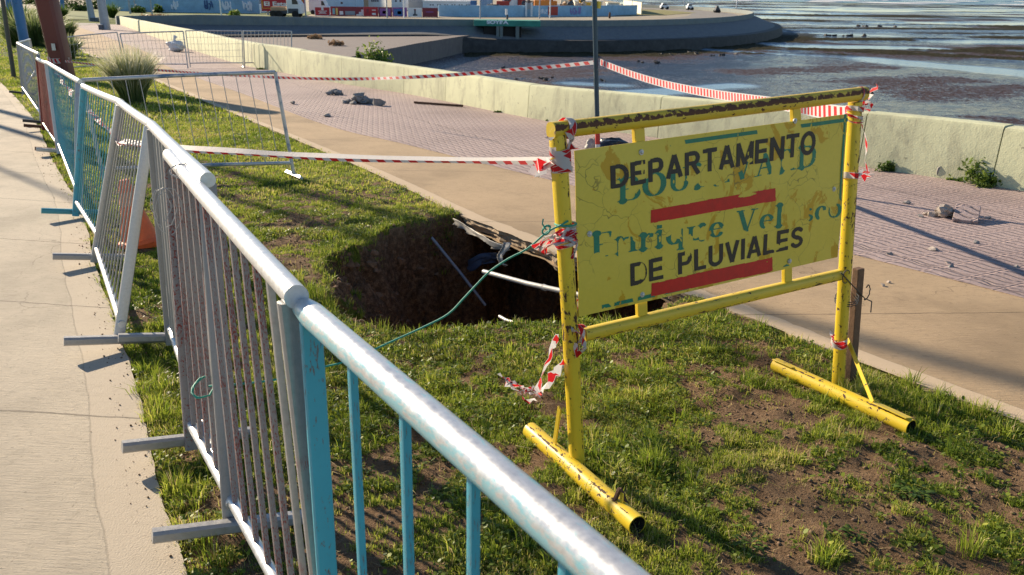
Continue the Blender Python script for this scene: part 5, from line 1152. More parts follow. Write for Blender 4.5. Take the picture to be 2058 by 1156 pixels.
# ================================================================ CONE, BAGS, RUBBLE
cb = hit(283, 486); cb[2] = float(ground_z(cb[0], cb[1])); t = thing('traffic_cone', 'orange traffic cone standing on the grass behind the leaning barrier', 'traffic cone', cb)
ch = aty(268, 362, cb[1])[2]-cb[2]
mb = MB(); pr = [(0, .045), (.03, .045), (.05, .16), (.07, .155), (.10, .13), (.55, .075), (.95, .04), (1, .036)]; mb.tube([cb+(0, 0, .0)+np.array([-.06*z, 0, z*ch]) for z, r in pr[2:]], [r for z, r in pr[2:]], 24, True, (1, 0, 0)); mb.build('cone', M['orange'], t)
mb = MB(); mb.tube([cb, cb+(0, 0, .035), cb+(0, 0, .045)], [.135, .135, .11], 8, True, (1, .4, 0), sq=7); mb.build('base', M['orange'], t)
mb = MB(); mb.tube([cb+np.array([-.06*z, 0, z*ch]) for z in (.62, .82)], [.073, .053], 24, False, (1, 0, 0)); mb.build('band', simple('faded_cone_band', (.70, .28, .16), .5), t)
def chunk(mb, c, r, seed, flat=.7):
    rr_ = np.random.default_rng(seed); P = rr_.normal(size=(12, 3)); P /= np.linalg.norm(P, axis=1)[:, None]; P *= r*(.7+.5*rr_.random((12, 1))); P[:, 2] *= flat
    import bmesh
    bm = bmesh.new(); [bm.verts.new(p) for p in P]; bmesh.ops.convex_hull(bm, input=bm.verts); vs = [v for v in bm.verts if v.link_faces]; ix = {v: i for i, v in enumerate(vs)}
    mb.add([np.array(v.co)+c for v in vs], [tuple(ix[v] for v in f.verts) for f in bm.faces]); bm.free()
def rubblepile(label, px, py, wpx, n, rmax, m, seed, hh=1.0):
    c = hit(px, py); rr_ = random.Random(seed); w_ = abs(aty(px+wpx/2, py, c[1])[0]-aty(px-wpx/2, py, c[1])[0]); root = thing('rubble_pile', label, 'rubble', (c[0], c[1], G(c[1])), 'rubble heaps on the promenade')
    for i in range(n):
        a = rr_.gauss(0, .27); d = rr_.gauss(0, .22); r = rmax*rr_.uniform(.35, 1.0)*(1.25-abs(a)); x = c[0]+a*w_; y = c[1]+d*w_*.7; mb = MB(); chunk(mb, np.array([x, y, G(y)+r*.45+max(0, (.35-abs(a)-abs(d)))*rmax*2.2*hh]), r, seed*97+i); mb.build('chunk', m, root, smooth=False)
rubblepile('heap of broken grey concrete lumps in the middle of the paving', 724, 208, 62, 30, .12, M['rubble'], 3, 1.3)
rubblepile('small flat heap of broken grey concrete farther up the paving', 672, 191, 28, 12, .12, M['rubble'], 5, .4)
rubblepile('heap of broken pinkish and grey paving right of the yellow sign', 1895, 436, 60, 30, .062, M['rubblewarm'], 8, 1.5)
c = hit(762, 213); mb = MB(); chunk(mb, np.array([c[0], c[1], G(c[1])+.05]), .16, 77, .5); tag(mb.build('concrete_lump', M['rubble'], smooth=False), 'single grey concrete lump just right of the larger rubble heap', 'rubble')
c = hit(1938, 444); p0 = hit(1918, 448); p1 = hit(1950, 452); mb = MB(); mb.box(np.array([c[0]+.02, c[1]+.02, G(c[1])+.055]), np.array([.085, -.045, .0]), np.array([.075, .13, .035]), np.array([-.004, -.004, .016]))
tag(mb.build('paving_slab', M['tile'], bevel=.004, smooth=False), 'loose ridged piece of pink paving leaning on the rubble right of the sign', 'paving slab')
stones = [((1822, 410), .030), ((1875, 503), .026), ((1787, 513), .018), ((1785, 568), .012), ((1962, 490), .022), ((1905, 530), .016), ((1912, 538), .018), ((1773, 575), .014), ((2043, 538), .016), ((657, 235), .05), ((590, 210), .05), ((1984, 440), .022), ((1850, 437), .02)]
for i, (q, r) in enumerate(stones):
    c = hit(*q); mb = MB(); chunk(mb, np.array([c[0], c[1], G(c[1])+r*.5]), r*1.4, 300+i, .6)
    tag(mb.build('stone', M['rubblewarm'] if i % 2 else M['rubble'], smooth=False), ['pale stone left of the pink rubble heap', 'flat stone between the rubble and the concrete path', 'dark small stone near the paving edge by the post', 'tiny stone on the joint of path and paving', 'pale pebble below the leaning paving piece', 'pebble on the paving right of the flat stone', 'pinkish crumb near the paving edge', 'light chip on the concrete path beside the wooden stake', 'pebble at the right edge of the paving', 'white stone on the seam of path and paving, mid distance', 'dark stone on the paving behind the tilted mesh panel', 'pale stone right of the leaning paving piece', 'stone left of the pink rubble heap, touching it'][i], 'stone', 'loose stones on the promenade')
a, b = hit(833, 209), hit(930, 216); mb = MB(); mb.tube([a+(0, 0, .03), b+(0, 0, .03)], .022, 8); tag(mb.build('iron_bar', M['rusty']), 'rusty bar lying flat on the pink paving near the wall', 'bar')
a, b = hit(1700, 346), hit(1800, 350)
a = hit(1892, 358); mb = MB(); mb.tube([np.array([a[0], a[1]-.02, G(a[1])+.075]), np.array([a[0]+.01, a[1]+.04, G(a[1])+.08])], .068, 12, True, sq=3); tag(mb.build('drain_cap', M['rubble']), 'round dark drain outlet at the foot of the wall beside the weeds', 'drain')
a = aty(638, 113, 22.2); mb = MB(); mb.tube([aty(640, 106, 22.4), np.array([*hit(690, 158)[:2], G(hit(690, 158)[1])+.02])], .03, 8); tag(mb.build('iron_bar', M['darkpost']), 'bar leaning diagonally against the wall where the mesh fence ends', 'bar')
def bag(label, px, py, w_, h_, m, seed, y=None):
    c = hit(px, py); mb = MB(); n, k = 24, 12; vs = []
    for j in range(k+1):
        ph = math.pi*j/k
        for i in range(n):
            a = 2*math.pi*i/n; f = .45+1.5*(float(fbm(math.cos(a)*1.5+seed, math.sin(a)*1.5+j*.7, 4, seed))-.2); r = math.sin(ph)**.7*f
            vs.append((c[0]+w_*r*math.cos(a), c[1]+w_*.7*r*math.sin(a), G(c[1])+h_*(1-math.cos(ph))/2*(.75+.5*f)))
    mb.add(vs, [(j*n+i, j*n+(i+1) % n, (j+1)*n+(i+1) % n, (j+1)*n+i) for j in range(k) for i in range(n)]); return mb
mb = bag('', 354, 104, .44, .34, M['whitebag'], 5); c = hit(354, 104)
t = thing('rubbish_bag', 'tied white bag sitting on the promenade behind the mesh panels', 'bag', (c[0], c[1], G(c[1]))); mb.build('sack', M['whitebag'], t, sub=1)
mb = MB(); mb.tube([(c[0], c[1], G(c[1])+.36), (c[0]-.02, c[1], G(c[1])+.5), (c[0]+.05, c[1], G(c[1])+.62)], [.09, .04, .09], 9); mb.build('knot', M['whitebag'], t)
mb = bag('', 1228, 312, .27, .17, M['bag'], 9); tag(mb.build('rubbish_bag', M['bag'], sub=1), 'crumpled black bag lying at the foot of the slender navy pole', 'bag')
mb = bag('', 1190, 312, .10, .16, M['whitebag'], 4); tag(mb.build('plastic_scrap', M['geotextile'], sub=1), 'pale crumpled scrap beside the red and white foot of the navy pole', 'scrap')
mb = bag('', 1275, 306, .14, .10, M['bag'], 14); tag(mb.build('plastic_scrap', M['bag'], sub=1), 'dark crumpled scrap right of the black bag, half hidden by the sign', 'scrap')

# ================================================================ VEGETATION
def blades(cx, cy, cz, n, h, spread, lean, wid, tint, rs, curve=.5, seg=2):
    """returns verts, tris, quads, tint for n blades around every centre"""
    m = len(cx); T = m*n; ci = np.repeat(np.arange(m), n); a = rs.random(T)*2*np.pi; rad = rs.random(T)**.7*spread[ci] if np.ndim(spread) else rs.random(T)**.7*spread
    bx_ = cx[ci]+np.cos(a)*rad; by_ = cy[ci]+np.sin(a)*rad; bz_ = cz[ci]
    a2 = a+rs.normal(0, .7, T); hh = (h[ci] if np.ndim(h) else h)*rs.uniform(.45, 1.15, T); ln = lean*rs.uniform(.15, 1.25, T); dx = np.cos(a2)*ln*hh; dy = np.sin(a2)*ln*hh
    fa = rs.random(T)*2*np.pi; w_ = wid*rs.uniform(.6, 1.3, T); wx, wy = np.cos(fa)*w_/2, np.sin(fa)*w_/2
    zt_ = hh*np.sqrt(np.clip(1-np.clip(ln, 0, .95)**2*.7, .1, 1))
    P0a = np.stack([bx_-wx, by_-wy, bz_-.01], -1); P0b = np.stack([bx_+wx, by_+wy, bz_-.01], -1)
    mx, my, mz = bx_+dx*(1-curve)*.5, by_+dy*(1-curve)*.5, bz_+zt_*.58
    P1a = np.stack([mx-wx*.8, my-wy*.8, mz], -1); P1b = np.stack([mx+wx*.8, my+wy*.8, mz], -1); P2 = np.stack([bx_+dx, by_+dy, bz_+zt_*(1-curve*.25*ln)], -1)
    V = np.stack([P0a, P0b, P1b, P1a, P2], 1).reshape(-1, 3); b0_ = np.arange(T)*5
    F4 = np.stack([b0_, b0_+1, b0_+2, b0_+3], -1); F3 = np.stack([b0_+3, b0_+2, b0_+4], -1)
    tt = np.clip((tint[ci] if np.ndim(tint) else tint)+rs.normal(0, .13, T), 0, .92); st_ = rs.random(T) < .045; tt = np.where(st_, rs.uniform(.93, 1, T), tt)
    A = np.repeat(tt, 5)+np.tile([-.08, -.08, .0, .0, .10], T); return V, F3, F4, np.clip(A, 0, 1)
def merge(parts):
    V = []; F3 = []; F4 = []; A = []; o = 0
    for v, f3, f4, a in parts: V.append(v); F3.append(f3+o); F4.append(f4+o); A.append(a); o += len(v)
    return np.concatenate(V), np.concatenate(F3), np.concatenate(F4), np.concatenate(A)
midc = [tuple(p) for p in midl[::2]]; lec = [tuple(p) for p in leftE[::2]]
def ok_grass(x, y, margin=.0):
    s = inside(MIDPOLY, x, y) | inside(LEFTPOLY, x, y) | inside([tuple(p) for p in midr[::3]]+LANDR[::-1], x, y)
    hx = inside(HOLE, x, y) & (pdist(HOLE, x, y) > .03)
    left = (x < np.interp(y, leftE[::-1, 1], leftE[::-1, 0])-.0) & (y < 20.5)
    right = x > np.interp(y, midl[::-1, 1], midl[::-1, 0])+.02
    return ~(s | hx | left | right)
def scatter(n, x0, x1, y0, y1, thr, rs):
    x = rs.uniform(x0, x1, n); y = rs.uniform(y0, y1, n); k = ok_grass(x, y); x, y = x[k], y[k]; d = turf_density(x, y)
    edge = np.minimum(pdist(midc, x, y, False), pdist(lec, x, y, False)); d = d+np.clip(.14-edge, 0, .14)*1.1
    k = rs.random(len(x)) < np.clip((d-thr)/.07, 0, 1); return x[k], y[k], d[k]
rs = np.random.default_rng(5); parts = []
for (n, x0, x1, y0, y1, thr, nb, h, wd, spr) in (
    (46000, -1.9, 2.6, .9, 3.6, .515, 9, .027, .0027, .022), (2600, -1.9, 2.6, .9, 3.6, .40, 11, .032, .0026, .018), (1200, -1.9, 2.6, .9, 3.6, .56, 26, .075, .0036, .035),
    (44000, -4.2, 1.9, 3.6, 7.2, .505, 8, .030, .0036, .03), (1500, -4.2, 1.9, 3.6, 7.2, .55, 20, .080, .0046, .045),
    (26000, -9, .2, 7.2, 13, .47, 7, .038, .0075, .06), (30000, -24, -3, 13, 30, .44, 7, .062, .015, .11), (14000, -60, -9, 30, 75, .44, 6, .09, .04, .25)):
    x, y, d = scatter(n, x0, x1, y0, y1, thr, rs); hv = h*(.50+1.5*np.clip(d-.48, 0, .3))*rs.uniform(.6, 1.4, len(x)); tn = .30+.62*fbm(x*1.1+40, y*1.1, 3, 141)+.55*(fbm(x*5, y*5, 2, 143)-.5)+rs.normal(0, .08, len(x))
    parts.append(blades(x, y, ground_z(x, y), nb, hv, np.full(len(x), spr), .75, wd, tn, rs))
x = rs.uniform(-1.9, 2.7, 9000); y = rs.uniform(.9, 7, 9000); k = ok_grass(x, y); x, y = x[k], y[k]
parts.append(blades(x, y, ground_z(x, y)+.004, 1, np.full(len(x), .05), .02, 2.6, .0022, np.full(len(x), .97), rs, .9))
# long tufts at named spots, and along the lip of the hole
tf = [(985, 640, .14, 60), (620, 585, .11, 90), (640, 600, .10, 70), (600, 560, .10, 60), (660, 610, .09, 50), (1655, 1120, .09, 80), (1950, 1100, .10, 80), (1175, 905, .07, 50), (1690, 640, .06, 40), (1520, 640, .07, 50), (770, 660, .07, 40), (880, 665, .06, 40), (830, 668, .06, 36), (700, 672, .06, 40), (930, 905, .07, 60), (1310, 930, .08, 70), (1390, 880, .07, 50), (890, 440, .06, 40), (880, 425, .06, 40), (860, 415, .05, 40), (740, 430, .05, 40), (350, 985, .09, 60), (385, 1010, .08, 50), (340, 780, .08, 50), (400, 1080, .09, 60), (430, 1120, .09, 60), (1870, 760, .06, 50), (1960, 820, .07, 60), (2020, 870, .08, 60)]
P_ = np.array([hit(a, b)[:2] for a, b, _, _ in tf])
for i, (a, b, h, n) in enumerate(tf): parts.append(blades(P_[i:i+1, 0], P_[i:i+1, 1], np.array([float(ground_z(P_[i, 0], P_[i, 1]))]), n, h, .05, .6, .0038, np.array([.62]), rs))
cx_ = rs.uniform(-1.35, -.2, 700); cy_ = rs.uniform(4.2, 6.6, 700); k = inside(HOLE, cx_, cy_) & (pdist(HOLE, cx_, cy_) < .55); cx_, cy_ = cx_[k][:150], cy_[k][:150]; mb = MB()
for i in range(len(cx_)): r_c = .012+.05*rs.random()**2.5; chunk(mb, np.array([cx_[i], cy_[i], float(ground_z(cx_[i], cy_[i]))+r_c*.3]), r_c, 900+i, .8)
M['clod'] = simple('damp_soil_clods', (.19, .11, .065), .95, 0, .45, 30, .9)
tag(mb.build('soil_clods', M['clod'], smooth=False), 'clods of damp brown soil fallen into the hole', 'soil', kind='stuff')
rp_ = resample([tuple(p) for p in HOLE[:11]], .012); rp_ = rp_+rs.normal(0, .02, rp_.shape); mb = MB()
for p in rp_[::5]:
    z = float(ground_z(p[0], p[1])); q_ = np.array([p[0], p[1], z]); dd_ = np.array([.1-p[0]*0, 5.3, 0])-np.array([p[0], p[1], 0]); dd_ = dd_/np.linalg.norm(dd_); l = rs.uniform(.03, .14)
    mb.tube([q_-(0, 0, .01), q_+dd_*l*.35+np.array([rs.normal(0, .01), rs.normal(0, .01), .0]), q_+dd_*l*.5+np.array([rs.normal(0, .02), 0, -l])], [.0016, .0012, .0006], 4, False)
tag(mb.build('roots', simple('fine_roots', (.26, .19, .11), .9)), 'fine roots hanging from the turf round the rim of the hole', 'roots', kind='stuff')
# sunlit fringe round the hole
hp = np.array(HOLE[:13]); hs = resample([tuple(p) for p in hp], .03); hs = hs+rs.normal(0, .03, hs.shape); k = ~inside(HOLE, hs[:, 0], hs[:, 1]) & (hs[:, 1] < 6.7); hs = hs[k]
parts.append(blades(hs[:, 0], hs[:, 1], ground_z(hs[:, 0], hs[:, 1]), 14, .055, .03, .8, .0036, np.full(len(hs), .55), rs))
# grass turning up inside the collapsed turf
hx = rs.uniform(-1.5, -.5, 2600); hy = rs.uniform(4.3, 6.2, 2600); ii_ = np.clip(np.searchsorted(xs, hx)-1, 0, nx-1); jj_ = np.clip(np.searchsorted(ys, hy)-1, 0, ny-1); k = sod[ii_, jj_]; hx, hy = hx[k], hy[k]
parts.append(blades(hx, hy, ground_z(hx, hy), 12, .05, .03, .8, .004, np.full(len(hx), .45), rs))
V_, F3_, F4_, A_ = merge(parts); g_ = npmesh('grass', V_, F3_, F4_, M['grass'], {'tint': A_}); tag(g_, 'short patchy grass growing in tufts between the two concrete paths', 'grass', kind='stuff')
# low round weeds (clover) among the grass
x, y, d = scatter(90000, -2.2, 2.6, .9, 7.0, .47, rs); k = fbm(x*2.2, y*2.2, 3, 151) > .43; x, y = x[k], y[k]; n = len(x); z = ground_z(x, y)+rs.uniform(.004, .028, n); r = rs.uniform(.0035, .0085, n); a = rs.random(n)*6.28
tx, ty = rs.normal(0, .35, n), rs.normal(0, .35, n); ang = a[:, None]+np.arange(6)*np.pi/3; VX = x[:, None]+np.cos(ang)*r[:, None]; VY = y[:, None]+np.sin(ang)*r[:, None]; VZ = z[:, None]+(np.cos(ang)*tx[:, None]+np.sin(ang)*ty[:, None])*r[:, None]
V = np.stack([VX, VY, VZ], -1).reshape(-1, 3); i0 = np.arange(n)*6; F4 = np.concatenate([np.stack([i0, i0+1, i0+2, i0+3], -1), np.stack([i0, i0+3, i0+4, i0+5], -1)])
tag(npmesh('clover', V, None, F4, M['grass'], {'tint': np.repeat(np.clip(.35+rs.normal(0, .18, n), 0, .9), 6)}), 'low small leaved clover spread through the grass', 'clover', kind='stuff')
# crumbs of soil and grit
def crumbs(name, label, x, y, r, m, rs):
    n = len(x); z = ground_z(x, y)+r*.3; O = np.array([(1, 0, 0), (-1, 0, 0), (0, 1, 0), (0, -1, 0), (0, 0, .8), (0, 0, -.8)]); V = np.stack([x, y, z], -1)[:, None, :]+O[None]*r[:, None, None]*rs.uniform(.5, 1.4, (n, 6, 1))
    T = np.array([(0, 2, 4), (2, 1, 4), (1, 3, 4), (3, 0, 4), (2, 0, 5), (1, 2, 5), (3, 1, 5), (0, 3, 5)]); F = (np.arange(n)*6)[:, None, None]+T[None]
    return tag(npmesh(name, V.reshape(-1, 3), F.reshape(-1, 3), None, m), label, 'soil', kind='stuff')
M['crumb'] = simple('soil_crumbs', (.17, .11, .068), .95, 0, .45, 30, .3)
n = 70000; x = rs.uniform(-2, 2.7, n); y = rs.uniform(.9, 6.9, n); k = ok_grass(x, y) & (turf_density(x, y) < .56); x, y = x[k], y[k]
crumbs('soil_crumbs', 'loose crumbs of dry soil on the bare patches', x, y, .0018+.009*rs.random(len(x))**6, M['crumb'], rs)
lp = leftE[(leftE[:, 1] < 12)]; q = lp[rs.integers(0, len(lp), 1500)]+np.stack([-np.abs(rs.normal(0, .04, 1500)), rs.normal(0, .1, 1500)], -1)
n = len(q); zz = gz(q[:, 1])+.001; r = .0015+.006*rs.random(n)**6
o = crumbs('path_grit', 'dark crumbs of soil spilled along the edge of the left walk', q[:, 0], q[:, 1], r, M['crumb'], rs)
me = o.data; co = np.zeros(len(me.vertices)*3, np.float32); me.vertices.foreach_get('co', co); co = co.reshape(-1, 6, 3); co[:, :, 2] += (zz-(ground_z(q[:, 0], q[:, 1])))[:, None]; me.vertices.foreach_set('co', co.ravel())
# broad leaved weed in the foreground
def rosette(label, px, py, n, L, seed, name='weed', g='weeds'):
    rr_ = np.random.default_rng(seed); c = hit(px, py); c[2] = float(ground_z(c[0], c[1])) if not inside(LANDR, c[0], c[1]) else G(c[1]); V = []; F = []; A = []
    for i in range(n):
        a = rr_.random()*6.28; l = L*rr_.uniform(.35, 1); r0 = rr_.random()*L*.9; w_ = l*.34; dirv = np.array([math.cos(a), math.sin(a), 0]); sd_ = np.array([-dirv[1], dirv[0], 0]); b = c+dirv*r0+(0, 0, rr_.uniform(0, .02)); up_ = rr_.uniform(.1, .8); o = len(V)
        for t, ww in ((0, .15), (.35, .9), (.7, 1), (1, .2)):
            p = b+dirv*l*t*.8+np.array([0, 0, l*(up_*t-.5*t*t)])
            V += [p-sd_*w_*ww*.5+(0, 0, .15*w_*ww), p, p+sd_*w_*ww*.5+(0, 0, .15*w_*ww)]
        for s in range(3):
            for q in range(2): F.append((o+3*s+q, o+3*s+q+1, o+3*s+4+q, o+3*s+3+q))
        A += [rr_.uniform(.2, .75)]*12
    return tag(npmesh(name, np.array(V), None, np.array(F), M['leaf'], {'tint': A}, True), label, 'weed', g)
rosette('broad leaved weed on the bare soil in the lower right', 1835, 990, 70, .055, 3)
rosette('small broad leaved weed near the bottom edge, lower right', 1510, 1090, 36, .04, 4); rosette('pale weed beside the shadow of the sign', 1725, 1080, 30, .04, 5)
rosette('yellowish weed at the grass edge of the path behind the hole', 800, 385, 30, .07, 6)
def leafcloud(c, rx, ry, rz, n, ls, seed, tint=.5, clumps=14):
    rr_ = np.random.default_rng(seed); cc = rr_.normal(size=(clumps, 3)); cc /= np.linalg.norm(cc, axis=1)[:, None]; cc *= rr_.random((clumps, 1))**.4*.8; cc[:, 2] = np.abs(cc[:, 2])*1.1-.1; ct = rr_.normal(0, .18, clumps)
    k = rr_.integers(0, clumps, n); P = cc[k]+rr_.normal(size=(n, 3))*.20; P = P*[rx, ry, rz]+c; P[:, 2] = np.maximum(P[:, 2], c[2]-.0)
    U = rr_.normal(size=(n, 3)); U /= np.linalg.norm(U, axis=1)[:, None]; W = np.cross(U, rr_.normal(size=(n, 3))); W /= np.linalg.norm(W, axis=1)[:, None]; s = ls*rr_.uniform(.5, 1.3, (n, 1))
    V = np.stack([P-U*s, P-W*s*.45, P+U*s, P+W*s*.45], 1).reshape(-1, 3); F = np.arange(4*n).reshape(-1, 4); A = np.repeat(np.clip(tint+ct[k]+rr_.normal(0, .15, n), 0, 1), 4); return V, F, A
def bush(name, label, cat, c, rx, ry, rz, n, ls, seed, tint=.5, clumps=14, group=None, stem=True):
    c = np.array(c, float); root = thing(name, label, cat, c, group); V, F, A = leafcloud(c, rx, ry, rz, n, ls, seed, tint, clumps); npmesh('foliage', V-c, None, F, M['leaf'], {'tint': A}, parent=root)
    if stem:
        mb = MB(); rr_ = random.Random(seed)
        for i in range(6): mb.tube([c-(0, 0, .1), c+np.array([rr_.uniform(-.5, .5)*rx, rr_.uniform(-.5, .5)*ry, rz*.7])], [.03*rz, .01*rz], 6)
        mb.build('stem', M['bark'], root)
    return root
c = aty(755, 124, 21.0); bush('shrub', 'bright green leafy shrub growing over the seaward side of the wall', 'shrub', c-(0, 0, .25), .42, .35, .75, 1500, .055, 21, .78, 22)
c = aty(722, 118, 21.4); bush('shrub', 'small bright sprig left of the leafy shrub behind the wall', 'shrub', c-(0, 0, .25), .12, .12, .55, 260, .05, 22, .78, 6)
wd = [((935, 206), .10, .9), ((960, 211), .12, .9), ((985, 216), .12, .9), ((1000, 220), .07, .6), ((905, 200), .09, .6), ((870, 192), .06, .6), ((1785, 343), .10, 1.0), ((1930, 362), .07, .7), ((1975, 368), .16, 1.35), ((1995, 374), .13, 1.0), ((1385, 297), .07, 1), ((1113, 243), .06, .9), ((1008, 226), .05, .6), ((845, 186), .05, .5), ((530, 140), .10, .4), ((552, 145), .08, .4), ((640, 148), .1, .4)]
wl_lab = ['weed clump at the wall foot opposite the rusty bar', 'second weed clump at the wall foot right of the rusty bar', 'third and widest weed clump at the wall foot, mid distance', 'little weed just left of the first near wall joint', 'weed at the wall foot above the rusty bar', 'tiny weed at the wall foot right of the rubble heap', 'weed tuft at the wall foot just right of the sign post', 'small weed between drain outlet and large weed', 'large dark green weed at the wall foot on the right', 'smaller weed touching the large one at the right end of the wall', 'weed sprig at the wall foot seen above the sign board', 'weed sprig at the wall foot left of the navy pole', 'bare little weed beside the wall joint left of the sign', 'small weed under a wall joint beyond the rubble', 'weed at the wall foot behind the last mesh panel', 'weed at the wall foot at the end post of the mesh fence', 'weed at the wall foot just past the mesh fence']
for i, (q, r, h) in enumerate(wd):
    c = hit(*q); c[2] = G(c[1]); bush('weed', wl_lab[i], 'weed', c-(.05, .05, 0), r*1.6, r*.8, r*h*1.3, int(300+1800*r), .020+.08*r, 400+i, .62, 8, 'weeds along the foot of the wall', False)
# tussock and flax bushes
def tussock(name, label, cat, c, n, h, spread, lean, wid, seed, m, tint, group=None, plume=0):
    c = np.array(c, float); rs_ = np.random.default_rng(seed); root = thing(name, label, cat, c, group)
    T = n; a = rs_.random(T)*6.28; rad = rs_.random(T)**.6*spread; L = h*rs_.uniform(.5, 1.1, T); ln = lean*rs_.random(T)**.7; K = 6; V = np.zeros((T, K, 2, 3)); fa = rs_.random(T)*6.28
    for k in range(K):
        t = k/(K-1); out = ln*L*(t**1.7); z = L*(t-.32*ln*t*t*1.6)*.95; x = c[0]+np.cos(a)*(rad+out); y = c[1]+np.sin(a)*(rad+out); w_ = wid*(1-t**2.5*.9)*(.6+.4*(t > 0)); wx, wy = np.cos(fa)*w_/2, np.sin(fa)*w_/2
        V[:, k, 0] = np.stack([x-wx, y-wy, c[2]+z], -1); V[:, k, 1] = np.stack([x+wx, y+wy, c[2]+z], -1)
    V = V.reshape(-1, 3); b = (np.arange(T)*K*2)[:, None]+np.arange(K-1)[None]*2; F = np.stack([b, b+1, b+3, b+2], -1).reshape(-1, 4)
    tt = tint+rs_.normal(0, .12, T); A = np.repeat(tt, K*2)+np.tile(np.repeat(np.linspace(-.25, .38, K), 2), T); npmesh('foliage', V-c, None, F, m, {'tint': np.clip(A, 0, 1)}, parent=root)
    return root
c = hit(268, 205); c[2] = float(ground_z(c[0], c[1])); hT = aty(285, 112, c[1])[2]-c[2]
tussock('grass_tussock', 'tall pale tussock of arching ornamental grass behind the tilted mesh panel', 'ornamental grass', c, 2600, hT*1.30, .22, .50, .014, 3, M['pampas'], .56)
fb = [((72, 92), 1.9, 1.5, 'large flax bush between the blue mast and the maroon mast'), ((38, 62), 2.2, 1.3, 'flax bush left of the blue mast'), ((42, 92), 1.2, .9, 'low flax bush at the foot of the blue mast'), ((124, 39), 2.1, .9, 'small flax bush on the lawn right of the maroon mast'), ((226, 36), 2.3, .8, 'small flax bush just left of where the wall begins'), ((140, 118), .9, .35, 'narrow clump of tall grass against the leaning mesh panel'), ((138, 75), 1.2, .5, 'flowering grass clump right of the maroon mast')]
for i, (q, h, s, lab) in enumerate(fb):
    c = hit(*q); c[2] = G(c[1]); tussock('flax_bush', lab, 'bush', c, int(340+260*s), h, s*.45, .75, .05+.012*s, 30+i, M['pampas'] if i in (0, 2, 5, 6) else M['leaf'], .34, 'flax bushes on the left lawn')
# dry weeds on the bay floor and at the parapet
dw = [((560, 58), 2.4), ((574, 62), 1.5), ((735, 47), 2.2), ((742, 48), 1.5), ((766, 55), 1.6), ((635, 77), .9), ((674, 90), 1.0), ((300, 33), 3.2), ((325, 42), 2.2), ((410, 47), 1.2)]
dl_ = ['long tan clump of dry weed high on the sloping concrete, left', 'tan dry weed right of the long clump', 'dry weed clump under the parapet near the red hoardings', 'second dry weed clump under the parapet', 'pale dry weed lower than the pair under the parapet', 'small tan weed on the open bay floor', 'small tan weed nearest the leafy shrub', 'wide brown weeds where the wall turns', 'brown weeds beside the turn of the wall', 'dark weed on the shaded slope behind the mesh fence']
for i, (q, s) in enumerate(dw):
    c = atz(q[0], q[1], -3.6 if i < 5 or i == 9 else (-3.9 if i < 7 else -2.6)); bm_ = leafcloud(c, s, .5, .38, 260, .16, 60+i, .5, 9); tag(npmesh('dry_weed', bm_[0], None, bm_[1], M['drygrass'], {'tint': bm_[2]}), dl_[i], 'weed', 'dry weeds on the sloping concrete')
# bushes and small trees on the far lawn
lb = [((150, 17), 5, 1.6, 2.6, .25, 'dark round bush on the far lawn behind the first lamp post'), ((165, 22), 3.2, 1.2, 1.8, .35, 'green bush beside the dark round one'), ((195, 18), 3.4, 1.2, 2.4, .25, 'dark bush behind the second lamp post'), ((98, 12), 5, 1.5, 3, .3, 'wide bush at the top edge left of the blue post'), ((62, 8), 5, 1.5, 3, .3, 'dark bush behind the flax at the top left'), ((233, 18), 2.4, 1, 2.4, .4, 'slim bush in front of the pale blue wall'), ((262, 18), 3, 1, 2.6, .35, 'bush standing at the left end of the shadowed parapet'), ((278, 26), 2.6, 1, 1.8, .4, 'low bush in front of the graffiti wall'), ((284, 24), 2, 1, 1.5, .5, 'low reddish bush in front of the graffiti wall'), ((365, 22), 1.6, .8, 1.6, .4, 'round bush below the white shed roof'), ((405, 25), 1.4, .8, 1.3, .75, 'bright tuft along the graffiti wall'), ((422, 25), 1.2, .8, 1.1, .6, 'small bush right of the bright tuft'), ((474, 33), 2.2, 1.0, 1.7, .7, 'yellow green bush in front of the white domes'), ((320, 26), 1.5, .8, 1.6, .45, 'small bush in the middle of the graffiti wall')]
for i, (q, rx, ry, rz, tn, lab) in enumerate(lb):
    c = atz(q[0], q[1], -3.0); s = c[1]/150; bush('bush', lab, 'bush', c, rx*s*.55, ry*s, rz*s*.75, 700, .24, 500+i, tn, 12, 'bushes on the far lawn')
# ================================================================ FAR SHORE: hoardings, vehicles, buildings
FZ = -3.0
def fy(py, px=800): return float(atz(px, py, FZ)[1])
def fx(px, py, y): return float(aty(px, py, y)[0])
def fz(px, py, y): return float(aty(px, py, y)[2])
def rect(px0, px1, pyt, pyb, ybase=None):
    """surveyed box front: x0, x1, y, zbase, ztop"""
    y = fy(ybase if ybase is not None else pyb, (px0+px1)/2); return fx(px0, pyb, y), fx(px1, pyb, y), y, FZ if ybase is None else fz((px0+px1)/2, pyb, y), fz((px0+px1)/2, pyt, y)
def fm(name, col, rough=.7, var=.12, metal=0): return simple(name, col, rough, metal, var, .8, 0)
M['hoard'] = fm('crimson_hoarding', (.42, .03, .04)); M['hoard2'] = fm('maroon_hoarding', (.22, .035, .05)); M['white'] = fm('white_painted_panel', (.74, .76, .78)); M['purple'] = fm('purple_print', (.25, .10, .32)); M['paleblue'] = fm('pale_blue_panel', (.38, .52, .66)); M['gold'] = fm('gold_paint', (.75, .42, .06))
M['yellowp'] = fm('mural_yellow', (.60, .50, .15)); M['cyanp'] = fm('mural_cyan', (.15, .45, .55)); M['greyp'] = fm('grey_cladding', (.30, .33, .37)); M['dkglass'] = simple('dark_window_glass', (.03, .04, .05), .15, 0, .2, 2, 0); M['tyre'] = simple('tyre_rubber', (.02, .02, .02), .9, 0, .2, 5, 0)
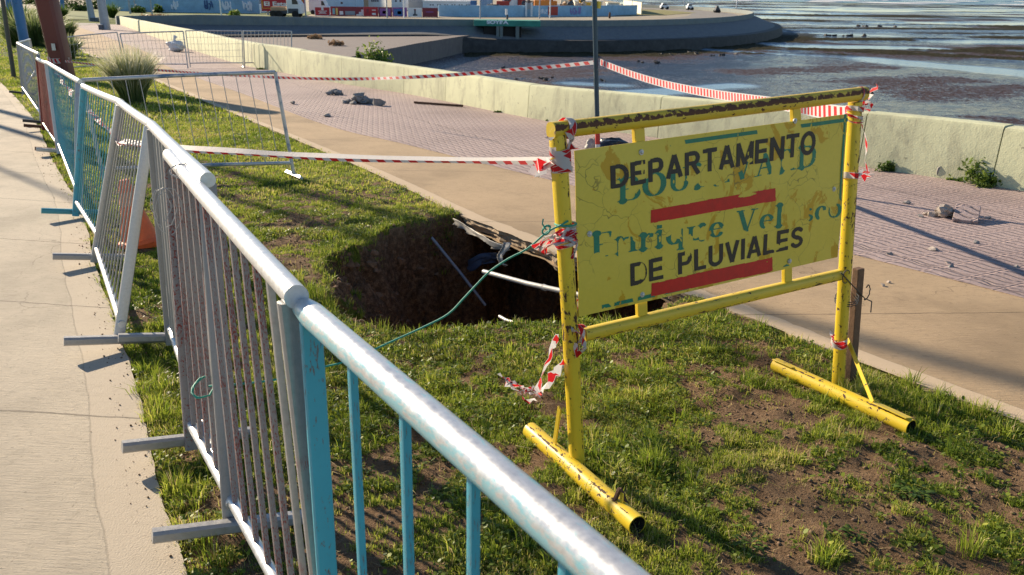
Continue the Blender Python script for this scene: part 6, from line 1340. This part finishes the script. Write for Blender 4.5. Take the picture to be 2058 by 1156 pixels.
M['bluewall'] = fm('light_blue_wall', (.26, .45, .62), .8, .22); M['machor'] = fm('machine_orange', (.62, .20, .03)); M['machye'] = fm('machine_yellow', (.70, .42, .05)); M['contred'] = fm('container_red', (.45, .06, .04)); M['contblue'] = fm('container_blue', (.05, .16, .40)); M['contdk'] = fm('container_dark', (.06, .07, .09)); M['timber'] = fm('stacked_timber', (.40, .27, .16)); M['creamb'] = fm('cream_render', (.72, .66, .52)); M['greenp'] = fm('green_bridge_paint', (.05, .26, .20), .8, .3)
GH = 'printed hoarding panels along the yard fence'
def board_text(s, x, y, z, h, m, parent, w=None, bold=.0, name='lettering'):
    cu = bpy.data.curves.new('t', 'FONT'); cu.body = s; cu.size = 1; cu.extrude = .01; cu.offset = bold; o = bpy.data.objects.new('t', cu); sc.collection.objects.link(o)
    bpy.context.view_layer.update(); dg = bpy.context.evaluated_depsgraph_get(); me = bpy.data.meshes.new_from_object(o.evaluated_get(dg)); bpy.data.objects.remove(o)
    V = np.array([v.co for v in me.vertices]); lo, hi = V.min(0), V.max(0); sy = h/(hi[1]-lo[1]); sx = (w/(hi[0]-lo[0])) if w else sy; P = root_loc(parent)
    for v in me.vertices: v.co = (x+(v.co.x-lo[0])*sx-P[0], y-v.co.z*.5-P[1], z+(v.co.y-lo[1])*sy-P[2])
    me.materials.clear(); me.materials.append(m); ob = bpy.data.objects.new(name, me); sc.collection.objects.link(ob); ob.parent = parent; return ob
def hoarding(label, px0, px1, pyt, pyb, m, decor=()):
    x0, x1, y, z0, z1 = rect(px0, px1, pyt, pyb); t = thing('hoarding', label, 'hoarding', (x0, y, FZ), GH); mb = MB(); mb.abox(x0, x1, y, y+.12, z0, z1); mb.build('board', m, t, smooth=False)
    W_ = x1-x0; H_ = z1-z0
    for (a, b, c, d, mm, nm) in decor:
        mb = MB(); mb.abox(x0+a*W_, x0+b*W_, y-.05, y-.003, z0+c*H_, z0+d*H_); mb.build(nm, M[mm], t, smooth=False)
    mb = MB()
    for xx in (x0+.1, x1-.1): mb.abox(xx-.05, xx+.05, y+.13, y+.25, FZ-.2, z1-.1)
    mb.build('prop', M['greyp'], t, smooth=False); return t
hoarding('crimson board with white frame and pale lines of print beside the truck', 633, 664, 14, 32, M['hoard'], ((0, 1, .95, 1, 'white', 'frame'), (0, 1, 0, .05, 'white', 'frame'), (0, .03, .05, .95, 'white', 'frame'), (.97, 1, .05, .95, 'white', 'frame'), (.44, .58, .62, .95, 'white', 'emblem'), (.22, .80, .50, .56, 'white', 'print'), (.30, .72, .36, .42, 'white', 'print'), (.26, .76, .25, .30, 'white', 'print')))
hoarding('dark mural panel with cyan and yellow shapes and a white wedge', 665, 731, 13.5, 32, M['hoard2'], ((.06, .13, .15, .8, 'cyanp', 'shape'), (.16, .22, .1, .85, 'yellowp', 'shape'), (.27, .38, .12, .5, 'white', 'shape'), (.44, .74, .1, .52, 'greyp', 'shape'), (.78, .86, .04, .2, 'white', 'shape'), (.86, .93, .04, .45, 'white', 'shape'), (.93, 1, .04, .7, 'white', 'shape')))
hoarding('bright crimson board with small white marks, third along the fence', 731.5, 760, 14, 33, M['hoard'], ((.2, .35, .4, .8, 'hoard2', 'print'), (.58, .85, .62, .7, 'white', 'print'), (.58, .85, .15, .35, 'white', 'print')))
hoarding('purple printed board next to the bright crimson one', 761, 788, 14.5, 33.5, M['hoard2'], ((.1, .9, .1, .85, 'purple', 'print'), (.3, .6, .3, .6, 'hoard', 'print')))
hoarding('blue violet printed board left of the white one', 789, 818, 15, 33.5, M['purple'], ((.08, .7, .1, .85, 'contblue', 'print'), (.35, .62, .25, .6, 'purple', 'print')))
hoarding('white board with a dark standing silhouette', 820, 848, 16, 34, M['white'], ((.46, .56, .25, .75, 'contdk', 'print'), (.36, .68, .12, .3, 'contdk', 'print'), (.44, .58, .72, .85, 'hoard2', 'print')))
hoarding('plain maroon board ending the row of hoardings', 849, 880, 16, 34.5, M['hoard2'], ((.25, .72, .5, .6, 'purple', 'print'),))
# big red billboard
x0, x1, y, z0, z1 = rect(526, 612, -8, 23, 31); t = thing('billboard', 'large red billboard with gold border line and big white letters behind the truck', 'billboard', ((x0+x1)/2, y, FZ))
mb = MB(); mb.abox(x0, x1, y, y+.3, z0, z1); mb.build('board', M['hoard'], t, smooth=False); W_ = x1-x0; H_ = z1-z0
for a, b, c, d in ((.0, 1, .0, .0), ):
    pass
for nm, a, b, c, d in (('border', .02, .98, .175, .205), ('border', .02, .035, .205, .97), ('border', .965, .98, .205, .97), ('border', .035, .965, .94, .97)):
    mb = MB(); mb.abox(x0+a*W_, x0+b*W_, y-.05, y-.004, z0+c*H_, z0+d*H_); mb.build(nm, M['gold'], t, smooth=False)
board_text('El Estar', fx(531, 12, y), y-.03, fz(531, 12, y), fz(531, 3, y)-fz(531, 12, y), M['white'], t, fx(584, 12, y)-fx(531, 12, y), .03)
for xx in (x0+W_*.12, x0+W_*.5, x0+W_*.88):
    mb = MB(); mb.tube([(xx, y+.5, FZ-.2), (xx, y+.5, z1-.3)], .16, 10); mb.build('post', M['greyp'], t)
# vehicles
def wheel(mb, x, y, z, r, w): mb.tube([(x, y-w/2, z), (x, y+w/2, z)], r, 18)
def vehicle(name, label, cat, x0, x1, y, kind, m, group=None, flip=False):
    L = x1-x0; t = thing(name, label, cat, ((x0+x1)/2, y, FZ), group); wd = 2.4 if kind in ('truck', 'van') else 1.8
    def X(u): return x1-u*L if flip else x0+u*L
    def prism(poly, ya, yb, nm, mm, bev=.03):
        mb = MB(); P = [(X(u), z) for u, z in poly]; k = len(P); mb.add([(p[0], ya, FZ+p[1]) for p in P]+[(p[0], yb, FZ+p[1]) for p in P], [tuple(range(k)), tuple(range(2*k-1, k-1, -1))]+[(i, k+i, k+(i+1) % k, (i+1) % k) for i in range(k)])
        import bmesh
        o = mb.build(nm, mm, t, smooth=False, bevel=bev); bm = bmesh.new(); bm.from_mesh(o.data); bmesh.ops.recalc_face_normals(bm, faces=bm.faces); bm.to_mesh(o.data); bm.free(); return o
    if kind == 'car':
        prism([(0, .35), (0, .8), (.05, .95), (.25, 1.0), (.78, 1.0), (.97, .85), (1, .6), (1, .35)], y, y+wd, 'body', m, .08); prism([(.10, 1.0), (.2, 1.42), (.3, 1.48), (.6, 1.46), (.76, 1.0)], y+.12, y+wd-.12, 'cabin', m, .06)
        prism([(.15, 1.03), (.22, 1.36), (.41, 1.38), (.41, 1.03)], y+.09, y+.118, 'window', M['dkglass'], 0); prism([(.44, 1.03), (.44, 1.38), (.59, 1.38), (.71, 1.03)], y+.09, y+.118, 'window', M['dkglass'], 0)
        ws, r = (.2, .8), .33
    elif kind == 'van':
        prism([(0, .4), (0, 2.3), (.06, 2.4), (.74, 2.4), (.88, 1.4), (1, 1.15), (1, .4)], y, y+wd, 'body', m, .1); prism([(.66, 1.45), (.66, 2.1), (.76, 2.1), (.86, 1.45)], y-.02, y-.002, 'window', M['dkglass'], 0); ws, r = (.2, .82), .36
    else:
        prism([(.0, .55), (.0, .95), (.55, .95), (.55, .55)], y+.3, y+wd-.3, 'chassis', M['contdk'], 0); prism([(.56, .6), (.56, 3.3), (.64, 3.6), (.80, 3.3), (.93, 2.3), (1, 1.9), (1, .6)], y, y+wd, 'cab', m, .08)
        prism([(.74, 1.9), (.74, 2.9), (.84, 2.8), (.92, 2.2), (.92, 1.9)], y-.02, y-.003, 'window', M['dkglass'], 0); prism([(.60, .62), (.60, 1.3), (.92, 1.3), (.92, .62)], y-.04, y-.004, 'skirt', M['contdk'], 0)
        prism([(.02, .96), (.02, 1.5), (.5, 1.5), (.5, .96)], y+.5, y+wd-.5, 'load', M['timber'], .05); ws, r = (.12, .3, .82), .5
    for u in ws:
        for yy in (y+.12, y+wd-.12):
            mb = MB(); wheel(mb, X(u), yy-.04, FZ+r, r, .26); mb.build('wheel', M['tyre'], t)
    return t
y = fy(35, 600); x1 = fx(615, 30, y); vehicle('truck', 'white flatbed truck cab parked in front of the red billboard', 'truck', x1-4.6, x1, y-3, 'truck', M['white'])
y = fy(30, 640); vehicle('van', 'white van half hidden between truck and crimson hoarding', 'van', fx(624, 20, y)-.5, fx(642, 20, y)+1.2, y+1, 'van', M['white'])
for lab, a, b, yb, m_, kd, fl in (('white car on the headland road, the left one', 1328, 1345, 19, 'white', 'car', 0), ('white car on the headland road, right of the other white one', 1381, 1394, 20.5, 'white', 'car', 0), ('small dark car at the right end of the headland road', 1438, 1447, 26, 'contdk', 'car', 0)):
    y = fy(yb, a); vehicle('parked_car', lab, 'car', fx(a, yb, y), fx(b, yb, y), y, kd, M[m_], 'cars on the headland road')
# buildings
def bldg(name, label, px0, px1, pyt, pyb, depth, m, wins=(), roof=None, ybase=None, flatroof=True):
    y = fy(pyb if ybase is None else ybase, (px0+px1)/2); x0, x1 = fx(px0, pyb, y), fx(px1, pyb, y); z1 = fz((px0+px1)/2, pyt, y); t = thing(name, label, 'building', ((x0+x1)/2, y, FZ), None); mb = MB(); mb.abox(x0, x1, y, y+depth, FZ-.1, z1); mb.build('wall', M[m], t, smooth=False)
    mb = MB(); mb.abox(x0-.15, x1+.15, y-.15, y+depth+.15, z1+.003, z1+.22); mb.build('roof', M[roof or 'white'], t, smooth=False)
    for (a, b, c, d) in wins:
        xa, xb = fx(a, pyt, y), fx(b, pyt, y); za, zb = fz(a, d, y), fz(a, c, y); mb = MB(); mb.abox(xa, xb, y-.03, y+.05, za, zb); mb.build('window', M['dkglass'], t, smooth=False)
    return t
bldg('site_office', 'long white two storey site building with a row of small paired windows', 850, 941, 4, 22, 8, 'white', [(864+i*14.5+j*5, 866.6+i*14.5+j*5, 9, 11) for i in range(6) for j in (0, 1)]+[(893+i*14.5, 896+i*14.5, 16, 18.5) for i in range(3)])
bldg('site_office', 'low white annex stepping down right of the long white site building', 941.5, 960, 14, 24, 6, 'white', [(945, 947, 17, 19)])
bldg('warehouse', 'big pale blue warehouse wall behind the printed hoardings', 640, 716, -10, 20, 14, 'paleblue', [(684, 688, 4, 8)], roof='greyp', ybase=24)
bldg('site_cabin', 'white cabin with blue window bars above the hoardings', 733, 765, -6, 10, 7, 'white', [(746+i*4, 748.4+i*4, -1, 4) for i in range(4)], ybase=21, roof='paleblue')
bldg('site_cabin', 'second white cabin right of the one with blue window bars', 787, 812, -6, 9, 7, 'white', [(794, 797, 0, 4), (803, 806, 0, 4)], ybase=21)
bldg('warehouse', 'grey shed behind the long white site building', 816, 936, -9, 6, 12, 'greyp', (), 'contdk', ybase=19)
bldg('warehouse', 'white shed behind the graffiti wall on the left', 330, 462, -7, 9, 10, 'white', [(345+i*22, 351+i*22, -2, 3) for i in range(5)], 'paleblue', ybase=19)
bldg('warehouse', 'brown roofed shed between warehouse and cabins', 716.5, 732.5, -8, 12, 7, 'timber', (), 'contdk', ybase=22)
bldg('warehouse', 'grey building face at the left edge of the red billboard', 465, 524, -12, 8, 9, 'greyp', (), 'contdk', ybase=22)
bldg('site_cabin', 'cream cabin behind the navy pole', 1155, 1210, 4, 18, 5, 'creamb', [(1160, 1164, 8, 12)], ybase=20)
bldg('site_cabin', 'grey door building with cream sides at the corner of the yard', 1222, 1244, 7, 19, 5, 'paleblue', (), 'creamb', ybase=20.5)
def wallrun(name, label, pts, h, m, cat='wall', th=.2):
    P = np.array([atz(a, b, FZ)[:2] for a, b in pts]); P = resample([tuple(p) for p in P], 2.0); mb = MB(); T = np.gradient(P, axis=0); T /= np.linalg.norm(T, axis=1)[:, None]; Nn = np.stack([T[:, 1], -T[:, 0]], -1); k = len(P); vs = []
    for i in range(k):
        for a, z in ((0, FZ-.2), (0, FZ+h), (th, FZ+h), (th, FZ-.2)): vs.append((P[i][0]-Nn[i][0]*a, P[i][1]-Nn[i][1]*a, z))
    fs = [(4*i+j, 4*i+4+j, 4*i+5+j, 4*i+j+1) for i in range(k-1) for j in range(3)]+[(0, 1, 2, 3), (4*k-1, 4*k-2, 4*k-3, 4*k-4)]; mb.add(vs, fs); t = thing(name, label, cat, (P[0][0], P[0][1], FZ)); mb.build('panel', M[m], t, smooth=False); return t, P
t, P = wallrun('boundary_wall', 'long light blue yard wall with graffiti from the hoardings to the headland', [(882, 33), (980, 33.5), (1100, 33), (1200, 32), (1280, 29.5)], 1.75, 'bluewall')
def patch(t, P, px0, px1, m, nm, z0=.15, z1=1.6, n=1):
    for i in range(n):
        y0 = fy(32.6, px0); mb = MB(); xa, xb = fx(px0, 30, y0), fx(px1, 30, y0); ya, yb = np.interp(xa, P[:, 0], P[:, 1]), np.interp(xb, P[:, 0], P[:, 1]); dz = .03
        mb.add([(xa, ya-dz, FZ+z0), (xb, yb-dz, FZ+z0), (xb, yb-dz, FZ+z1), (xa, ya-dz, FZ+z1), (xa, ya-.003, FZ+z0), (xb, yb-.003, FZ+z0), (xb, yb-.003, FZ+z1), (xa, ya-.003, FZ+z1)], [(0, 1, 2, 3), (4, 5, 1, 0), (3, 2, 6, 7), (0, 3, 7, 4), (1, 5, 6, 2)]); mb.build(nm, M[m], t, smooth=False)
patch(t, P, 1101, 1121, 'contred', 'door')
M['graf'] = fm('violet_graffiti', (.30, .25, .50)); M['grafw'] = fm('white_graffiti', (.78, .82, .88)); M['grafb'] = fm('dark_blue_graffiti', (.05, .10, .25))
def graffiti(t, P, px0, px1, z0, z1, m, seed, n=7, base=-2.9, yoff=.035):
    rr_ = random.Random(seed); y0 = fy(32.6, px0); xa, xb = fx(px0, 30, y0), fx(px1, 30, y0)
    for i in range(n):
        xc = xa+(xb-xa)*(i+.5)/n; w_ = (xb-xa)/n*.5; mb = MB(); pts = []
        for j in range(6):
            x = xc+w_*rr_.uniform(-1, 1); z = FZ+z0+(z1-z0)*rr_.random(); pts.append((x, float(np.interp(x, P[:, 0], P[:, 1]))-yoff, z))
        mb.tube(spline(pts, 16), (z1-z0)*.07, 5, True, (0, 1, 0)); mb.build('graffiti', M[m], t)
graffiti(t, P, 1146, 1168, .2, 1.5, 'graf', 3, 6); graffiti(t, P, 1085, 1099, .3, 1.3, 'grafw', 4, 4)
t, P = wallrun('boundary_wall', 'pale blue graffiti wall across the far lawn on the left', [(215, 21), (300, 24.5), (400, 26), (522, 27.5)], 2.3, 'bluewall')
for (a, b, m_, s_) in ((246, 262, 'grafw', 7), (334, 352, 'grafb', 8), (380, 400, 'grafw', 9), (430, 452, 'grafw', 10), (486, 500, 'grafw', 13)): graffiti(t, P, a, b, .4, 2.0, m_, s_, 4)
t, P = wallrun('boundary_wall', 'white sloping wall rising at the corner of the yard beyond the navy pole', [(1252, 20), (1268, 23.5), (1288, 29)], 2.2, 'creamb')
# domes
for i, (a, b, yb, h_, lab) in enumerate(((460, 496, 17, 8, 'white arched tent roof above the blue wall'), (510, 524, 18, 9, 'smaller white arched tent beside the red billboard'))):
    y = fy(yb+8, a); xa, xb = fx(a, yb, y), fx(b, yb, y); c = (xa+xb)/2; r = (xb-xa)/2; zt_ = fz(a, yb-h_, y); mb = MB(); mb.tube([(c, y, FZ), (c, y+7, FZ)], 1.0, 28, True, (0, 0, 1)); mb.v = [(c+(v[0]-c)*r, v[1], FZ+(v[2]-FZ)*(zt_-FZ) if v[2] > FZ else FZ-.1) for v in mb.v]
    t = thing('storage_tent', lab, 'tent', (c, y, FZ)); mb.build('cover', M['white'], t); mb = MB(); mb.abox(c-r*.3, c+r*.3, y-.06, y-.01, FZ, FZ+(zt_-FZ)*.6); mb.build('door', M['greyp'], t, smooth=False)
# yard: containers, stacks and machines
def container(label, px0, px1, pyt, pyb, m, nm='shipping_container', cat='container', g='containers stored in the yard'):
    y = fy(pyb, (px0+px1)/2)+6; x0, x1 = fx(px0, pyt, y), fx(px1, pyt, y); z1 = fz(px0, pyt, y); t = thing(nm, label, cat, ((x0+x1)/2, y, FZ), g); mb = MB(); n = max(4, int((x1-x0)/.3)); prof = [(x0+(x1-x0)*i/n, y+(.0 if i % 2 else .05)) for i in range(n+1)]
    mb.add([(x, yy, FZ) for x, yy in prof]+[(x, yy, z1) for x, yy in prof], [(i, i+1, n+2+i, n+1+i) for i in range(n)]); mb.abox(x0, x1, y+.06, y+2.4, FZ, z1-.005); mb.build('body', M[m], t, smooth=False)
    mb = MB()
    for xx in (x0, x1): mb.abox(xx-.08, xx+.08, y-.08, y-.005, FZ, z1+.04)
    mb.build('corner_post', M['greyp'], t, smooth=False); return t
cl = [(962, 985, 12, 24, 'contblue', 'blue container right of the white annex'), (986, 1003, 9, 23, 'contdk', 'dark container standing taller behind the blue one'), (1003, 1016, 12, 23, 'contred', 'small red container left of the striped marker post'), (1034, 1054, 11, 24, 'paleblue', 'pale blue container right of the marker post'), (1056, 1078, 15, 25, 'white', 'white container low behind the blue wall'), (1118, 1142, 8, 22, 'white', 'white container right of the orange machines'), (1143, 1154, 10, 22, 'contblue', 'small deep blue container among the white ones'), (1180, 1200, 14, 23, 'timber', 'brown container just left of the navy pole'), (1058, 1074, 2, 13, 'contdk', 'dark container in the second row of the yard'), (1090, 1116, 1, 11, 'greyp', 'grey container in the second row behind the orange machines'), (942, 958, 1, 10, 'contblue', 'blue container behind the long white site building'), (966, 990, -3, 7, 'paleblue', 'pale container at the top edge of the photo above the dark one'), (1010, 1040, -2, 8, 'white', 'white container at the top edge above the marker post'), (1128, 1160, 0, 8, 'creamb', 'cream container at the top edge right of the grey one'), (1040, 1056, -4, 6, 'contred', 'red container at the top edge between the white and dark ones')]
for a, b, c_, d, m_, lab in cl: container(lab, a, b, c_, d if c_ > 7 else 18, m_)
def heap(label, px, py, w_, h_, m, seed):
    y = fy(py, px)+5; x = fx(px, py, y); mb = MB(); rr_ = random.Random(seed); t = thing('material_heap', label, 'heap', (x, y, FZ), 'heaps of material in the yard')
    for i in range(16):
        a = rr_.gauss(0, .4); mb = MB(); chunk(mb, np.array([x+a*w_, y+rr_.uniform(0, 2), FZ+h_*max(.1, 1-abs(a)*1.2)*rr_.uniform(.3, .9)]), h_*.35, seed*50+i, .8); mb.build('lump', m, t, smooth=False)
heap('low brown heap behind the blue wall, right of the door', 1140, 24, 3.5, 1.9, M['timber'], 2); heap('tan heap behind the blue wall, left of the marker post', 985, 25, 3, 1.7, M['rubblewarm'], 3); heap('pale heap beside the grey machine', 1170, 24, 2.4, 2.0, M['rubblewarm'], 4); heap('rust coloured heap of scrap left of the orange machines', 1074, 24, 2.0, 2.2, M['rusty'], 6)
def digger(label, px, py, s, m, seed, flip=1):
    y = fy(py, px)+3; x = fx(px, py, y); t = thing('excavator', label, 'excavator', (x, y, FZ), 'machines working in the yard'); f = flip
    for q in (-.9, .9): mb = MB(); mb.abox(x-1.7*s, x+1.7*s, y+q*s-.25, y+q*s+.25, FZ, FZ+.75*s); mb.build('track', M['tyre'], t, smooth=False, bevel=.25*s)
    mb = MB(); mb.abox(x-1.5*s, x+1.2*s, y-1.2*s, y+1.2*s, FZ+.85*s, FZ+1.9*s); mb.build('body', m, t, smooth=False, bevel=.12)
    mb = MB(); mb.abox(x+f*.1*s, x+f*1.2*s, y-1.15*s, y-.1*s, FZ+1.93*s, FZ+3.0*s) if f > 0 else mb.abox(x+f*1.2*s, x+f*.1*s, y-1.15*s, y-.1*s, FZ+1.93*s, FZ+3.0*s); mb.build('cab', M['dkglass'], t, smooth=False, bevel=.08)
    mb = MB(); bar(mb, (x+f*1.0*s, y, FZ+1.6*s), (x+f*2.8*s, y, FZ+4.2*s), .45*s, .4*s, (0, 1, 0)); mb.build('boom', m, t, smooth=False); mb = MB(); bar(mb, (x+f*2.8*s, y, FZ+4.2*s), (x+f*4.2*s, y, FZ+1.9*s), .35*s, .3*s, (0, 1, 0)); mb.build('arm', m, t, smooth=False)
    mb = MB(); chunk(mb, np.array([x+f*4.2*s, y, FZ+1.5*s]), .6*s, seed, 1.0); mb.build('bucket', M['contdk'], t, smooth=False)
digger('orange excavator behind the red door of the blue wall', 1092, 27, 1.25, M['machor'], 1, 1); digger('second orange excavator, boom to the left', 1106, 24, 1.1, M['machor'], 2, -1); digger('red orange excavator above the marker post', 1012, 22, 1.0, M['contred'], 3, 1)
digger('yellow excavator left of the navy pole', 1176, 22, .9, M['machye'], 4, -1)
# slim things along the far promenade
y = fy(41, 1019); t = thing('marker_post', 'short dark post with a white upper half on the bridge edge', 'post', (fx(1019, 41, y), y, FZ)); x = fx(1019.5, 41, y); zt_ = fz(1019, 18, y)
mb = MB(); mb.tube([(x, y-.6, FZ), (x, y-.6, FZ+(zt_-FZ)*.5)], .16, 10); mb.build('lower_part', M['contdk'], t); mb = MB(); mb.tube([(x-.1, y-.6, FZ+(zt_-FZ)*.5), (x-.15, y-.6, zt_)], .17, 10); mb.build('upper_part', M['white'], t)
y = fy(33, 1062); x = fx(1062.5, 33, y); t = thing('sign_pillar', 'white and grey free standing pillar in front of the blue wall', 'pillar', (x, y, FZ)); mb = MB(); mb.abox(x-.62, x-.3, y-1.3, y-.9, FZ, fz(1062, 5, y)); mb.build('leg', M['white'], t, smooth=False); mb = MB(); mb.abox(x+.3, x+.62, y-1.3, y-.9, FZ, fz(1062, 5, y)); mb.build('leg', M['white'], t, smooth=False); mb = MB(); mb.abox(x-.29, x+.29, y-1.2, y-1.0, FZ+1.2, fz(1062, 6, y)); mb.build('face', M['greyp'], t, smooth=False)
y = fy(37, 1225); x = fx(1225, 37, y); t = thing('bollard', 'small brown bollard on the far road right of the navy pole', 'bollard', (x, y, FZ)); mb = MB(); mb.tube([(x, y, FZ), (x, y, FZ+.7), (x, y, FZ+1.0)], [.18, .18, .1], 10); mb.build('body', M['rusty'], t)
for i, (a, b, lab) in enumerate(((592, 35, 'slim far lamp post in front of the truck, left'), (615, 36, 'slim far lamp post in front of the truck, right'), (778, 36, 'slim far lamp post before the purple board'), (812, 36, 'slim far lamp post before the blue violet board'), (965, 37, 'slim far lamp post before the yard, right of the white annex'), (1084, 37, 'slim far lamp post left of the red door'), (1105, 36, 'slim far lamp post in front of the red door'), (1270, 24, 'slim far lamp post by the white sloping wall'), (306, 31, 'slim post rising behind the shadowed parapet on the left'), (445, 34, 'slim post on the parapet line below the white tent'), (262, 28, 'grey lamp post at the left end of the shadowed parapet'), (273, 25, 'teal post right of the grey lamp post on the lawn'), (1480, 16, 'slim lamp post on the tip of the headland'), (1375, 12, 'slim lamp post behind the cars of the headland'))):
    bq = atz(a, b, FZ); bq[2] = FZ; pole('street_lamp', lab, 'street lamp', bq, bq+(0, 0, 8.5), .11 if i < 10 else .16, .07, M['lampgrey'] if i % 3 else M['white'], 'lamp posts along the far shore', n=8)
# bridge with graffiti over the outfall
i0 = np.argmin(np.abs(tl[:, 0]+5.5)); p = offs(tl, 1.8, 1)
x0, x1 = fx(953, 45, 107.5), fx(1086, 45, 107.5); yb_ = 106.3; t = thing('bridge', 'green painted footbridge beam with white graffiti over the dark outfall', 'bridge', ((x0+x1)/2, yb_, -3.2))
mb = MB(); mb.abox(x0, x1, yb_, yb_+3.2, fz(1000, 53, yb_), fz(1000, 41, yb_)); mb.build('beam', M['greenp'], t, smooth=False, bevel=.05)
mb = MB(); mb.abox(x0+1.2, fx(1048, 45, yb_), yb_+.5, yb_+3, -6.2, fz(1000, 53, yb_)-.003); mb.build('outfall_mouth', M['dark'], t, smooth=False)  # solid dark block stands in for the shaded opening
for q in (1001, 1007, 1040): x = fx(q, 55, yb_); mb = MB(); mb.abox(x-.22, x+.22, yb_+.05, yb_+.45, -5.6, fz(1000, 53, yb_)-.003); mb.build('pier', M['parapet'], t, smooth=False)
board_text('SOYRA', fx(978, 48, yb_), yb_-.02, fz(1000, 48.5, yb_), fz(1000, 40.5, yb_)-fz(1000, 48, yb_), M['grafw'], t, fx(1022, 48, yb_)-fx(978, 48, yb_), .06, 'graffiti')
# rock debris at the foot of the far bank and stones on the flat
rs = np.random.default_rng(77); k = 0
for q in ((1075, 158), (1350, 112), (1440, 112), (1400, 108), (1010, 140), (1300, 125), (1225, 166), (1700, 73), (1710, 73), (1770, 54)):
    c = atz(*q, BZ); mb = MB(); n = 5
    t = thing('beach_rock', ['dark broken rock at the edge of the near pool left of the navy pole', 'brown rock on the flat right of the navy pole', 'brown rock farthest right below the headland shadow', 'brown rock between two others on the sand bar', 'rock half in shade above the wall top', 'low rock on the long sand bar nearest the pole', 'small dark rock in the pool beside the navy pole', 'little dark rock in the bright pool, left of a pair', 'little dark rock in the bright pool, right of a pair', 'tiny dark rock far out on the wet flat'][k], 'rock', (c[0], c[1], BZ), 'rocks on the tidal flat'); k += 1
    for i in range(n): mb = MB(); chunk(mb, np.array([c[0]+rs.normal(0, .012)*c[1], c[1]+rs.normal(0, .8), BZ+.1]), .0035*c[1]*rs.uniform(.5, 1.1), int(rs.integers(1e6)), .6); mb.build('lump', M['rock'], t, smooth=False)
